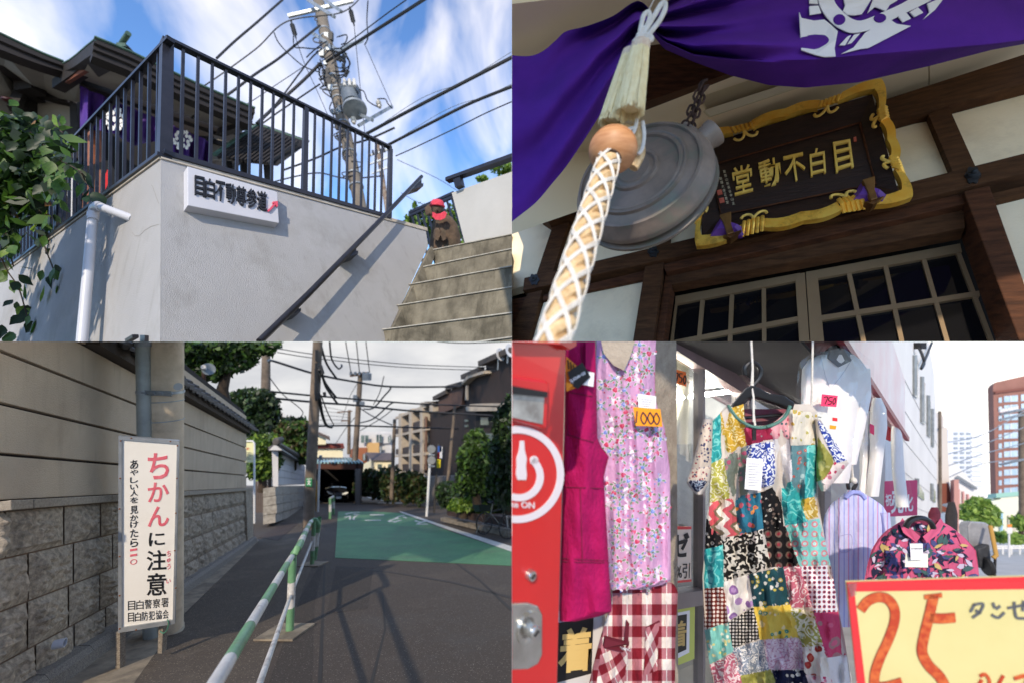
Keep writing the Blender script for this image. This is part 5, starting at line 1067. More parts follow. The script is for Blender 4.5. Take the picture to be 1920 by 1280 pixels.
ob('post', M().tube([P(814, 960, 18), P(822, 832, 18)], .05, 8), mat('dark_post', rgb(62, 58, 54), rough=.7), t)
t = thing('garage_post', 'slim white post with small lamp in front of the garage', 'post', gz(597, 18, 0)); ob('post', M().tube([P(596, 958, 18), P(599, 862, 18)], .05, 8), WP_, t, True); ob('lamp', M().cbox(P(601, 857, 18), Vector((.1, 0, 0)), Vector((0, .1, 0)), Vector((0, 0, .2))), GALV, t)
for i, (u, v0, v1, lb) in enumerate(((594, 898, 957, 'thin yellow marker post left of the garage'), (742, 893, 938, 'thin yellow marker post by the hedge bend'))):
    e = thing('marker_post', lb, 'post', P(u, v1, 19+8*i), 'yellow marker posts'); ob('pole', M().tube([P(u, v1, 19+8*i), P(u-.7, v0, 19+8*i)], .045*(1+.4*i), 8), mat('marker_yellow', rgb(180, 130, 40), rough=.6), e, True); ob('cap', M().ball(P(u-.7, v0, 19+8*i), .06, .06, .06, 8, 6), CABLE, e, True)
# ---- garage and car
t = thing('garage', 'open timber carport with corrugated roof', 'garage', P(630, 942, 28)); GB = mat('garage_timber', rgb(92, 50, 32), rgb(66, 38, 26), 3, rough=.8, wood=(3, 3, 12))
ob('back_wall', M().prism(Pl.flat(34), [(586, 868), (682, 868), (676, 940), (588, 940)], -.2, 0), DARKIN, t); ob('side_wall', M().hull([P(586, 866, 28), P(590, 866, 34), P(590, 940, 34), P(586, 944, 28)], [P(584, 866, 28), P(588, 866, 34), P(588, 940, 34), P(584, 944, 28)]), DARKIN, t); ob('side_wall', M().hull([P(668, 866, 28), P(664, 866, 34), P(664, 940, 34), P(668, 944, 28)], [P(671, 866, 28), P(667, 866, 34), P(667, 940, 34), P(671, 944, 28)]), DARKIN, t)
ob('fascia', M().prism(Pl.flat(28), [(588, 869), (680, 869), (678, 879), (588, 878)], -.3, 0), GB, t); ob('roof', M().hull([P(586, 869, 28), P(682, 869, 28), P(664, 859, 34), P(590, 858, 34)], [P(586, 866, 28), P(683, 866, 28), P(664, 857, 34), P(590, 856, 34)]), mat('garage_roof', rgb(70, 52, 44), rough=.8), t)
for k in range(15): ob('corrugation', M().tube([P(589+k*6.5, 866.5, 27.9), P(591+k*5.4, 858, 34)], .06, 8), mat('roof_teal', rgb(150, 185, 180), rough=.6), t, True)
for k in range(5): ob('roof_sheet', M().hull([P(590+k*13, 865.5, 28.6), P(602+k*13, 865.5, 28.6), P(600+k*12, 858.5, 34), P(590+k*12, 858.5, 34)], [P(590+k*13, 864.5, 28.6), P(602+k*13, 864.5, 28.6), P(600+k*12, 857.5, 34), P(590+k*12, 857.5, 34)]), mat('sheet_%d' % (k % 2), rgb(120, 170, 190) if k % 2 else rgb(205, 208, 205), rough=.5), t)
ob('post', M().bar(P(672, 878, 28), P(672, 944, 28), .35, .3, Vector((0, 1, 0))), mat('post_grey', rgb(112, 104, 96), rough=.9), t); ob('post', M().bar(P(587, 878, 28), P(586, 944, 28), .2, .2, Vector((0, 1, 0))), GB, t)
t = thing('parked_car', 'dark sedan with lit-looking headlamps parked in the carport', 'car', P(630, 939, 29.5)); d = 29.5
CARP = mat('car_paint', (.012, .012, .014), rough=.15, coat=.6); k_ = lambda u, v, dd: P(u, v, dd)
def xs(pts, dd): return [P(u, v, dd) for u, v in pts]
secs = [(xs([(607, 934), (607, 924), (610, 917), (620, 915), (640, 915), (650, 918), (653, 925), (653, 934)], 29.4)), (xs([(608, 934), (607, 921), (610, 913), (620, 911), (640, 911), (650, 913), (653, 921), (652, 934)], 29.8)), (xs([(610, 934), (610, 918), (612, 911), (621, 909.5), (639, 909.5), (648, 911), (650, 918), (650, 934)], 31)), (xs([(610, 932), (610, 916), (614, 908), (622, 901), (638, 901), (646, 908), (650, 916), (650, 932)], 32.2)), (xs([(611, 930), (611, 915), (615, 907), (623, 900.5), (637, 900.5), (645, 907), (649, 915), (649, 930)], 33.6))]
ob('body', loft(secs), CARP, t, True)
ob('windscreen', M().hull([P(613, 910.5, 31), P(647, 910.5, 31), P(639, 902, 32.15), P(621, 902, 32.15)], [P(613, 910, 30.95), P(647, 910, 30.95), P(639, 901.6, 32.1), P(621, 901.6, 32.1)]), DGL, t)
HL = mat('headlamp', rgb(235, 235, 225), rough=.1, coat=.5)
for q in ([(613.5, 919), (618, 922), (624, 924.5), (624, 926), (617, 925), (614, 922)], [(652, 921), (647, 922), (641, 924.5), (642, 926.5), (648, 925.5), (652.5, 923.5)]): ob('headlight', M().prism(Pl.flat(29.3), q, -.15, .05), HL, t)
ob('grille', M().prism(Pl.flat(29.35), [(625, 923), (642, 923), (641, 928), (627, 928)], -.1, .02), mat('chrome', rgb(215, 215, 215), rough=.15, metal=.9), t); ob('number_plate', M().prism(Pl.flat(29.3), [(630, 930), (639.5, 930), (639.5, 934), (630, 934)], -.05, .04), mat('plate_white', rgb(225, 225, 215), rough=.5), t)
ob('bumper', M().prism(Pl.flat(29.4), [(609, 929), (651, 929), (650, 936), (611, 936)], -.2, .0), CARP, t)
for u in (611, 649): ob('wheel', M().lathe(P(u, 934, 30.3), (1, 0, 0), [(0, -.1), (.22, -.1), (.29, -.08), (.29, .08), (.22, .1), (0, .1)], 16), CABLE, t, True)
# ---- houses and apartments behind
def bld(name, label, base): return thing(name, label, 'building', P(*base))
def slab(e, name, pts, d, th, mt): return ob(name, M().prism(Pl.flat(d), pts, -th, 0), mt, e)
CRM = mat('cream_siding', rgb(236, 226, 190), rgb(226, 216, 180), 1, rough=.9); PALEW = mat('pale_wall', rgb(205, 204, 200), rgb(192, 190, 188), 1, rough=.9); ROOFB = mat('brown_roof', rgb(92, 80, 76), rough=.7); MAR = mat('maroon_roof', rgb(122, 58, 52), rough=.6); WIN = mat('far_window', rgb(70, 84, 84), rgb(110, 126, 120), .5, rough=.15)
e = bld('cream_house', 'cream house with maroon roof behind the carport', (618, 870, 40)); slab(e, 'wall', [(589, 838), (643, 838), (643, 872), (589, 872)], 40, 4, CRM); slab(e, 'roof', [(588, 830), (644, 830), (646, 839), (586, 839)], 39.6, 5, MAR)
for u in range(590, 644, 9): slab(e, 'roof_seam', [(u, 830), (u+.8, 830), (u+.8, 839), (u, 839)], 39.5, .05, MAR)
e = bld('gabled_house', 'small cream house with grey hipped roof at the lane bend', (710, 885, 50)); slab(e, 'wall', [(696, 862), (735, 862), (735, 886), (696, 886)], 50, 5, CRM)
ob('wall', M().hull([P(685, 872, 53), P(696, 862, 50), P(696, 886, 50), P(685, 886, 53)], [P(686, 872, 53.5), P(697, 862, 50.5), P(697, 886, 50.5), P(686, 886, 53.5)]), WHW, e)
ob('roof', M().hull([P(684, 848, 52), P(736, 849, 52), P(738, 862, 49.5), P(696, 862, 49.5)], [P(684, 847, 52.5), P(736, 848, 52.5), P(738, 860, 50), P(697, 860, 50)]), ROOFB, e)
for u in (708, 728): slab(e, 'window', [(u, 869), (u+8, 869), (u+8, 878), (u, 878)], 49.95, .1, WIN); slab(e, 'sill', [(u-1, 878), (u+9, 878), (u+9, 879), (u-1, 879)], 49.9, .2, PALEW)
slab(e, 'garden_wall', [(684, 882), (730, 882), (730, 886), (684, 886)], 49, .3, mat('orange_wall', rgb(170, 100, 50), rough=.9))
e = bld('pale_apartments', 'white and ochre modern apartments behind the small house', (715, 870, 70)); slab(e, 'wall', [(672, 808), (738, 808), (738, 866), (672, 866)], 70, 8, PALEW); slab(e, 'penthouse', [(707, 811), (730, 811), (730, 830), (707, 830)], 69.5, 5, PALEW); slab(e, 'ochre_bay', [(690, 829), (711, 829), (711, 849), (690, 849)], 69, 3, mat('ochre_panel', rgb(200, 160, 105), rough=.9)); slab(e, 'brown_bay', [(663, 838), (688, 838), (688, 866), (663, 866)], 69.2, 3, mat('brick_panel', rgb(150, 92, 62), rough=.9))
for a in ((677, 815, 691, 829), (706, 814, 716, 828), (728, 817, 734, 828), (711, 836, 716, 848), (680, 850, 686, 862)):
    w = slab(e, 'window', [(a[0], a[1]), (a[2], a[1]), (a[2], a[3]), (a[0], a[3])], 68.9, .1, WIN); ob('mullion', M().bar(P((a[0]+a[2])/2, a[1], 68.8), P((a[0]+a[2])/2, a[3], 68.8), .08, .1), PALEW, w)
e = bld('gable_house', 'white gabled house behind the bushes left of the pole', (560, 820, 38)); ob('roof', M().hull([P(518, 775, 38), P(528, 774, 38), P(618, 818, 38), P(619, 824, 38)], [P(518, 777, 42), P(528, 775, 42), P(618, 820, 42), P(619, 825, 42)]), ROOFB, e); slab(e, 'wall', [(520, 778), (531, 779), (611, 820), (611, 832), (520, 832)], 39, 4, CRM); slab(e, 'gutter', [(519, 773), (529, 772), (619, 816), (619, 818), (519, 775)], 37.9, .1, PALEW)
# ---- brown apartment block on the right
t = thing('brown_apartments', 'dark brown tiled apartment block with concrete balconies on the right', 'building', P(850, 900, 26))
BRN = mat('brown_tile_wall', rgb(50, 36, 31), rgb(40, 29, 25), 2, rough=.75, bump=.25, bscale=30); BCON = mat('balcony_concrete', rgb(190, 176, 156), rgb(172, 158, 140), 2, rough=.9); BRL = mat('balcony_panel', rgb(56, 44, 42), rough=.6)
AP = Pl.pts((745, 850, 46), (860, 850, 27), (745, 790, 46))
ob('block', M().prism(AP, [(802, 757), (818, 757), (818, 748), (842, 735), (842, 727), (872, 720), (872, 708), (905, 694), (905, 683), (936, 671), (960, 650), (965, 905), (802, 905)], -6, -.2), BRN, t)

for (a, b, c_, dd) in ((802, 755, 819, 755), (818, 746, 843, 733), (842, 726, 873, 718), (872, 706, 906, 692), (905, 681, 962, 656)): ob('roof_edge', M().bar(AP.p(a, b, .1), AP.p(c_, dd, .1), .4, .3), mat('dark_parapet', rgb(70, 62, 56), rough=.8), t)
ob('terrace_wall', M().prism(AP, [(823, 738), (871, 722), (866, 760), (823, 775)], -.3, .05), mat('terrace_tile', rgb(96, 70, 58), rgb(84, 60, 50), 3, rough=.8), t)
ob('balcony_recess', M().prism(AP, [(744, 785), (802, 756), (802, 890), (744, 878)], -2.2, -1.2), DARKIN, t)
for k, u in enumerate((754, 774, 795)):
    v0 = 775-(u-754)*.42; ob('column', M().prism(AP, [(u-2.6, v0), (u+2.6, v0-2), (u+2.6, 888), (u-2.6, 884)], -1.2, .25), BCON, t)
for r, (va, vb) in enumerate(((779, 757), (812, 800), (850, 846), (878, 886))):
    ob('balcony_slab', M().prism(AP, [(744, va+2), (802, vb), (802, vb+5.5), (744, va+6)], -1.2, .2), BCON, t)
    if r: ob('balcony_panel', M().prism(AP, [(744, va-9), (800, vb-17), (800, vb-1), (744, va+1)], -.1, .12), BRL, t)
ob('cap_beam', M().prism(AP, [(795, 753), (818, 751), (818, 770), (812, 770), (812, 757), (795, 759)], -1, .3), BCON, t)
for (a, b, c, dd) in ((880, 756, 960, 762),): ob('canopy', M().prism(AP, [(884, 762), (893, 756), (960, 755), (960, 768), (886, 769)], -.5, .4), BCON, t)
ob('canopy', M().prism(AP, [(855, 722), (866, 722), (866, 726), (885, 702), (916, 694), (916, 699), (888, 707), (872, 722)], -.2, .3), BCON, t)
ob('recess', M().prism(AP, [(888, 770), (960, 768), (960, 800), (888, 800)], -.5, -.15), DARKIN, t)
for (u, v) in ((898, 782), (905, 812), (868, 786), (868, 796)): ob('window', M().prism(AP, [(u, v), (u+14 if u > 880 else u+5, v), (u+14 if u > 880 else u+5, v+14 if u > 880 else v+4), (u, v+14 if u > 880 else v+4)], -.3, -.1), WIN, t)
ob('downpipe', M().tube([AP.p(801, 780, .1), AP.p(801, 880, .1)], .12, 8), mat('brown_pipe', rgb(120, 92, 76)), t); ob('downpipe', M().tube([AP.p(879, 722, .1), AP.p(878, 748, .1)], .12, 8), BCON, t)
ob('base_wall', M().prism(AP, [(800, 892), (860, 890), (856, 948), (800, 940)], -.5, .3), mat('base_wall', rgb(140, 128, 114), rough=.9), t)
for u, v0, v1 in ((940, 662, 692), (958, 655, 680)):
    ob('antenna', M().tube([AP.p(u, v1, .2), AP.p(u+1, v0, .2)], .04, 6), GALV, t); ob('dish', M().lathe(AP.p(u+4, v0+2, .2), (.7, -.6, .3), [(0, -.08), (.2, -.03), (.34, .05), (.3, .05), (0, -.04)], 16), PALEW, t, True)
t = thing('satellite_dish', 'white satellite dish on a rusty pole over the garden wall', 'dish', P(382, 735, 7.5)); ob('mast', M().tube([P(382, 735, 7.5), P(382, 690, 7.5)], .035, 8), RUST, t, True); ob('reflector', M().lathe(P(391, 691, 7.4), (.75, -.55, .35), [(0, -.05), (.06, -.045), (.10, -.02), (.115, 0), (.105, 0), (0, -.03)], 20), mat('dish_grey', rgb(120, 128, 130), rough=.5), t, True); ob('feed', M().tube([P(383, 690, 7.4), P(381, 687, 7.2)], .04, 8), PALEW, t, True)
# ---- trees, hedges
TD = leafmat('tree_leaf_dark', rgb(46, 70, 30), rgb(64, 92, 38), 2, .2); TM = leafmat('tree_leaf_mid', rgb(72, 104, 40), rgb(90, 122, 48), 2, .25); TB = leafmat('tree_leaf_light', rgb(120, 150, 54), rgb(140, 165, 66), 2, .3); TK = leafmat('tree_leaf_deep', rgb(30, 44, 26), rgb(40, 58, 30), 2, .1); TR_ = leafmat('tree_leaf_reddish', rgb(86, 70, 40), rgb(66, 72, 38), 2, .2)
def tree(label, base, fork, blobs, n, size, mats, seed, r=.15, nm='tree', cat='tree', grp=None, part_='crown'):
    e = thing(nm, label, cat, P(*base), grp); rr = random.Random(seed); b, f = P(*base), P(*fork); ob('trunk', M().tube([b, b.lerp(f, .5)+Vector((rr.uniform(-.1, .1), 0, 0)), f], r, 9, r1=r*.6), BARK, e, True)
    for bl in blobs[:6]: c = P(*bl[:3]); ob('limb', M().tube([f, f.lerp(c, .5)+Vector((0, rr.uniform(-.2, .2), .1)), c], r*.45, 6, r1=r*.12), BARK, e, True)
    crown(part_, e, blobs, n, size, mats, seed); return e
tree('big broadleaf tree overhanging the wall at the top', (420, 760, 9), (425, 700, 9), [(380, 640, 9, 60, 42), (440, 640, 9, 60, 36), (490, 640, 9, 34, 28), (360, 680, 9, 34, 30), (405, 690, 9, 30, 26), (440, 680, 9, 34, 18), (352, 650, 9, 24, 30)], 9000, .085, [TD, TM, TK], 21)
tree('dark pine-like tree behind the wall end', (475, 830, 15), (470, 790, 15), [(470, 752, 15, 46, 24), (440, 765, 15, 22, 20), (500, 770, 15, 22, 26), (480, 790, 15, 40, 26)], 5200, .11, [TK, TK, TD], 22)
tree('bushy tree with reddish leaves behind the gate wall', (550, 880, 20), (548, 840, 20), [(548, 800, 20, 34, 18), (560, 830, 20, 26, 26), (530, 815, 20, 22, 22), (572, 850, 20, 16, 18)], 4200, .14, [TR_, TM, TD], 23)
tree('rounded light green clipped tree by the notice board', (490, 920, 14), (490, 890, 14), [(490, 838, 14, 34, 26), (496, 866, 14, 30, 34), (470, 860, 14, 16, 30)], 5200, .085, [TB, TM, TD], 24)
tree('leafy roadside tree at the right edge', (895, 950, 12), (893, 900, 12), [(892, 860, 12, 32, 40), (880, 900, 12, 26, 26), (905, 890, 12, 24, 34), (893, 826, 12, 24, 22)], 5200, .10, [TM, TD, TD, TK], 25)
tree('dark overhanging tree at the far right edge', (955, 960, 10), (955, 880, 10), [(955, 800, 10, 30, 50), (950, 860, 10, 32, 50), (948, 910, 10, 36, 36), (968, 760, 10, 20, 30)], 5200, .11, [TK, TK, TD], 26)
tree('clipped dark hedge along the bend of the lane', (700, 935, 30), (700, 915, 30), [(690, 905, 30, 26, 26), (712, 905, 29, 26, 27), (740, 908, 27, 28, 30), (770, 912, 25, 26, 30), (786, 915, 24, 16, 30)], 7000, .17, [TK, TR_, TD], 27, nm='hedge', cat='hedge', part_='foliage')
tree('low dark hedge behind the bicycle', (850, 945, 15), (850, 930, 15), [(838, 925, 15, 22, 24), (865, 930, 14, 26, 26), (895, 935, 13, 30, 24), (930, 935, 13, 34, 26)], 5200, .1, [TK, TD, TK], 28, nm='hedge', cat='hedge', part_='foliage')
tree('yellow-green flowering shrub above the planter', (868, 968, 12.5), (868, 955, 12.5), [(858, 946, 12.5, 18, 10), (880, 944, 12.5, 18, 10), (905, 950, 12.5, 18, 9)], 1800, .07, [TB, TM], 29, nm='shrub', cat='shrub', part_='foliage')
t = thing('planter', 'long brown brick planter beside the right kerb', 'planter', P(900, 985, 12.4)); ob('box', M().hull([P(838, 965, 14), P(960, 990, 10.5), P(960, 970, 10.5), P(838, 955, 14)], [P(846, 965, 15), P(980, 985, 11.5), P(980, 965, 11.5), P(846, 955, 15)]), mat('planter_brick', rgb(78, 56, 48), rgb(60, 44, 38), 5, rough=.9), t)
ob('kerbstone', M().bar(P(830, 972, 14.5), P(965, 1002, 10.4), .15, .12), GUT, t)
# ---- bicycle
t = thing('bicycle', 'black bicycle parked at the right edge by the planter', 'bicycle', P(930, 998, 10.6)); d = 10.4; BF = mat('bike_frame', (.02, .02, .022), rough=.35); SIL = mat('bike_silver', rgb(170, 172, 172), rough=.3, metal=.7)
for (u, v, r) in ((908, 980, 20), (952, 986, 22)):
    c = P(u, v, d+(0 if u < 930 else -.3)); R1 = r/F*d; w = ob('wheel', M().tube([c+Vector((math.cos(a)*R1*.72, .2*math.cos(a)*R1, math.sin(a)*R1)) for a in [2*math.pi*k/28 for k in range(29)]], .016, 6, cap=False), CABLE, t, True)
    if w:
        for k in range(9): ob('spoke', M().tube([c, c+Vector((math.cos(k*.7)*R1*.7, 0, math.sin(k*.7)*R1*.97))], .003, 4), SIL, w)
for pts, r, mt in (([(908, 980), (920, 962), (940, 986), (908, 980)], .016, BF), ([(920, 962), (924, 940)], .014, SIL), ([(940, 986), (947, 945), (940, 938)], .016, BF), ([(922, 958), (946, 952)], .018, BF), ([(947, 945), (952, 986)], .015, SIL), ([(934, 940), (942, 937), (950, 938)], .012, SIL), ([(898, 985), (893, 998)], .008, SIL)): ob('frame_tube', M().tube([P(u, v, d-.1) for u, v in pts], r, 7), mt, t, True)
ob('saddle', M().ball(P(923, 940, d-.1), .13, .07, .035, 10, 6), BF, t, True); ob('basket', M().prism(Pl.flat(d-.3), [(897, 945), (922, 945), (918, 958), (900, 958)], -.25, 0), BF, t)
# ---- overhead wires
def lw(label, pts, d, r): wire('lane_cable', label, pts, d, r, 'overhead wires above the lane')
lw('upper of two thin wires crossing the whole sky', [(515, 652), (600, 665), (760, 682), (925, 688)], [14, 20], .018); lw('lower of two thin wires crossing the whole sky', [(520, 660), (600, 672), (760, 688), (930, 694)], [14, 20], .018)
lw('thick cable from left tree past the near pole to the building', [(505, 678), (512, 676), (590, 700), (660, 714), (735, 724), (865, 724)], [14, 22], .045)
lw('middle cable crossing behind both poles', [(505, 733), (600, 742), (700, 750), (800, 757), (960, 762)], [14, 22], .04); lw('lower cable crossing behind both poles to the block', [(516, 746), (600, 754), (680, 760), (780, 770), (960, 780)], [14, 20], .045)
lw('low cable across the lane below the poles', [(595, 798), (660, 797), (760, 800), (860, 803)], [16, 22], .04); lw('cable looping down from the near pole top', [(600, 640), (612, 680), (632, 710)], [13, 15], .04); lw('hooked loose wire end right of the near pole', [(618, 640), (622, 672), (634, 690), (641, 686), (640, 683)], [13, 14], .03)
lw('drop cable arching from the cable to the mid pole', [(682, 766), (700, 764), (720, 742), (732, 728), (730, 724)], [24, 22], .045); lw('cable rising from mid pole to the crossing wire', [(674, 792), (700, 784), (730, 758), (742, 753)], [26, 22], .045)
lw('steep wire bundle dropping from the near pole', [(598, 738), (604, 775), (612, 796), (622, 800)], [12.6, 16], .05); lw('second wire dropping right of the near pole', [(602, 740), (614, 772), (626, 796)], [12.6, 16], .02); lw('wire swinging from the near pole to the middle cable', [(598, 692), (612, 720), (630, 744)], [12.6, 15], .04); lw('wire swinging from near pole to the lower cable', [(604, 700), (612, 726), (632, 755)], [12.6, 15], .04)
for i, (u0, u1) in enumerate(((648, 658), (668, 674), (686, 693))): lw(['leftmost', 'middle', 'rightmost'][i]+' of three wires rising from the transformer pole', [(u0, 640), (u1, 697)], [24, 30], .03)
lw('crossing stay wire right of the mid pole', [(676, 765), (700, 780), (735, 796)], [30, 26], .04); lw('second crossing stay wire right of the mid pole', [(736, 767), (712, 785), (676, 806)], [26, 30], .03); lw('vertical thin wire between the cables', [(720, 704), (712, 735), (700, 758)], [26, 26], .03)
lw('thin wire zigzag left of the near pole', [(504, 705), (530, 738), (567, 770), (558, 785)], [16, 18], .018); lw('faint far wire fan below the mid pole', [(676, 770), (650, 800), (630, 830)], [30, 44], .03); lw('faint far wire left of the mid pole', [(672, 715), (655, 745), (640, 790)], [30, 44], .025); lw('high wire at the upper right corner', [(820, 640), (870, 643), (960, 640)], [14, 14], .02)
for k in range(5): lw(['first', 'second', 'third', 'fourth', 'fifth'][k]+' of the faint far wires left of the mid pole, from the top', [(590, 760+k*9), (625, 765+k*7), (655, 772+k*5)], [40, 45], .025)
# ================================================================== lower right: clothes hung outside a shop
bay('BR')
VB = (1840, 1000); VZ2 = (1440, -1e6)
def rec(u0, d0): k = 1/(d0*(1840-u0)); return Pl(-k, 0, 1840*k)   # an upright surface running down the street
# ---- cloth patterns
def fab(name, base, f1, f2, kind, sc, rough=.85, w=.1):
    if name in _mc: return _mc[name]
    m = bpy.data.materials.new(name); m.use_nodes = True; t = m.node_tree; b = t.nodes['Principled BSDF']; l = t.links; b.inputs['Roughness'].default_value = rough; b.inputs['Specular IOR Level'].default_value = .2
    c = t.nodes.new('ShaderNodeTexCoord'); uv = c.outputs['UV']
    def mt(op, a, q=None):
        n = t.nodes.new('ShaderNodeMath'); n.operation = op
        for i, x in enumerate((a, q)):
            if x is None: continue
            if isinstance(x, (int, float)): n.inputs[i].default_value = x
            else: l.new(x, n.inputs[i])
        return n.outputs[0]
    def mx(f, a, q):
        n = t.nodes.new('ShaderNodeMix'); n.data_type = 'RGBA'; l.new(f, n.inputs[0])
        for i, x in ((6, a), (7, q)):
            if isinstance(x, tuple): n.inputs[i].default_value = (*x, 1)
            else: l.new(x, n.inputs[i])
        return n.outputs[2]
    nz = t.nodes.new('ShaderNodeTexNoise'); nz.inputs['Scale'].default_value = sc*.8; nz.inputs['Detail'].default_value = 2; l.new(uv, nz.inputs['Vector'])
    if kind in ('flor', 'dots', 'tile'):
        vo = t.nodes.new('ShaderNodeTexVoronoi'); vo.inputs['Scale'].default_value = sc; vo.inputs['Randomness'].default_value = 0.0 if kind != 'flor' else .9
        if kind == 'flor':
            ad = t.nodes.new('ShaderNodeVectorMath'); ad.operation = 'MULTIPLY_ADD'; l.new(nz.outputs['Color'], ad.inputs[0]); ad.inputs[1].default_value = (.35/sc*2, .35/sc*2, 0); l.new(uv, ad.inputs[2]); l.new(ad.outputs[0], vo.inputs['Vector'])
        else: l.new(uv, vo.inputs['Vector'])
        ds = vo.outputs['Distance']; r = mt('LESS_THAN', ds, .34); r2 = mt('LESS_THAN', ds, .18); sp_ = t.nodes.new('ShaderNodeSeparateColor'); l.new(vo.outputs['Color'], sp_.inputs[0])
        cc = mx(r, base, mx(mt('GREATER_THAN', sp_.outputs[0], .5), f1, f2) if kind == 'flor' else f1); cc = mx(r2, cc, f2 if kind != 'dots' else f1)
    elif kind == 'scroll':
        q = mt('ABSOLUTE', mt('SUBTRACT', mt('FRACT', mt('MULTIPLY', nz.outputs[0], 7.0)), .5)); cc = mx(mt('LESS_THAN', q, w*1.6), base, f1); n2 = t.nodes.new('ShaderNodeTexNoise'); n2.inputs['Scale'].default_value = sc*1.7; l.new(uv, n2.inputs['Vector']); cc = mx(mt('GREATER_THAN', n2.outputs[0], .62), cc, f2)
    elif kind == 'zig':
        sx = t.nodes.new('ShaderNodeSeparateXYZ'); l.new(uv, sx.inputs[0]); z = mt('PINGPONG', mt('MULTIPLY', sx.outputs[1], sc*.7), .5); q = mt('FRACT', mt('ADD', mt('MULTIPLY', sx.outputs[0], sc*.6), mt('ADD', z, mt('MULTIPLY', nz.outputs[0], .6)))); cc = mx(mt('LESS_THAN', q, .38), base, f1); cc = mx(mt('GREATER_THAN', q, .8), cc, f2)
    elif kind == 'check':
        sx = t.nodes.new('ShaderNodeSeparateXYZ'); l.new(uv, sx.inputs[0]); a = mt('LESS_THAN', mt('FRACT', mt('MULTIPLY', sx.outputs[0], sc)), .5); q = mt('LESS_THAN', mt('FRACT', mt('MULTIPLY', sx.outputs[1], sc*.9)), .5); s_ = mt('ADD', a, q); cc = mx(mt('GREATER_THAN', s_, .5), base, f1); cc = mx(mt('GREATER_THAN', s_, 1.5), cc, f2)
        th = mt('LESS_THAN', mt('ABSOLUTE', mt('SUBTRACT', mt('FRACT', mt('MULTIPLY', sx.outputs[0], sc)), .75)), .02); cc = mx(th, cc, (.75, .7, .68))
    elif kind == 'stripe':
        sx = t.nodes.new('ShaderNodeSeparateXYZ'); l.new(uv, sx.inputs[0]); q = mt('FRACT', mt('MULTIPLY', sx.outputs[0], sc)); cc = mx(mt('LESS_THAN', q, .22), base, f1); q2 = mt('FRACT', mt('MULTIPLY', sx.outputs[0], sc*.5)); cc = mx(mt('LESS_THAN', mt('ABSOLUTE', mt('SUBTRACT', q2, .5)), .06), cc, f2)
    else: cc = mx(nz.outputs[0], base, f1)
    l.new(cc, b.inputs['Base Color']); bn = t.nodes.new('ShaderNodeTexNoise'); bn.inputs['Scale'].default_value = 28; mpv = t.nodes.new('ShaderNodeMapping'); mpv.inputs['Scale'].default_value = (1, .3, 1); l.new(uv, mpv.inputs[0]); l.new(mpv.outputs[0], bn.inputs['Vector']); bp = t.nodes.new('ShaderNodeBump'); bp.inputs['Strength'].default_value = .6; bp.inputs['Distance'].default_value = .012; l.new(bn.outputs[0], bp.inputs['Height']); l.new(bp.outputs[0], b.inputs['Normal'])
    _mc[name] = m; return m
class Garment:
    """a hanging garment: front and back sheets bulging apart, with folds; front depth is a height field"""
    def __init__(s, rows, d, bulge=.05, folds=((26, .012, 0.0),), tilt=0.0):
        s.rows = rows; s.d0 = d; s.bulge = bulge; s.folds = folds; s.tilt = tilt
    def df(s, u, v):
        l, r = lerp(s.rows, v); k = min(max((u-l)/max(r-l, 1), 0), 1); d = s.d0+s.tilt*(k-.5)-s.bulge*math.sqrt(max(0, 1-(2*k-1)**2))
        for wl, am, sk in s.folds: d += am*math.sin((u+sk*v)*2*math.pi/wl+1.3*noise.noise(Vector((u*.02, v*.012, wl))))*(.35+.65*min(1, (v-s.rows[0][0])/160.0))
        return d+.012*noise.noise(Vector((u*.03, v*.03, s.d0*7)))
    def pt(s, u, v, o=0.0): return P(u, v, s.df(u, v)-o)
    def build(s, name, mt, par, ns=36, nt=44):
        v0, v1 = s.rows[0][0], s.rows[-1][0]; m = M()
        def f(a, b): v = v0+(v1-v0)*b; l, r = lerp(s.rows, v); return (l+(r-l)*a, v)
        m.grid(lambda a, b: s.pt(*f(a, b)), ns, nt, lambda a, b: (f(a, b)[0]/100, -f(a, b)[1]/100))
        m.grid(lambda a, b: (lambda q: P(q[0], q[1], s.d0+s.tilt*(a-.5)+s.bulge*.6*math.sqrt(max(0, 1-(2*a-1)**2))+.004))(f(1-a, b)), ns, nt, lambda a, b: (f(a, b)[0]/100, -f(a, b)[1]/100))
        return ob(name, m, mt, par, True)
    def patch(s, name, quad, mt, par, o=.004, n=8):
        a, b, c, d = quad; m = M()
        def f(x, y): return ((a[0]*(1-x)+b[0]*x)*(1-y)+(d[0]*(1-x)+c[0]*x)*y, (a[1]*(1-x)+b[1]*x)*(1-y)+(d[1]*(1-x)+c[1]*x)*y)
        def g(x, y): q = f(x, y); e = min(x, 1-x, y, 1-y); return s.pt(q[0]+1.2*noise.noise(Vector((q[0]*.1, q[1]*.1, 1))), q[1]+1.2*noise.noise(Vector((q[0]*.1, q[1]*.1, 5))), o+.006*min(1, e*6)-.004)
        m.grid(g, n, n, lambda x, y: (f(x, y)[0]/100, -f(x, y)[1]/100)); return ob(name, m, mt, par, True)
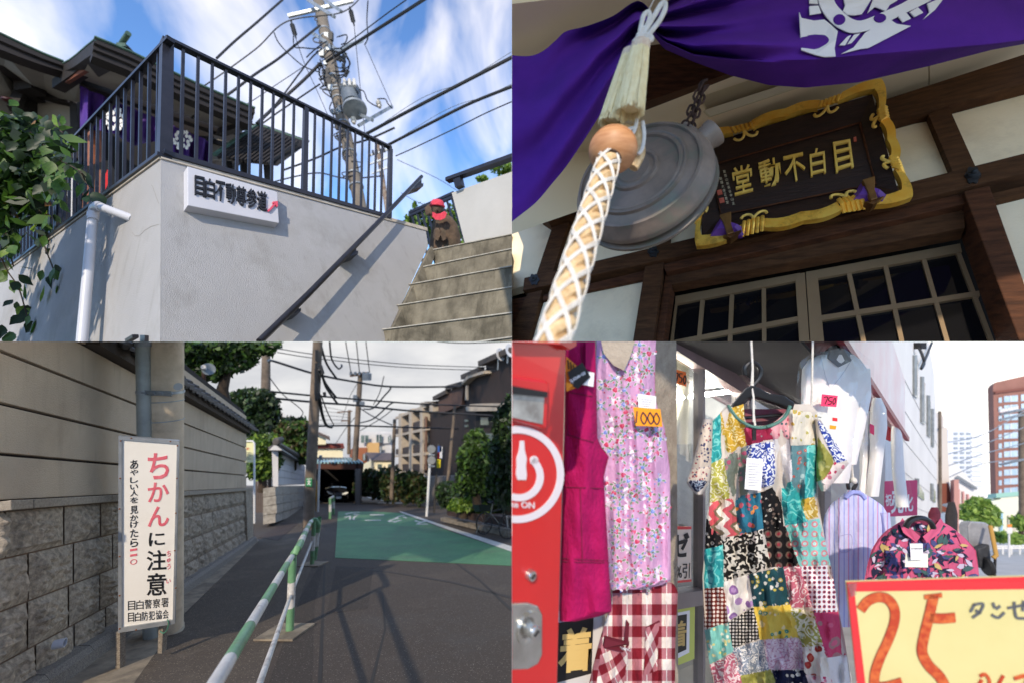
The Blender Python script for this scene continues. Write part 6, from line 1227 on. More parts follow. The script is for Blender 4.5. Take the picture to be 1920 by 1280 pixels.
# ---- street behind
o = None
PAV2 = mat('pale_pavement', rgb(196, 192, 186), rgb(178, 174, 168), 2, rough=.95)
def g2(x, y, z=0.0): return Vector((x, y, CZ-1.5-(1000-640)/F*y+z))
m = M(); ys = [-9, .7, 3, 8, 20, 50, 120, 300]
for y0, y1 in zip(ys, ys[1:]): m.poly([g2(.001, y0), g2(60+max(y0, 0), y0), g2(60+max(y1, 0), y1), g2(.001, y1)])
o = ob('street', m, PAV2); o['kind'] = 'structure'
WALLP = mat('white_panel_wall', rgb(228, 226, 222), rgb(218, 216, 212), .6, rough=.8)
t = thing('white_building', 'white panelled building with small windows beyond the awning', 'building', P(1720, 1000, 12)); WB = rec(1690, 8.0)
ob('wall', M().prism(WB, [(1660, 620), (1738, 620), (1752, 700), (1757, 800), (1757, 1000), (1660, 1010)], -3, 0), WALLP, t)
for k, (u0, v0, u1, v1) in enumerate(((1711, 665, 1718, 740), (1725, 705, 1732, 790), (1737, 740, 1743, 815), (1745, 765, 1749, 835), (1715, 895, 1730, 925), (1744, 905, 1752, 935))):
    w = ob('window', M().prism(WB, [(u0, v0), (u1, v0+(u1-u0)*1.9), (u1, v1+(u1-u0)*.8), (u0, v1)], -.05, .03), WIN, t); ob('frame', M().bar(WB.p(u0, v0, .04), WB.p(u0, v1, .04), .05, .06), GALV, w)
for v in (700, 760, 820, 880, 940): ob('panel_seam', M().bar(WB.p(1690, v+ (v-1000)*.0, .002), WB.p(1757, v+(1000-v)*67/150, .002), .012, .01), mat('seam_grey', rgb(170, 168, 165)), t)
ob('cable', M().tube([WB.p(u, v, .1) for u, v in sp([(1712, 652), (1718, 664), (1722, 680), (1716, 690), (1730, 660), (1738, 642)], 4)], .03, 5), CABLE, t); ob('bracket', M().cbox(WB.p(1713, 648, .1), Vector((.12, 0, 0)), Vector((0, .2, 0)), Vector((0, 0, .15))), CABLE, t)
t = thing('side_shop', 'narrow brown shopfront with lamp past the white building', 'building', P(1765, 1000, 20)); ob('wall', M().prism(Pl.flat(20), [(1753, 800), (1776, 800), (1780, 905), (1790, 960), (1753, 960)], -3, 0), mat('tan_wall', rgb(205, 196, 186), rough=.9), t); ob('brown_front', M().prism(Pl.flat(19.8), [(1762, 905), (1778, 905), (1790, 958), (1766, 958)], -1, 0), mat('rust_brown', rgb(128, 72, 56), rough=.8), t); ob('roof', M().prism(Pl.flat(19.6), [(1752, 775), (1762, 770), (1770, 782), (1770, 800), (1755, 802)], -1, 0), mat('pale_roof', rgb(200, 192, 186), rough=.9), t); ob('lamp', M().lathe(P(1778, 946, 19), (0, 0, -1), [(.0, -.1), (.18, 0), (.2, .06), (0, .08)], 14), GALV, t, True); ob('pole', M().tube([P(1762, 770, 19), P(1763, 960, 19)], .06, 8), POLE_D, t); ob('column', M().prism(Pl.flat(19.4), [(1789, 898), (1798, 898), (1798, 1010), (1789, 1010)], -.4, 0), mat('pink_column', rgb(190, 140, 130), rough=.9), t)
t = thing('low_shop_row', 'low white shop row with pink posts along the far street', 'building', P(1820, 980, 45)); ob('wall', M().prism(Pl.flat(45), [(1772, 868), (1790, 866), (1848, 930), (1848, 960), (1790, 1000), (1772, 1000)], -4, 0), WALLP, t)
for k in range(6): ob('post', M().prism(Pl.flat(44.8), [(1797+k*8.5, 915+k*5), (1800+k*8.5, 916+k*5), (1800+k*8.5, 960), (1797+k*8.5, 965)], -.3, 0), mat('pink_post', rgb(205, 150, 145), rough=.9), t)
ob('railing', M().bar(P(1795, 893, 44.7), P(1830, 915, 44.7), .2, .3), GALV, t)
t = thing('pale_tower', 'pale grey high-rise with rows of small windows in the distance', 'building', P(1810, 930, 120)); ob('block', M().prism(Pl.flat(120), [(1777, 803), (1813, 801), (1814, 808), (1841, 812), (1843, 940), (1777, 930)], -4, 0), mat('tower_grey', rgb(214, 218, 224), rgb(204, 208, 216), .05, rough=.9), t)
for r in range(12):
    for c in range(3): ob('window', M().prism(Pl.flat(119.8), [(1789+c*12, 810+r*9), (1796+c*12, 810+r*9), (1796+c*12, 814+r*9), (1789+c*12, 814+r*9)], -.1, .02), mat('tower_window', rgb(140, 150, 162), rough=.3), t)
    ob('balcony_band', M().prism(Pl.flat(119.7), [(1822, 816+r*9), (1842, 817+r*9), (1842, 820+r*9), (1822, 819+r*9)], -.5, .0), WALLP, t)
t = thing('brick_tower', 'red-brown brick high-rise with wide windows at the right edge', 'building', P(1890, 940, 80)); BT = Pl.flat(80); BRKT = mat('tower_brick', rgb(150, 104, 92), rgb(138, 96, 84), .3, rough=.9)
ob('block', M().prism(BT, [(1862, 722), (1866, 716), (1960, 695), (1960, 945), (1868, 945)], -2, 0), BRKT, t); ob('roof_band', M().prism(BT, [(1864, 734), (1960, 722), (1960, 726), (1864, 738)], 0, .4), mat('brick_band', rgb(120, 72, 62), rough=.9), t)
for r in range(11):
    v = 742+r*17.2
    w = ob('window', M().prism(BT, [(1882, v), (1908, v-2), (1908, v+10), (1882, v+11)], -.2, .1), mat('tower_glass', rgb(150, 180, 200), rgb(186, 204, 214), .6, rough=.2), t); ob('mullion', M().bar(BT.p(1894, v-1, .15), BT.p(1894, v+10, .15), .12, .15), WALLP, w); ob('window', M().prism(BT, [(1872, v+3), (1878, v+2), (1878, v+12), (1872, v+12)], -.2, .1), _mc['tower_glass'], t)
    ob('window', M().prism(BT, [(1914, v-3), (1960, v-7), (1960, v+6), (1914, v+9)], -.2, .1), _mc['tower_glass'], t)
t = thing('pale_house', 'pale yellow low house below the brick tower', 'building', P(1890, 965, 50)); ob('wall', M().prism(Pl.flat(50), [(1850, 940), (1876, 935), (1876, 930), (1960, 928), (1960, 1000), (1850, 1000)], -4, 0), mat('pale_yellow', rgb(226, 226, 206), rough=.9), t); ob('teal_roof', M().prism(Pl.flat(49.8), [(1868, 924), (1916, 920), (1916, 928), (1868, 932)], -2, 0), mat('teal_roof', rgb(150, 196, 182), rough=.8), t); ob('drainpipe', M().tube([P(1878, 960, 49.7), P(1878, 1000, 49.7)], .12, 6), mat('sky_pipe', rgb(150, 196, 220)), t); ob('door', M().prism(Pl.flat(49.9), [(1890, 965), (1903, 965), (1903, 1000), (1890, 1000)], -.1, .1), mat('door_beige', rgb(196, 190, 176)), t)
YL = leafmat('street_leaf_bright', rgb(150, 180, 80), rgb(176, 200, 110), 1, .4); YM = leafmat('street_leaf_mid', rgb(112, 146, 66), rgb(136, 168, 84), 1, .35)
tree('airy light green street tree before the pale house', (1838, 1000, 30), (1838, 975, 30), [(1838, 955, 30, 26, 14), (1825, 970, 30, 20, 14), (1848, 970, 30, 22, 14), (1838, 940, 30, 14, 8)], 1900, .2, [YL, YM], 41)
tree('bright young tree at the right edge of the street', (1915, 1000, 30), (1915, 980, 30), [(1915, 980, 30, 14, 12), (1922, 970, 30, 10, 10)], 500, .2, [YL, YM], 42)
tree('low hedge strip along the far pavement', (1890, 1015, 32), (1890, 1008, 32), [(1870, 1006, 32, 20, 7), (1895, 1008, 32, 22, 7), (1920, 1008, 32, 20, 7)], 1600, .16, [YM, YL], 43, nm='hedge', cat='hedge', part_='foliage')
t = thing('street_guard_rail', 'white pipe guard rail across the far street', 'guard rail', P(1890, 1038, 28)); 
for v in (1023, 1027): ob('pipe', M().tube([P(1862, v, 28), P(1960, v-1, 28)], .05, 8), WP_, t, True)
for u in (1864, 1880, 1896, 1912): ob('post', M().tube([P(u, 1038, 28), P(u, 1022, 28)], .055, 8), WP_, t, True)
t = thing('street_signpost', 'white post with small orange plate on the far pavement', 'sign', P(1892, 1045, 26)); ob('post', M().tube([P(1892, 1045, 26), P(1892, 982, 26)], .05, 8), WP_, t, True); ob('plate', M().prism(Pl.flat(25.9), [(1889, 982), (1897, 982), (1897, 987), (1889, 987)], -.02, .02), mat('orange_plate', rgb(235, 140, 60)), t); ob('plate', M().prism(Pl.flat(25.9), [(1888, 988), (1898, 988), (1898, 999), (1888, 999)], -.02, .02), WP_, t)
t = thing('street_pole', 'grey pole with hanging wires at the right edge by the brick tower', 'utility pole', P(1918, 960, 30)); ob('shaft', M().tube([P(1917, 980, 30), P(1916, 770, 30)], .18, 10), POLE_D, t, True)
for v in (768, 778, 862): ob('crossarm', M().bar(P(1875, v+8, 29.8), P(1920, v-2, 29.8), .12, .12), GALV, t)
for k in range(7): ob('insulator', M().tube([P(1876+k*5, 772-k, 29.6), P(1876+k*5, 766-k, 29.6)], .1, 6), WP_, t)
for i in range(4): wire('street_wire', ['topmost', 'second', 'third', 'lowest'][i]+' pale wire strung before the far towers', [(1762, 830+i*24), (1840, 815+i*18), (1920, 770+i*30)], [28, 30], .03, 'wires before the far towers', mt=GALV)
t = thing('rickshaw_cart', 'grey covered cart with black bag standing in the street', 'cart', P(1850, 1080, 12)); ob('cover', M().prism(Pl.flat(12), [(1814, 985), (1820, 976), (1848, 978), (1858, 985), (1858, 1030), (1818, 1030)], -.6, 0), mat('silver_sheet', rgb(172, 172, 174), rgb(146, 146, 150), 4, rough=.4, metal=.3), t, bev=.05); ob('bag', M().prism(Pl.flat(11.6), [(1832, 1028), (1856, 1018), (1861, 1060), (1838, 1066)], -.4, 0), mat('black_bag', rgb(58, 60, 64), rgb(40, 42, 46), 8, rough=.6), t, bev=.06); ob('wheel', M().lathe(P(1852, 1062, 11.5), (1, -.3, 0), [(0, -.05), (.22, -.05), (.26, 0), (.22, .05), (0, .05)], 18), CABLE, t, True); ob('handle', M().tube([P(1857, 985, 11.8), P(1868, 1040, 11.4), P(1862, 1045, 11.4)], .05, 8), mat('ochre_cloth', rgb(170, 130, 60)), t, True); ob('leg', M().tube([P(1866, 1040, 11.4), P(1865, 1080, 11.4)], .03, 6), CABLE, t)
for i, (u, c, lb) in enumerate(((1784, rgb(40, 36, 36), 'dark jacket hanging at the far end of the stall'), (1752, rgb(150, 60, 66), 'dark red patterned shirt at the far end of the stall'))):
    G = Garment([(940+i*10, u-6, u+6), (960, u-12, u+12), (1060, u-13, u+10)], 8.0-i*2, .05); e = thing('hanging_garment', lb, 'garment', P(u, 1060, 8-i*2)); G.build('cloth', mat('garment_%d' % i, c, tuple(x*1.6 for x in c), 9, rough=.9), e, 8, 10)
# ---- shop front
t = thing('clothes_shop', 'clothes shop with stucco pillar, metal window frames and posters', 'shop', P(1300, 1280, 3)); SW = rec(1300, 3.2)
STP = mat('pillar_stucco', rgb(176, 164, 148), rgb(150, 138, 124), 10, rough=.95, bump=.9, bscale=45); FRM = mat('window_frame', rgb(150, 140, 140), rgb(134, 126, 126), 3, rough=.45, metal=.4); INT = mat('shop_interior', rgb(214, 210, 206), rgb(190, 187, 184), 1.2, rough=.9); BEAMM = mat('mauve_steel', rgb(136, 112, 112), rgb(116, 96, 96), 3, rough=.5, metal=.2)
ob('pillar', M().prism(SW, [(1100, 620), (1238, 620), (1242, 1290), (1100, 1290)], -.4, .12), STP, t)
ob('back_wall', M().prism(rec(1300, 4.6), [(1180, 620), (1640, 780), (1640, 1290), (1180, 1290)], -.1, 0), INT, t)
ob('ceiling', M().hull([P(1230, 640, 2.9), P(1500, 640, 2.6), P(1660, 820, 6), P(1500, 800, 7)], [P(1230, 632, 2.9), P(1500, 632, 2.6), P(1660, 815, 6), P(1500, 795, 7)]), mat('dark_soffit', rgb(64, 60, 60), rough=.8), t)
ob('head_beam', M().prism(SW, [(1240, 620), (1285, 620), (1392, 722), (1392, 742), (1240, 648)], -.05, .06), BEAMM, t); ob('head_beam', M().prism(SW, [(1290, 620), (1380, 620), (1520, 745), (1520, 775), (1394, 722)], -.05, .10), BEAMM, t)
for a, b, c_, d_ in ((1309, 640, 1313, 1290), (1380, 725, 1392, 1290), (1396, 735, 1404, 1290), (1540, 800, 1552, 1290)): ob('window_post', M().prism(SW, [(a, b+8), (c_, b+10), (c_, d_), (a, d_)], -.04, .04), FRM, t)
ob('transom', M().prism(SW, [(1243, 1108), (1330, 1098), (1330, 1124), (1243, 1138)], -.04, .05), FRM, t); ob('transom', M().prism(SW, [(1392, 1080), (1560, 1060), (1560, 1075), (1392, 1100)], -.04, .05), FRM, t)
GLS = glassy('shop_glass', (.9, .93, .93), .30); ob('pane', M().prism(SW, [(1243, 660), (1380, 745), (1380, 1102), (1243, 1110)], -.006, 0), GLS, t); ob('pane', M().prism(SW, [(1243, 1138), (1380, 1120), (1380, 1290), (1243, 1290)], -.006, 0), GLS, t); ob('pane', M().prism(SW, [(1404, 760), (1540, 820), (1540, 1290), (1404, 1290)], -.006, 0), GLS, t)
ob('display_box', M().prism(rec(1300, 3.9), [(1252, 830), (1300, 832), (1300, 1100), (1252, 1105)], -.3, 0), mat('display_grey', rgb(150, 152, 154), rgb(120, 124, 126), 2, rough=.4), t)
ob('step_wall', M().prism(SW, [(1392, 1200), (1640, 1120), (1640, 1290), (1392, 1290)], -.3, .02), mat('shop_base', rgb(120, 118, 116), rough=.8), t)
LAMP = emis('fluorescent_tube', (1, 1, .96), 45.0)
t2 = thing('ceiling_lamp', 'lit fluorescent tube inside the shop window', 'lamp', P(1300, 740, 4.2), 'shop ceiling lamps'); LP_ = rec(1300, 3.7)
ob('housing', M().prism(LP_, [(1240, 706), (1372, 706), (1376, 722), (1240, 738)], -.1, 0), WALLP, t2); ob('tube', M().tube([LP_.p(1244, 747, .03), LP_.p(1374, 731, .03)], .022, 10), LAMP, t2, True)
t2 = thing('ceiling_lamp', 'second lit tube seen under the black hanger', 'lamp', P(1420, 790, 5), 'shop ceiling lamps'); ob('tube', M().tube([P(1398, 790, 4.9), P(1452, 782, 5.4)], .03, 8), LAMP, t2, True); ob('housing', M().bar(P(1398, 783, 4.95), P(1455, 775, 5.45), .1, .05), WALLP, t2)
def lay(e, txt, pl, q, mt, bold=.02, o0=.004): return ob('letter', lettering(M(), txt, quadfn(pl, *q), .001, bold, o0), mt, e)
def tagp(e, name, quad, d, mt): return ob(name, M().prism(Pl.flat(d), quad, -.003, 0), mt, e)
PAPER = mat('paper_cream', rgb(240, 224, 208), rough=.9); INK = mat('ink', (.015, .012, .012), rough=.7); ORT = mat('orange_card', rgb(255, 160, 30), rough=.6); ORD = mat('orange_card_deep', rgb(255, 118, 40), rough=.6); PKC = mat('pink_card', rgb(250, 66, 110), rough=.6); WHC = mat('white_card', rgb(240, 240, 242), rough=.7); REDP = mat('red_tape', rgb(232, 52, 58), rough=.45); GLDP = mat('gold_print', rgb(212, 180, 110), rough=.6); BLKP = mat('black_poster', rgb(28, 26, 24), rough=.6)
PS = rec(1300, 3.15)
t2 = thing('discount_poster', 'cream paper poster with red bands and black brush kana', 'poster', PS.p(1275, 1090)); ob('paper', M().prism(PS, [(1250, 985), (1296, 986), (1296, 1089), (1250, 1094)], -.004, 0), PAPER, t2)
for q in ([(1250, 985), (1296, 986), (1296, 991), (1250, 992)], [(1268, 1088), (1296, 1085), (1296, 1089), (1268, 1092)]): ob('band', M().prism(PS, q, 0, .002), REDP, t2)
lay(t2, 'ゼ', PS, ((1258, 997), (1292, 997), (1290, 1043), (1260, 1043)), INK, .03); lay(t2, '5%引', PS, ((1257, 1056), (1293, 1054), (1292, 1082), (1260, 1086)), INK, .0)
PS2 = rec(1300, 3.1)
t2 = thing('kimono_poster', 'black poster with large gold character beside the red machine', 'poster', P(1080, 1260, 1.9)); pl = Pl.flat(1.95); ob('sheet', M().prism(pl, [(1040, 1168), (1112, 1158), (1108, 1262), (1040, 1280)], -.006, 0), BLKP, t2); lay(t2, '着', pl, ((1050, 1178), (1112, 1172), (1108, 1255), (1046, 1262)), GLDP, .03); ob('backing', M().prism(pl, [(1030, 1150), (1128, 1140), (1128, 1290), (1030, 1290)], -.05, -.01), INT, t2)
t2 = thing('framed_poster', 'lime-edged poster with gold character behind the gingham', 'poster', PS.p(1285, 1230)); ob('edge', M().prism(PS, [(1258, 1140), (1303, 1132), (1302, 1234), (1262, 1250)], -.004, 0), mat('lime_edge', rgb(206, 214, 110), rough=.7), t2); ob('mat_board', M().prism(PS, [(1258, 1150), (1293, 1143), (1292, 1222), (1264, 1236)], 0, .002), WHC, t2); ob('sheet', M().prism(PS, [(1258, 1155), (1287, 1150), (1286, 1216), (1264, 1226)], .002, .004), BLKP, t2); lay(t2, '着', PS, ((1250, 1165), (1286, 1160), (1286, 1208), (1252, 1216)), GLDP, .02, .005)
# awning
t2 = thing('awning_sign', 'pink and white shop awning fascia receding down the street', 'awning', P(1640, 760, 3.5)); AW = rec(1575, 2.7)
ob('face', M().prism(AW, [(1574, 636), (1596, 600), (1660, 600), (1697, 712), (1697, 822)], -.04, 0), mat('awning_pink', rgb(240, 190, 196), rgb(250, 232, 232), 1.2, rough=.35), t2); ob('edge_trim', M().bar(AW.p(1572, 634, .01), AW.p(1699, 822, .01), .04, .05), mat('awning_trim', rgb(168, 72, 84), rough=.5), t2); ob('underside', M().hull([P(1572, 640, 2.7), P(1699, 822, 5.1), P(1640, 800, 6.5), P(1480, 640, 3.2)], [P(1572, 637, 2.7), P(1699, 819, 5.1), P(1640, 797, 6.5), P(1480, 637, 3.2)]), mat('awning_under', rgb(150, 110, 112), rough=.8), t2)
# ---- red vending machine
REDM = mat('machine_red', rgb(222, 40, 38), rgb(214, 34, 34), 2, rough=.28, coat=.3); t = thing('vending_machine', 'red vending machine with white ring logo at the left edge', 'vending machine', P(990, 1280, 1.3)); VM = Pl.pts((960, 640, 1.18), (1060, 640, 1.36), (960, 1280, 1.18))
ob('body', M().prism(VM, [(930, 615), (1063, 615), (1054, 960), (1045, 1300), (930, 1300)], -.5, 0), REDM, t, bev=.006)
ob('top_trim', M().prism(VM, [(930, 615), (1068, 615), (1068, 648), (1055, 655), (1040, 646), (930, 640)], 0, .03), REDM, t, bev=.006)
ob('slot_frame', M().prism(VM, [(930, 700), (1016, 712), (1021, 718), (1017, 802), (1005, 800), (930, 780)], 0, .022), REDM, t, bev=.008); ob('slot', M().prism(VM, [(930, 722), (1009, 736), (1006, 792), (930, 775)], .022, .026), mat('slot_silver', rgb(205, 205, 198), rgb(150, 146, 140), 14, rough=.3, metal=.4), t); ob('slot_shade', M().prism(VM, [(930, 718), (1009, 732), (1008, 742), (930, 734)], .026, .04), CABLE, t)
LOGO = mat('logo_white', rgb(240, 228, 228), rough=.4)
def arcm(cu, cv, r0, r1, a0, a1, n=40, ky=1.0):
    m = M()
    for i in range(n):
        a, b = math.radians(a0+(a1-a0)*i/n), math.radians(a0+(a1-a0)*(i+1)/n); m.prism(VM, [(cu+r0*math.cos(a), cv+r0*ky*math.sin(a)), (cu+r1*math.cos(a), cv+r1*ky*math.sin(a)), (cu+r1*math.cos(b), cv+r1*ky*math.sin(b)), (cu+r0*math.cos(b), cv+r0*ky*math.sin(b))], .002, .004)
    return m
ob('logo_ring', arcm(968, 888, 75, 88, -100, 100, 50, 1.03), LOGO, t)
m = arcm(972, 892, 33, 46, -52, 110, 30, 1.0); m.prism(VM, [(1000+8*math.cos(a), 861+8*math.sin(a)) for a in [k*math.pi/6 for k in range(12)]], .002, .004); ob('logo_arc', m, LOGO, t)
ob('logo_bottle', M().prism(VM, [(973.5, 825), (981, 825), (982, 842), (986, 858), (984.5, 872), (986, 888), (985, 898), (969, 898), (966, 888), (967.5, 872), (967, 858), (972, 842)], .002, .004), LOGO, t)
lay(t, 'Coke ON', VM, ((934, 936), (1001, 940), (1001, 952), (934, 948)), LOGO, .02, .003)
CHR = mat('chrome_lock', rgb(214, 214, 208), rgb(186, 184, 176), 10, rough=.18, metal=.85)
def disc(u, v, r, h): return M().lathe(VM.p(u, v, 0), VM.n, [(r*1.0, 0), (r, h*.7), (r*.86, h), (0, h)], 24)
ob('screw', disc(991, 1075, .0165, .02), CHR, t, True); m = M(); m.prism(VM, [(930, 1128), (985, 1126), (1004, 1132), (1012, 1148), (1012, 1222), (1004, 1240), (985, 1250), (930, 1252)], 0, .012); ob('lock_plate', m, CHR, t, bev=.004); ob('lock_dish', M().lathe(VM.p(984, 1172, .012), VM.n, [(.046, 0), (.046, .006), (.036, .004), (.03, 0), (.0, 0)], 24), CHR, t, True); ob('lock_core', M().lathe(VM.p(985, 1172, .012), VM.n, [(.02, 0), (.02, .03), (.016, .034), (0, .034)], 20), CHR, t, True); ob('keyhole', M().bar(VM.p(981, 1177, .048), VM.p(989, 1167, .048), .004, .004), INK, t); ob('key_slot', M().bar(VM.p(988, 1079, .022), VM.p(994, 1071, .022), .004, .004), INK, t)
# ---- magenta dungarees
MAG = fab('magenta_twill', rgb(176, 22, 92), rgb(160, 16, 80), rgb(160, 16, 80), 'plain', 6); MAGD = mat('magenta_seam', rgb(122, 10, 60), rough=.9)
t = thing('magenta_dungarees', 'magenta cotton dungarees hanging beside the red machine', 'dungarees', P(1095, 1160, 1.5)); G = Garment([(620, 1062, 1116), (655, 1060, 1116), (700, 1060, 1118), (820, 1058, 1120), (838, 1057, 1128), (854, 1057, 1142), (872, 1056, 1137), (895, 1056, 1132), (960, 1054, 1136), (1100, 1050, 1144), (1142, 1049, 1147), (1150, 1049, 1146), (1164, 1049, 1080)], 1.52, .06, ((60, .012, .1), (31, .004, -.2))); G.build('cloth', MAG, t, 30, 60)
def seam(G_, e, pts, w=1.0, mt=MAGD, name='seam'): 
    pp = sp(pts, 6); ob(name, M().tube([G_.pt(u, v, .003) for u, v in pp], w/F*1.5, 5), mt, e)
for pts in ([(1062, 735), (1064, 808), (1068, 815), (1112, 828)], [(1068, 735), (1110, 742)], [(1060, 912), (1132, 915)], [(1054, 1046), (1140, 1050)], [(1052, 1052), (1142, 1054)], [(1088, 915), (1092, 1050)], [(1090, 650), (1092, 690), (1100, 700)]): seam(G, t, pts, 1.1)
ob('strap', M().hull([G.pt(u, v, .012) for u, v in ((1098, 636), (1116, 636), (1116, 700), (1098, 690))], [G.pt(u, v, .025) for u, v in ((1098, 636), (1116, 636), (1116, 700), (1098, 690))]), MAG, t)
t2 = thing('label_tags', 'black, white and orange hang tags pinned on the magenta dungarees', 'tag', P(1085, 725, 1.42)); tagp(t2, 'orange_tag', [(1062, 668), (1082, 686), (1092, 720), (1064, 732), (1060, 690)], 1.44, ORT); tagp(t2, 'white_tag', [(1092, 694), (1114, 698), (1112, 724), (1092, 720)], 1.43, WHC); tagp(t2, 'black_tag', [(1064, 697), (1092, 679), (1107, 705), (1083, 728), (1072, 722)], 1.42, BLKP)
ob('brand_text', lettering(M(), 'm-work', quadfn(Pl.flat(1.417), (1099, 703), (1071, 720), (1067, 712), (1096, 695)), 0, .02, .001), WHC, t2); tagp(t2, 'orange_tag', [(1061, 715), (1074, 720), (1062, 733)], 1.415, ORT)
for k in range(3): ob('print_bar', M().prism(Pl.flat(1.438), [(1064+k*5, 674+k*4), (1066+k*5, 674+k*4), (1068+k*5, 690+k*3), (1066+k*5, 692+k*3)], 0, .002), BLKP, t2)
# ---- floral dress
FLB = fab('floral_base', rgb(216, 168, 204), rgb(206, 156, 194), rgb(206, 156, 194), 'plain', 8); t = thing('floral_dress', 'pale pink dress printed with roses, second garment from the machine', 'dress', P(1190, 1100, 1.75))
G = Garment([(600, 1120, 1232), (640, 1119, 1230), (700, 1116, 1228), (740, 1115, 1228), (770, 1116, 1234), (800, 1118, 1246), (880, 1122, 1256), (980, 1132, 1257), (1080, 1142, 1258), (1092, 1144, 1257), (1104, 1146, 1206)], 1.78, .07, ((34, .014, .06), (17, .006, -.05)))
gf = G.build('cloth', FLB, t, 44, 60)
for n_, (ca, cb, rr, seed, cnt) in enumerate(((rgb(206, 58, 96), rgb(226, 96, 130), 4.6, 5, 62), (rgb(120, 140, 214), rgb(170, 186, 236), 3.8, 6, 50))):
    r = random.Random(seed); mo, ma, mb, ml = M(), M(), M(), M(); pts = []
    tries = 0
    while len(pts) < cnt and tries < 4000:
        tries += 1; v = r.uniform(640, 1098); l, rg = lerp(G.rows, v); u = r.uniform(l+11, rg-11)
        if any((u-a)**2+(v-b)**2 < 330 for a, b in pts): continue
        if v < 690 and 1128 < u < 1192 and v < 690-abs(u-1160)*.9: continue
        pts.append((u, v)); an = r.uniform(0, 6)
        def blob(mm, x, y, r0, o, n=9): mm.poly([G.pt(x+r0*math.cos(q)*(1+.2*math.sin(3*q+an)), y+r0*math.sin(q)*(1+.2*math.sin(3*q+an)), o) for q in [2*math.pi*i/n for i in range(n)]])
        blob(mo, u, v, rr*1.3, .0008); blob(ma, u, v, rr*1.1, .0014); blob(mb, u+1, v-1, rr*.6, .002)
        for k in range(4):
            q = an+k*1.55; x, y = u+rr*2.0*math.cos(q), v+rr*2.0*math.sin(q); c_, s_ = math.cos(q), math.sin(q)
            for mm, sc, o in ((mo, 1.35, .001), (ml, 1.0, .0018)): mm.poly([G.pt(x+(a*c_-b*s_)*sc, y+(a*s_+b*c_)*sc, o) for a, b in ((-4, 0), (-1, 2), (2, 1.6), (4.4, 0), (2, -1.6), (-1, -2))])
        for k in range(3): q = an+k*2.1+.7; blob(mb if k % 2 else ma, u+rr*3*math.cos(q), v+rr*3*math.sin(q), 1.6, .0016, 6)
    for mm, c_, nm in ((mo, rgb(236, 224, 236), 'outline'), (ma, ca, 'petal'), (mb, cb, 'centre'), (ml, rgb(112, 140, 104) if n_ == 0 else rgb(130, 156, 130), 'leafprint')): ob('print', mm, mat('print_%s_%d' % (nm, n_), c_, rough=.9), gf, kind='stuff')
ob('neck_gap', M().hull([G.pt(u, v, .012) for u, v in ((1126, 636), (1132, 662), (1150, 684), (1170, 694), (1182, 668), (1192, 636))], [G.pt(u, v, .03) for u, v in ((1126, 636), (1132, 662), (1150, 684), (1170, 694), (1182, 668), (1192, 636))]), STP, t)  # shape in pillar stucco stands for the open neck
t2 = thing('price_tag', 'orange card reading 1000 pinned to the floral dress', 'price tag', P(1215, 800, 1.66)); tagp(t2, 'card', [(1187, 762), (1238, 766), (1242, 799), (1192, 797)], 1.66, ORT); pl = Pl.flat(1.66)
for i, pts in enumerate(([(1195, 770), (1193, 792)], [(1206, 772), (1202, 783), (1208, 794), (1213, 783), (1206, 772)], [(1219, 772), (1215, 783), (1221, 794), (1226, 784), (1219, 772)], [(1231, 773), (1226, 784), (1232, 795), (1237, 785), (1231, 773)])): ob('digit', stroke(M(), pl, sp(pts, 5), 2.2, .001, .003), mat('pen_ink', rgb(60, 36, 60)), t2)
t2 = thing('care_tag', 'white printed swing tag above the orange price card', 'tag', P(1212, 764, 1.67)); tagp(t2, 'card', [(1196, 737), (1230, 742), (1229, 766), (1197, 764)], 1.67, WHC)
m = M()
for k in range(4): m.prism(Pl.flat(1.67), [(1202, 748+k*4), (1224-k*2, 748.6+k*4), (1224-k*2, 749.4+k*4), (1202, 748.8+k*4)], .001, .002)
ob('fine_print', m, mat('grey_ink', rgb(150, 150, 155)), t2, kind='stuff')
# ---- gingham apron
GNG = fab('gingham', rgb(226, 216, 206), rgb(176, 112, 120), rgb(122, 26, 40), 'check', 2.7); t = thing('gingham_apron', 'dark red and cream gingham apron below the floral dress', 'apron', P(1190, 1285, 1.85)); G = Garment([(1080, 1150, 1240), (1092, 1149, 1262), (1106, 1148, 1271), (1130, 1147, 1270), (1180, 1130, 1267), (1215, 1120, 1266), (1300, 1100, 1266)], 1.9, .08, ((42, .02, .1), (22, .008, -.1))); G.build('cloth', GNG, t, 40, 30)
DRD = mat('dark_red_trim', rgb(96, 14, 34), rough=.85); seam(G, t, [(1212, 1176), (1236, 1164)], 2.4, DRD, 'pocket_trim'); ob('pocket', M().grid(lambda a, b: G.pt(1128+a*52-b*10, 1206+b*80-a*6+8*math.sin(a*3), .012), 8, 8, lambda a, b: (.6+a*.55-b*.4, a*.4+b*.8)), GNG, t, True); ob('pocket', M().grid(lambda a, b: G.pt(1211+a*25-b*4, 1176-a*10+b*90, .012), 8, 8, lambda a, b: (.3+a*.25-b*.3, a*.3+b*.7)), GNG, t, True)
A = [G.pt(u, v, .03) for u, v in ((1135, 1196), (1172, 1206), (1178, 1196), (1180, 1208), (1168, 1222), (1132, 1214))]; ob('pocket_flap', M().hull([p+Vector((0, .02, 0)) for p in A], A), DRD, t); ob('pocket_trim', M().hull([G.pt(u, v, .02) for u, v in ((1174, 1160), (1180, 1168), (1178, 1206), (1170, 1200))], [G.pt(u, v, .03) for u, v in ((1174, 1160), (1180, 1168), (1178, 1206), (1170, 1200))]), DRD, t)
ob('brand_text', lettering(M(), 'SOMETHING', lambda s, tt, o: G.pt(1143+s*40, 1207+s*8+tt*5.5, .034+o), 0, .02, .001), WHC, t)
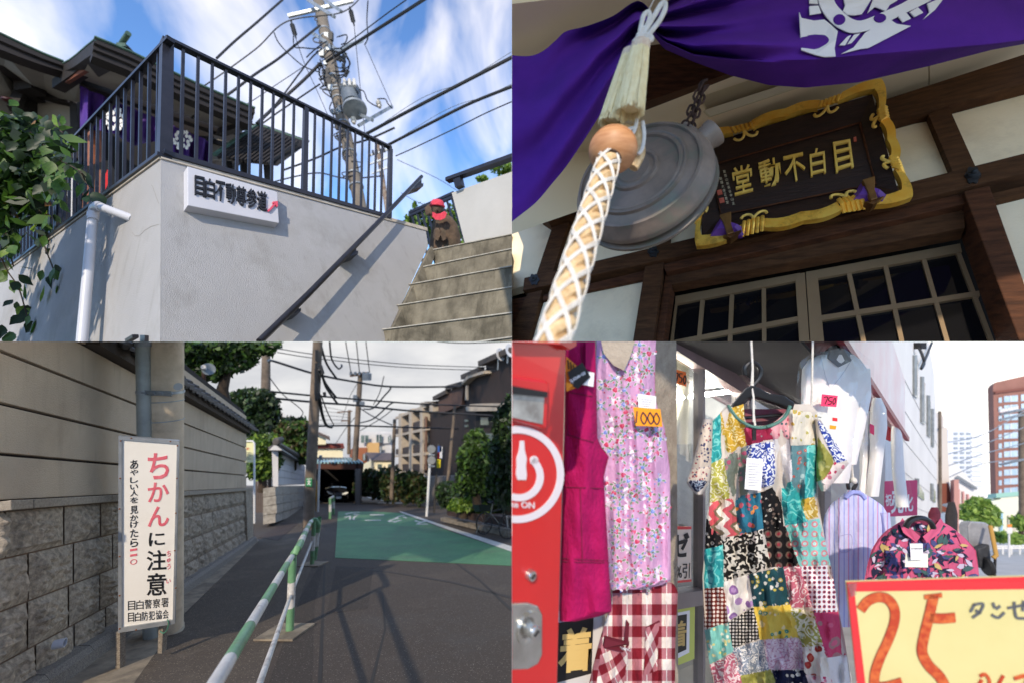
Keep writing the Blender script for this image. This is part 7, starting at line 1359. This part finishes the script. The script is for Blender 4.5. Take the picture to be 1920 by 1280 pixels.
# ---- beige shirt inside the window
t = thing('beige_shirt', 'beige shirt displayed behind the shop window glass', 'shirt', P(1260, 830, 3.6)); BGE = mat('beige_cotton', rgb(222, 214, 192), rgb(212, 202, 180), 4, rough=.95); G = Garment([(630, 1236, 1280), (660, 1236, 1288), (690, 1236, 1292), (740, 1236, 1294), (800, 1240, 1290), (832, 1242, 1290)], 3.6, .12, ((40, .02, .3),)); G.build('cloth', BGE, t, 24, 24); G2 = Garment([(700, 1236, 1256), (780, 1238, 1262), (840, 1238, 1258)], 3.45, .05, ((16, .01, .3),)); G2.build('sleeve', BGE, t, 10, 14)
t2 = thing('price_tag', 'orange card reading 750 stuck inside the window', 'price tag', P(1275, 720, 2.85)); pl = rec(1300, 3.14); ob('card', M().prism(pl, [(1262, 690), (1286, 697), (1287, 724), (1264, 716)], -.002, 0), ORD, t2)
for pts in ([(1265, 699), (1271, 700), (1268, 714)], [(1279, 700), (1274, 700), (1274, 706), (1278, 708), (1277, 715), (1273, 715)], [(1284, 703), (1281, 710), (1283, 719), (1286, 711), (1284, 703)]): ob('digit', stroke(M(), pl, sp(pts, 4), 1.8, .001, .003), INK, t2)
# ---- patchwork dress
t = thing('patchwork_dress', 'colourful patchwork cotton dress hanging on the black hanger', 'dress', P(1455, 1280, 2.0))
G = Garment([(752, 1366, 1520), (765, 1352, 1532), (790, 1336, 1536), (830, 1331, 1537), (880, 1332, 1533), (920, 1330, 1531), (1000, 1324, 1545), (1080, 1317, 1558), (1140, 1320, 1572), (1200, 1326, 1584), (1300, 1342, 1600)], 2.06, .08, ((38, .020, .12), (15, .007, .05), (90, .03, -.1), (23, .008, -.35)))
LIN = mat('dress_lining', rgb(200, 190, 180), rough=.95); SL = Garment([(785, 1318, 1336), (830, 1308, 1336), (880, 1295, 1334), (905, 1286, 1330), (926, 1305, 1316)], 2.02, .07, ((20, .008, .3),)); SR = Garment([(785, 1528, 1538), (830, 1530, 1564), (868, 1530, 1592), (900, 1530, 1566), (920, 1540, 1548)], 2.04, .07, ((22, .008, -.4),))
Garment([(797, 1335, 1536)]+G.rows[3:], 2.062, .08, G.folds).build('body', LIN, t, 60, 60); Garment([(757, 1366, 1387), (770, 1352, 1391), (798, 1335, 1402)], 2.05, .03).build('shoulder', LIN, t, 10, 10); Garment([(757, 1480, 1520), (770, 1474, 1532), (798, 1446, 1536)], 2.05, .03).build('shoulder', LIN, t, 10, 10); SL.build('sleeve', LIN, t, 14, 18); SR.build('sleeve', LIN, t, 14, 18)
c = rgb
FB = dict(mus=fab('f_mustard', c(193, 155, 58), c(225, 208, 155), c(167, 127, 45), 'scroll', 6), teal=fab('f_teal', c(45, 160, 160), c(118, 203, 196), c(37, 140, 145), 'scroll', 4), cred=fab('f_creamred', c(217, 200, 181), c(171, 74, 75), c(60, 64, 100), 'flor', 16), navy=fab('f_navy', c(27, 33, 58), c(147, 155, 168), c(62, 86, 111), 'scroll', 8), lime=fab('f_lime', c(178, 175, 84), c(224, 221, 195), c(162, 154, 64), 'scroll', 6), gpk=fab('f_greypink', c(119, 129, 119), c(173, 80, 109), c(187, 130, 138), 'flor', 7), crim=fab('f_crimson', c(156, 40, 70), c(144, 136, 136), c(179, 65, 95), 'flor', 10), blw=fab('f_bluewhite', c(225, 227, 232), c(43, 65, 148), c(72, 94, 170), 'scroll', 7, w=.16), pkf=fab('f_pinkflor', c(221, 159, 164), c(46, 103, 103), c(177, 47, 83), 'flor', 12), wht=fab('f_white', c(225, 221, 218), c(215, 210, 208), c(233, 231, 229), 'plain', 4), mw=fab('f_mustwhite', c(218, 210, 193), c(194, 161, 75), c(172, 164, 99), 'flor', 9), tc=fab('f_tealcoral', c(95, 134, 139), c(186, 87, 77), c(149, 173, 170), 'flor', 9), oli=fab('f_olive', c(140, 138, 67), c(154, 152, 82), c(169, 166, 104), 'scroll', 3), cor=fab('f_coral', c(226, 208, 202), c(183, 47, 85), c(203, 121, 138), 'flor', 9), zig=fab('f_zigzag', c(204, 90, 98), c(227, 216, 203), c(124, 109, 86), 'zig', 5), bor=fab('f_blueorange', c(43, 113, 137), c(214, 139, 69), c(191, 93, 110), 'flor', 7), blk=fab('f_black', c(23, 21, 23), c(189, 181, 169), c(104, 88, 80), 'flor', 11), dia=fab('f_blackdiamond', c(23, 20, 21), c(114, 94, 84), c(143, 54, 62), 'tile', 5), ika=fab('f_ikat', c(25, 23, 23), c(214, 208, 196), c(57, 53, 49), 'scroll', 5, w=.14), lpa=fab('f_lightpaisley', c(125, 194, 187), c(212, 131, 139), c(170, 213, 206), 'tile', 5.5), rla=fab('f_redlattice', c(109, 37, 30), c(223, 208, 197), c(231, 223, 210), 'dots', 13), ty=fab('f_tealyellow', c(125, 190, 180), c(216, 207, 138), c(224, 223, 203), 'flor', 10), pw=fab('f_purplewhite', c(220, 215, 209), c(132, 96, 148), c(162, 129, 175), 'flor', 4), dte=fab('f_darkteal', c(29, 70, 78), c(180, 164, 74), c(213, 210, 201), 'flor', 9), pkw=fab('f_pinkwhite', c(188, 99, 118), c(226, 207, 207), c(206, 149, 157), 'scroll', 6), drb=fab('f_dotredblue', c(225, 223, 228), c(168, 46, 54), c(42, 58, 99), 'tile', 11), bdo=fab('f_blackdots', c(21, 20, 21), c(207, 200, 192), c(207, 200, 192), 'dots', 16), yel=fab('f_yellow', c(209, 180, 77), c(67, 132, 115), c(216, 200, 154), 'flor', 8), lsc=fab('f_limescroll', c(162, 156, 78), c(224, 219, 198), c(178, 170, 100), 'scroll', 5, w=.15), hpk=fab('f_hotpink', c(198, 63, 99), c(168, 119, 119), c(208, 94, 122), 'flor', 3.5), gre=fab('f_greyflor', c(126, 136, 150), c(219, 217, 214), c(157, 165, 176), 'scroll', 8), pal=fab('f_palepink', c(204, 180, 188), c(178, 129, 146), c(215, 199, 204), 'scroll', 7), rcr=fab('f_redcream', c(224, 216, 202), c(174, 57, 52), c(187, 92, 76), 'flor', 5), nfl=fab('f_navyflower', c(22, 26, 52), c(224, 217, 203), c(211, 200, 179), 'flor', 7))
PT = [('mus', [(1363, 766), (1392, 757), (1400, 832), (1352, 857)]), ('teal', [(1336, 785), (1352, 772), (1356, 856), (1333, 868)]), ('mus', [(1350, 772), (1366, 765), (1372, 840), (1354, 856)]), ('crim', [(1392, 800), (1446, 797), (1450, 826), (1399, 833)]), ('pkf', [(1444, 797), (1480, 772), (1483, 822), (1448, 826)]), ('mw', [(1479, 764), (1534, 772), (1536, 832), (1482, 836)]), ('lime', [(1333, 868), (1356, 857), (1372, 932), (1331, 942)]), ('gpk', [(1356, 855), (1399, 833), (1404, 926), (1372, 934)]), ('blw', [(1399, 833), (1451, 826), (1456, 908), (1404, 920)]), ('wht', [(1451, 826), (1481, 821), (1489, 902), (1456, 908)]), ('tc', [(1482, 836), (1513, 834), (1507, 932), (1488, 936)]), ('teal', [(1513, 834), (1536, 832), (1531, 930), (1507, 934)]), ('zig', [(1331, 942), (1376, 932), (1388, 1002), (1326, 1010)]), ('bor', [(1376, 932), (1426, 922), (1432, 990), (1388, 1002)]), ('blk', [(1426, 922), (1462, 908), (1470, 986), (1432, 990)]), ('teal', [(1462, 908), (1496, 900), (1516, 976), (1472, 984)]), ('mus', [(1497, 934), (1531, 930), (1536, 968), (1512, 975)]), ('blk', [(1326, 970), (1350, 1000), (1352, 1020), (1321, 1030)]), ('ika', [(1350, 1010), (1432, 990), (1446, 1066), (1358, 1090)]), ('dia', [(1432, 990), (1472, 985), (1502, 1062), (1446, 1066)]), ('lpa', [(1472, 985), (1538, 970), (1557, 1060), (1502, 1062)]), ('teal', [(1322, 1026), (1354, 1018), (1358, 1100), (1317, 1104)]), ('rla', [(1318, 1104), (1358, 1098), (1364, 1164), (1322, 1178)]), ('pw', [(1358, 1090), (1402, 1076), (1412, 1134), (1364, 1162)]), ('dte', [(1402, 1076), (1470, 1062), (1480, 1130), (1412, 1136)]), ('pkw', [(1470, 1062), (1502, 1060), (1524, 1138), (1482, 1136)]), ('drb', [(1502, 1062), (1558, 1058), (1573, 1146), (1524, 1148)]), ('ty', [(1322, 1178), (1364, 1164), (1378, 1222), (1332, 1244)]), ('bdo', [(1364, 1163), (1412, 1136), (1426, 1196), (1372, 1216)]), ('yel', [(1412, 1136), (1482, 1130), (1502, 1195), (1426, 1198)]), ('lsc', [(1482, 1136), (1524, 1146), (1544, 1206), (1502, 1212)]), ('hpk', [(1524, 1148), (1573, 1146), (1588, 1226), (1548, 1232)]), ('pkw', [(1332, 1244), (1380, 1224), (1396, 1290), (1342, 1290)]), ('gre', [(1372, 1216), (1430, 1198), (1442, 1256), (1384, 1266)]), ('pal', [(1430, 1198), (1502, 1196), (1508, 1252), (1442, 1256)]), ('rcr', [(1502, 1212), (1544, 1206), (1562, 1270), (1508, 1266)]), ('wht', [(1548, 1232), (1588, 1226), (1599, 1295), (1562, 1295)]), ('oli', [(1384, 1266), (1450, 1256), (1456, 1278), (1390, 1290)]), ('nfl', [(1450, 1257), (1512, 1254), (1518, 1292), (1456, 1292)]), ('cor', [(1508, 1266), (1562, 1270), (1566, 1292), (1516, 1292)])]
def jig(p): return (p[0]+5*noise.noise(Vector((p[0]*.07, p[1]*.07, 3))), p[1]+5*noise.noise(Vector((p[0]*.07, p[1]*.07, 9))))
for k, q in PT: G.patch('patch', [jig(x) for x in q], FB[k], t, n=14)
SL.patch('patch', [(1318, 790), (1335, 792), (1333, 872), (1298, 880)], FB['cred'], t); SL.patch('patch', [(1298, 880), (1333, 872), (1328, 900), (1290, 900)], FB['cred'], t); SL.patch('patch', [(1288, 898), (1328, 900), (1318, 914), (1306, 925)], FB['navy'], t)
SR.patch('patch', [(1530, 790), (1538, 786), (1588, 862), (1566, 868)], FB['blw'], t); SR.patch('patch', [(1530, 812), (1566, 864), (1552, 896), (1531, 902)], FB['oli'], t); SR.patch('patch', [(1566, 864), (1591, 868), (1550, 917), (1536, 908)], FB['cor'], t)
ob('neck_binding', M().tube([G.pt(u, v, .008) for u, v in sp([(1366, 760), (1385, 785), (1415, 800), (1445, 797), (1470, 782), (1482, 760)], 6)], .008, 6), fab('f_bind', c(90, 130, 120), c(200, 200, 190), c(60, 90, 100), 'flor', 20), t, True); ob('brand_label', M().hull([G.pt(u, v, .012) for u, v in ((1411, 802), (1418, 802), (1418, 824), (1411, 824))], [G.pt(u, v, .016) for u, v in ((1411, 802), (1418, 802), (1418, 824), (1411, 824))]), BLKP, t)
A = [(1366, 752), (1385, 778), (1415, 794), (1445, 792), (1470, 776), (1484, 752)]; ob('neck_back', M().hull([P(u, v+14, 2.16) for u, v in A], [P(u, v+14, 2.15) for u, v in A]), mat('dress_inside', rgb(150, 60, 80), rgb(120, 90, 96), 12, rough=.95), t)
t2 = thing('dress_tag', 'white printed tag hanging on the chest of the patchwork dress', 'tag', P(1413, 918, 1.9)); tagp(t2, 'card', [(1400, 857), (1431, 860), (1427, 919), (1396, 916)], 1.92, WHC)
m = M()
for k in range(9): m.prism(Pl.flat(1.92), [(1403, 868+k*5), (1425-(k % 3)*4, 868.5+k*5), (1425-(k % 3)*4, 869.4+k*5), (1403, 869+k*5)], .001, .002)
ob('fine_print', m, _mc['grey_ink'], t2, kind='stuff')
HNG = mat('black_plastic', (.012, .012, .013), rough=.3)
t = thing('black_hanger', 'black plastic hanger carrying the patchwork dress', 'hanger', P(1412, 700, 2.05)); ob('hook', M().tube([P(u, v, 2.06) for u, v in sp([(1397, 702), (1396, 690), (1404, 680), (1416, 680), (1426, 692), (1424, 706), (1412, 722), (1410, 730)], 5)], .011, 8), HNG, t, True)
ob('shoulder', M().prism(Pl.flat(2.04), [(1366, 766), (1378, 752), (1398, 728), (1410, 723), (1424, 728), (1442, 738), (1470, 742), (1490, 756), (1486, 770), (1468, 762), (1440, 752), (1416, 745), (1402, 748), (1385, 764), (1368, 772)], -.03, .02), HNG, t, bev=.008); ob('cross_bar', M().tube([P(1380, 784, 2.09), P(1480, 776, 2.09)], .009, 8), HNG, t, True)
t = thing('hanging_string', 'white string holding up the black hanger', 'string', P(1410, 690, 2.06)); ob('strand', M().tube([P(1408, 630, 2.05), P(1411, 688, 2.05), P(1411, 760, 2.04), P(1416, 800, 2.0)], .0055, 6), CORDW, t, True); ob('strand', M().tube([P(1411, 690, 2.03), P(1409, 720, 2.03), P(1413, 745, 2.01), P(1413, 790, 1.99)], .005, 6), CORDW, t, True)
t = thing('hanging_string', 'white string dropping past the first white shirt', 'string', P(1523, 690, 2.4)); ob('strand', M().tube([P(1524, 630, 2.4), P(1523, 690, 2.4), P(1522, 765, 2.4)], .006, 6), CORDW, t, True)
# ---- white shirts in plastic
WSH = mat('white_knit', rgb(250, 246, 242), rgb(246, 241, 236), 5, rough=.95, bump=.2, bscale=60); PLA = glassy('clear_plastic', (.98, .98, .985), .07, .12)
def wshirt(label, rows, d, sleeves, cover, prc, seed):
    e = thing('white_shirt', label, 'shirt', P(rows[-1][1], rows[-1][0], d), 'white shirts in plastic covers'); G_ = Garment(rows, d, .08, ((30, .012, .1),)); G_.build('cloth', WSH, e, 26, 26)
    for q in sleeves: Garment(q, d+.03, .04, ((14, .008, .1),)).build('sleeve', WSH, e, 10, 20)
    if cover:
        m = M(); 
        def f(a, b): v = cover[0][0]+(cover[-1][0]-cover[0][0])*b; l, r = lerp(cover, v); return P(l+(r-l)*a, v, d-.12+.03*noise.noise(Vector((a*7, b*6, seed)))+.012*noise.noise(Vector((a*19, b*15, seed))))
        m.grid(f, 34, 40); ob('plastic_cover', m, PLA, e, True)
    return e, G_
e, G = wshirt('nearest white shirt in plastic with pink 750 card', [(664, 1540, 1600), (672, 1518, 1612), (690, 1504, 1626), (720, 1502, 1634), (760, 1502, 1612), (820, 1506, 1604), (905, 1510, 1592)], 2.75, [[(690, 1606, 1632), (740, 1606, 1634), (800, 1598, 1622), (870, 1590, 1606)]], [(648, 1530, 1600), (680, 1498, 1640), (760, 1490, 1636), (880, 1510, 1626), (930, 1560, 1612)], 1, 1)
A = [(1538, 660), (1552, 672), (1572, 688), (1596, 676), (1600, 664), (1580, 652), (1560, 655)]; ob('neck_opening', M().hull([G.pt(u, v, .004) for u, v in A], [G.pt(u, v, .008) for u, v in A]), mat('neck_grey', rgb(120, 122, 124), rough=.9), e); seam(G, e, [(1538, 665), (1548, 705), (1556, 726)], .8, mat('knit_grey', rgb(206, 205, 210)), 'neck_band'); seam(G, e, [(1598, 672), (1580, 700), (1558, 728)], .8, _mc['knit_grey'], 'neck_band')  # neck bands drawn in a slightly greyer knit
t2 = thing('price_tag', 'pink card reading 750 on the nearest white shirt', 'price tag', P(1555, 755, 2.55)); pl = Pl.flat(2.58); ob('card', M().prism(pl, [(1541, 738), (1571, 741), (1568, 762), (1539, 760)], -.002, 0), PKC, t2)
for pts in ([(1545, 744), (1552, 744), (1547, 757)], [(1561, 744), (1555, 745), (1554, 750), (1559, 752), (1557, 757), (1552, 757)], [(1566, 745), (1562, 751), (1563, 757), (1567, 752), (1566, 745)]): ob('digit', stroke(M(), pl, sp(pts, 4), 1.5, .001, .003), INK, t2)
t2 = thing('size_card', 'pale printed card inside the nearest plastic cover', 'tag', P(1555, 830, 2.6)); tagp(t2, 'card', [(1530, 770), (1577, 777), (1570, 835), (1528, 820)], 2.62, mat('card_pale', rgb(222, 224, 218), rough=.7)); 
for q, cl in (([(1561, 782), (1570, 783), (1570, 789), (1561, 788)], REDP), ([(1556, 796), (1568, 798), (1567, 804), (1556, 803)], ORT), ([(1532, 780), (1540, 781), (1540, 782), (1532, 781)], BLKP)): ob('print', M().prism(Pl.flat(2.62), q, 0, .003), cl, t2)
t = thing('dark_hanger', 'dark hanger inside the nearest plastic cover', 'hanger', P(1570, 670, 2.8)); ob('shoulder', M().prism(Pl.flat(2.8), [(1540, 664), (1556, 652), (1574, 645), (1590, 655), (1600, 672), (1592, 676), (1576, 660), (1560, 662), (1542, 672)], -.03, .02), HNG, t); ob('hook', M().tube([P(1574, 648, 2.8), P(1575, 630, 2.8)], .01, 6), HNG, t)
wshirt('second white shirt in plastic under the awning', [(745, 1636, 1652), (765, 1632, 1662), (800, 1630, 1664), (860, 1630, 1656), (930, 1622, 1648)], 3.6, [[(770, 1622, 1636), (850, 1612, 1630), (940, 1610, 1630)]], [(738, 1632, 1655), (775, 1620, 1668), (850, 1610, 1664), (950, 1612, 1656)], 1, 2)
wshirt('third white shirt in plastic, farthest under the awning', [(795, 1672, 1684), (815, 1670, 1692), (880, 1672, 1696), (950, 1680, 1704)], 4.6, [], [(790, 1668, 1686), (830, 1664, 1696), (900, 1666, 1706), (950, 1676, 1716)], 1, 3)
t2 = thing('price_tag', 'pink blank card on the second white shirt', 'price tag', P(1636, 810, 3.4)); tagp(t2, 'card', [(1631, 793), (1639, 797), (1639, 815), (1631, 810)], 3.42, PKC)
t2 = thing('shop_banner', 'deep pink banner with white characters behind the shirts', 'banner', P(1690, 960, 6)); pl = Pl.flat(5.6); ob('cloth', M().prism(pl, [(1659, 901), (1720, 899), (1720, 965), (1658, 968)], -.02, 0), mat('banner_pink', rgb(216, 84, 122), rough=.8), t2); lay(t2, '祝', pl, ((1660, 925), (1672, 925), (1672, 948), (1660, 948)), WHC, .02); lay(t2, '売', pl, ((1672, 915), (1694, 915), (1694, 962), (1670, 962)), WHC, .03); lay(t2, '化', pl, ((1692, 925), (1712, 925), (1712, 958), (1694, 958)), WHC, .02)
t = thing('red_cloth', 'small red cloth hanging under the awning end', 'cloth', P(1668, 830, 5)); ob('cloth', M().prism(Pl.flat(5), [(1664, 786), (1672, 790), (1670, 826), (1662, 822)], -.03, 0), mat('bright_red', rgb(214, 32, 40), rough=.8), t)
# ---- striped shirt
STR = fab('lavender_stripe', c(196, 200, 232), c(150, 160, 220), c(200, 150, 190), 'stripe', 11); t = thing('striped_shirt', 'lavender striped shirt hanging behind the patchwork dress', 'shirt', P(1605, 1170, 2.8)); G = Garment([(918, 1588, 1612), (930, 1576, 1630), (945, 1556, 1654), (965, 1546, 1666), (985, 1543, 1671), (1060, 1545, 1660), (1175, 1556, 1650)], 2.85, .10, ((40, .018, .05), (19, .006, .0))); G.build('cloth', STR, t, 34, 34); Garment([(960, 1650, 1669), (1010, 1655, 1672), (1100, 1650, 1668)], 2.8, .04, ((14, .008, 0),)).build('sleeve', STR, t, 8, 12)
ob('collar', M().tube([G.pt(u, v, .01) for u, v in sp([(1586, 932), (1598, 922), (1612, 924), (1622, 934)], 4)], .014, 8), STR, t, True); seam(G, t, [(1574, 1004), (1574, 1032), (1595, 1030), (1596, 1002), (1574, 1004)], .7, mat('stripe_seam', rgb(160, 160, 200)), 'pocket')
t = thing('wire_hanger', 'dark wire hanger of the striped shirt on a knotted string', 'hanger', P(1598, 920, 2.85)); ob('hook', M().tube([P(u, v, 2.86) for u, v in sp([(1591, 916), (1590, 904), (1598, 899), (1605, 906), (1600, 916), (1602, 924)], 5)], .012, 8), HNG, t, True); ob('string', M().tube([P(1592, 815, 2.8), P(1596, 860, 2.84), P(1600, 904, 2.85)], .007, 6), CORDW, t, True); ob('knot', M().ball(P(1601, 900, 2.83), .02, .02, .025, 8, 6), CORDW, t, True)
# ---- leaf print blouse
PKB = fab('blouse_pink', c(206, 96, 130), c(190, 84, 118), c(190, 84, 118), 'plain', 5); t = thing('leaf_print_blouse', 'pink blouse with dark leaf print behind the yellow sign', 'blouse', P(1730, 1100, 2.2)); G = Garment([(978, 1686, 1768), (984, 1676, 1780), (996, 1658, 1796), (1010, 1646, 1812), (1030, 1634, 1830), (1060, 1626, 1834), (1100, 1618, 1838), (1160, 1616, 1838)], 2.25, .05, ((60, .016, .05), (25, .006, .1))); gf = G.build('cloth', PKB, t, 40, 24)
r = random.Random(9); cols = [(rgb(30, 32, 60), 150), (rgb(70, 72, 122), 60), (rgb(200, 186, 206), 34), (rgb(60, 92, 92), 34), (rgb(196, 170, 110), 12)]
for ci, (cc, cnt) in enumerate(cols):
    m = M()
    for _ in range(cnt):
        v = r.uniform(985, 1095); l, rg = lerp(G.rows, v); u = r.uniform(l+3, rg-3); a = r.uniform(0, 6.28); L0 = r.uniform(10, 24); w = L0*r.uniform(.13, .24); ca, sa = math.cos(a), math.sin(a)
        q = [(u+x*ca-y*sa, v+x*sa+y*ca) for x, y in ((-L0*.5, 0), (-L0*.2, w), (L0*.15, w*.8), (L0*.5, 0), (L0*.15, -w*.8), (-L0*.2, -w))]
        if all(lerp(G.rows, y)[0] < x < lerp(G.rows, y)[1] and y > 976 for x, y in q): m.poly([G.pt(x, y, .003+.0012*ci) for x, y in q])
    ob('print', m, mat('leaf_print_%d' % ci, cc, rough=.9), gf, kind='stuff')
A = [(1690, 976), (1704, 990), (1724, 1003), (1746, 992), (1764, 976), (1744, 972), (1710, 972)]; ob('neck_opening', M().hull([G.pt(u, v, .004) for u, v in A], [G.pt(u, v, .008) for u, v in A]), mat('blouse_inside', rgb(116, 40, 66), rough=.9), t)
for pts in ([(1672, 994), (1658, 1030), (1652, 1095)], [(1790, 996), (1804, 1030), (1812, 1095)], [(1728, 1006), (1730, 1095)]): seam(G, t, pts, .9, mat('blouse_seam', rgb(120, 40, 70), rough=.9))
for sg, uu in ((1, 1692), (-1, 1764)):
    A = [(uu, 970), (uu+sg*12, 986), (uu+sg*34, 1005), (uu+sg*26, 1016), (uu+sg*2, 998), (uu-sg*6, 980)]; ob('collar', M().hull([G.pt(u, v, .014) for u, v in A], [G.pt(u, v, .024) for u, v in A]), PKB, t)
t = thing('black_hanger', 'black hanger inside the leaf print blouse collar', 'hanger', P(1722, 975, 2.2)); ob('shoulder', M().tube([P(u, v, 2.12) for u, v in sp([(1698, 988), (1705, 976), (1720, 970), (1736, 972), (1746, 980), (1750, 989)], 5)], .013, 8), HNG, t, True)
t2 = thing('blouse_tags', 'white and cream swing tags on the leaf print blouse', 'tag', P(1718, 1060, 2.0)); tagp(t2, 'cream_tag', [(1698, 1036), (1740, 1037), (1740, 1063), (1697, 1062)], 2.05, mat('cream_card', rgb(238, 234, 220), rough=.7)); tagp(t2, 'white_tag', [(1706, 1018), (1730, 1018), (1731, 1048), (1708, 1049)], 2.03, WHC); lay(t2, 'ATTENTION', Pl.flat(2.03), ((1708, 1026), (1729, 1026), (1729, 1029), (1708, 1029)), _mc['grey_ink'], .01, .001); tagp(t2, 'navy_tag', [(1703, 1030), (1708, 1020), (1710, 1044), (1704, 1044)], 2.04, mat('navy_card', rgb(60, 70, 110), rough=.7))
# ---- big yellow sale sign
YS = Pl.pts((1590, 1090, 1.32), (1920, 1080, 1.22), (1610, 1280, 1.3)); t = thing('sale_sign', 'pale yellow handwritten sale sign with red border', 'sign', P(1750, 1280, 1.25)); YEL = mat('sign_yellow', rgb(232, 222, 158), rgb(226, 214, 148), 3, rough=.35)
ob('sheet', M().prism(YS, [(1588, 1091), (1960, 1080), (1960, 1300), (1612, 1300)], -.012, 0), YEL, t); ob('border', M().prism(YS, [(1587, 1090), (1960, 1079), (1960, 1102), (1601, 1107)], 0, .003), REDP, t); ob('border', M().prism(YS, [(1587, 1090), (1601, 1107), (1624, 1300), (1608, 1300)], 0, .0034), REDP, t)
HAND = mat('red_marker', rgb(196, 62, 24), rgb(222, 110, 50), 45, rough=.6, ramp=(.4, .6)); OUTL = mat('marker_outline', rgb(150, 84, 60), rough=.7)
for pts, w in (([(1613, 1142), (1626, 1126), (1645, 1118), (1664, 1122), (1676, 1140), (1676, 1165), (1664, 1200), (1650, 1230), (1640, 1260), (1638, 1290)], 17), ([(1636, 1284), (1660, 1284), (1690, 1276)], 14), ([(1750, 1114), (1742, 1150), (1732, 1190), (1728, 1220), (1740, 1245), (1762, 1268), (1775, 1295)], 18), ([(1742, 1156), (1764, 1158), (1790, 1156)], 17), ([(1732, 1118), (1750, 1116), (1765, 1114)], 7)):
    pp = sp(pts, 6); ob('stroke', stroke(M(), YS, pp, w+2.4, .001, .002), OUTL, t); ob('stroke', stroke(M(), YS, pp, w, .002, .0035), HAND, t)
for pts, w in (([(1840, 1272), (1834, 1284), (1846, 1290), (1854, 1276), (1846, 1262), (1836, 1266)], 6), ([(1880, 1264), (1866, 1290)], 6), ([(1900, 1270), (1925, 1266), (1915, 1295)], 7)): ob('stroke', stroke(M(), YS, sp(pts, 4), w, .002, .0035), HAND, t)
GRY = mat('grey_marker', rgb(96, 100, 104), rough=.6)
for pts in ([(1826, 1130), (1820, 1142), (1817, 1144)], [(1824, 1132), (1842, 1130), (1836, 1145), (1822, 1156)], [(1828, 1142), (1838, 1148)], [(1860, 1128), (1864, 1138)], [(1858, 1150), (1870, 1156), (1882, 1146)], [(1874, 1134), (1866, 1140)], [(1900, 1126), (1902, 1148), (1908, 1157), (1930, 1156)], [(1888, 1138), (1930, 1130)], [(1918, 1124), (1916, 1144)]): ob('stroke', stroke(M(), YS, sp(pts, 4), 5, .002, .0035), GRY, t)
m = M(); m.grid(lambda a, b: YS.p(1585+a*340, 1086+b*200, .012+.004*noise.noise(Vector((a*8, b*6, 2)))), 30, 20); ob('plastic_sleeve', m, glassy('sign_plastic', (.98, .98, .97), .06, .15), t, True)
A = [YS.p(u, v, .02) for u, v in ((1583, 1088), (1600, 1086), (1598, 1108), (1590, 1112))]; ob('tape', M().hull([p-YS.n*.004 for p in A], A), glassy('tape', (.95, .95, .95), .25, .3), t)
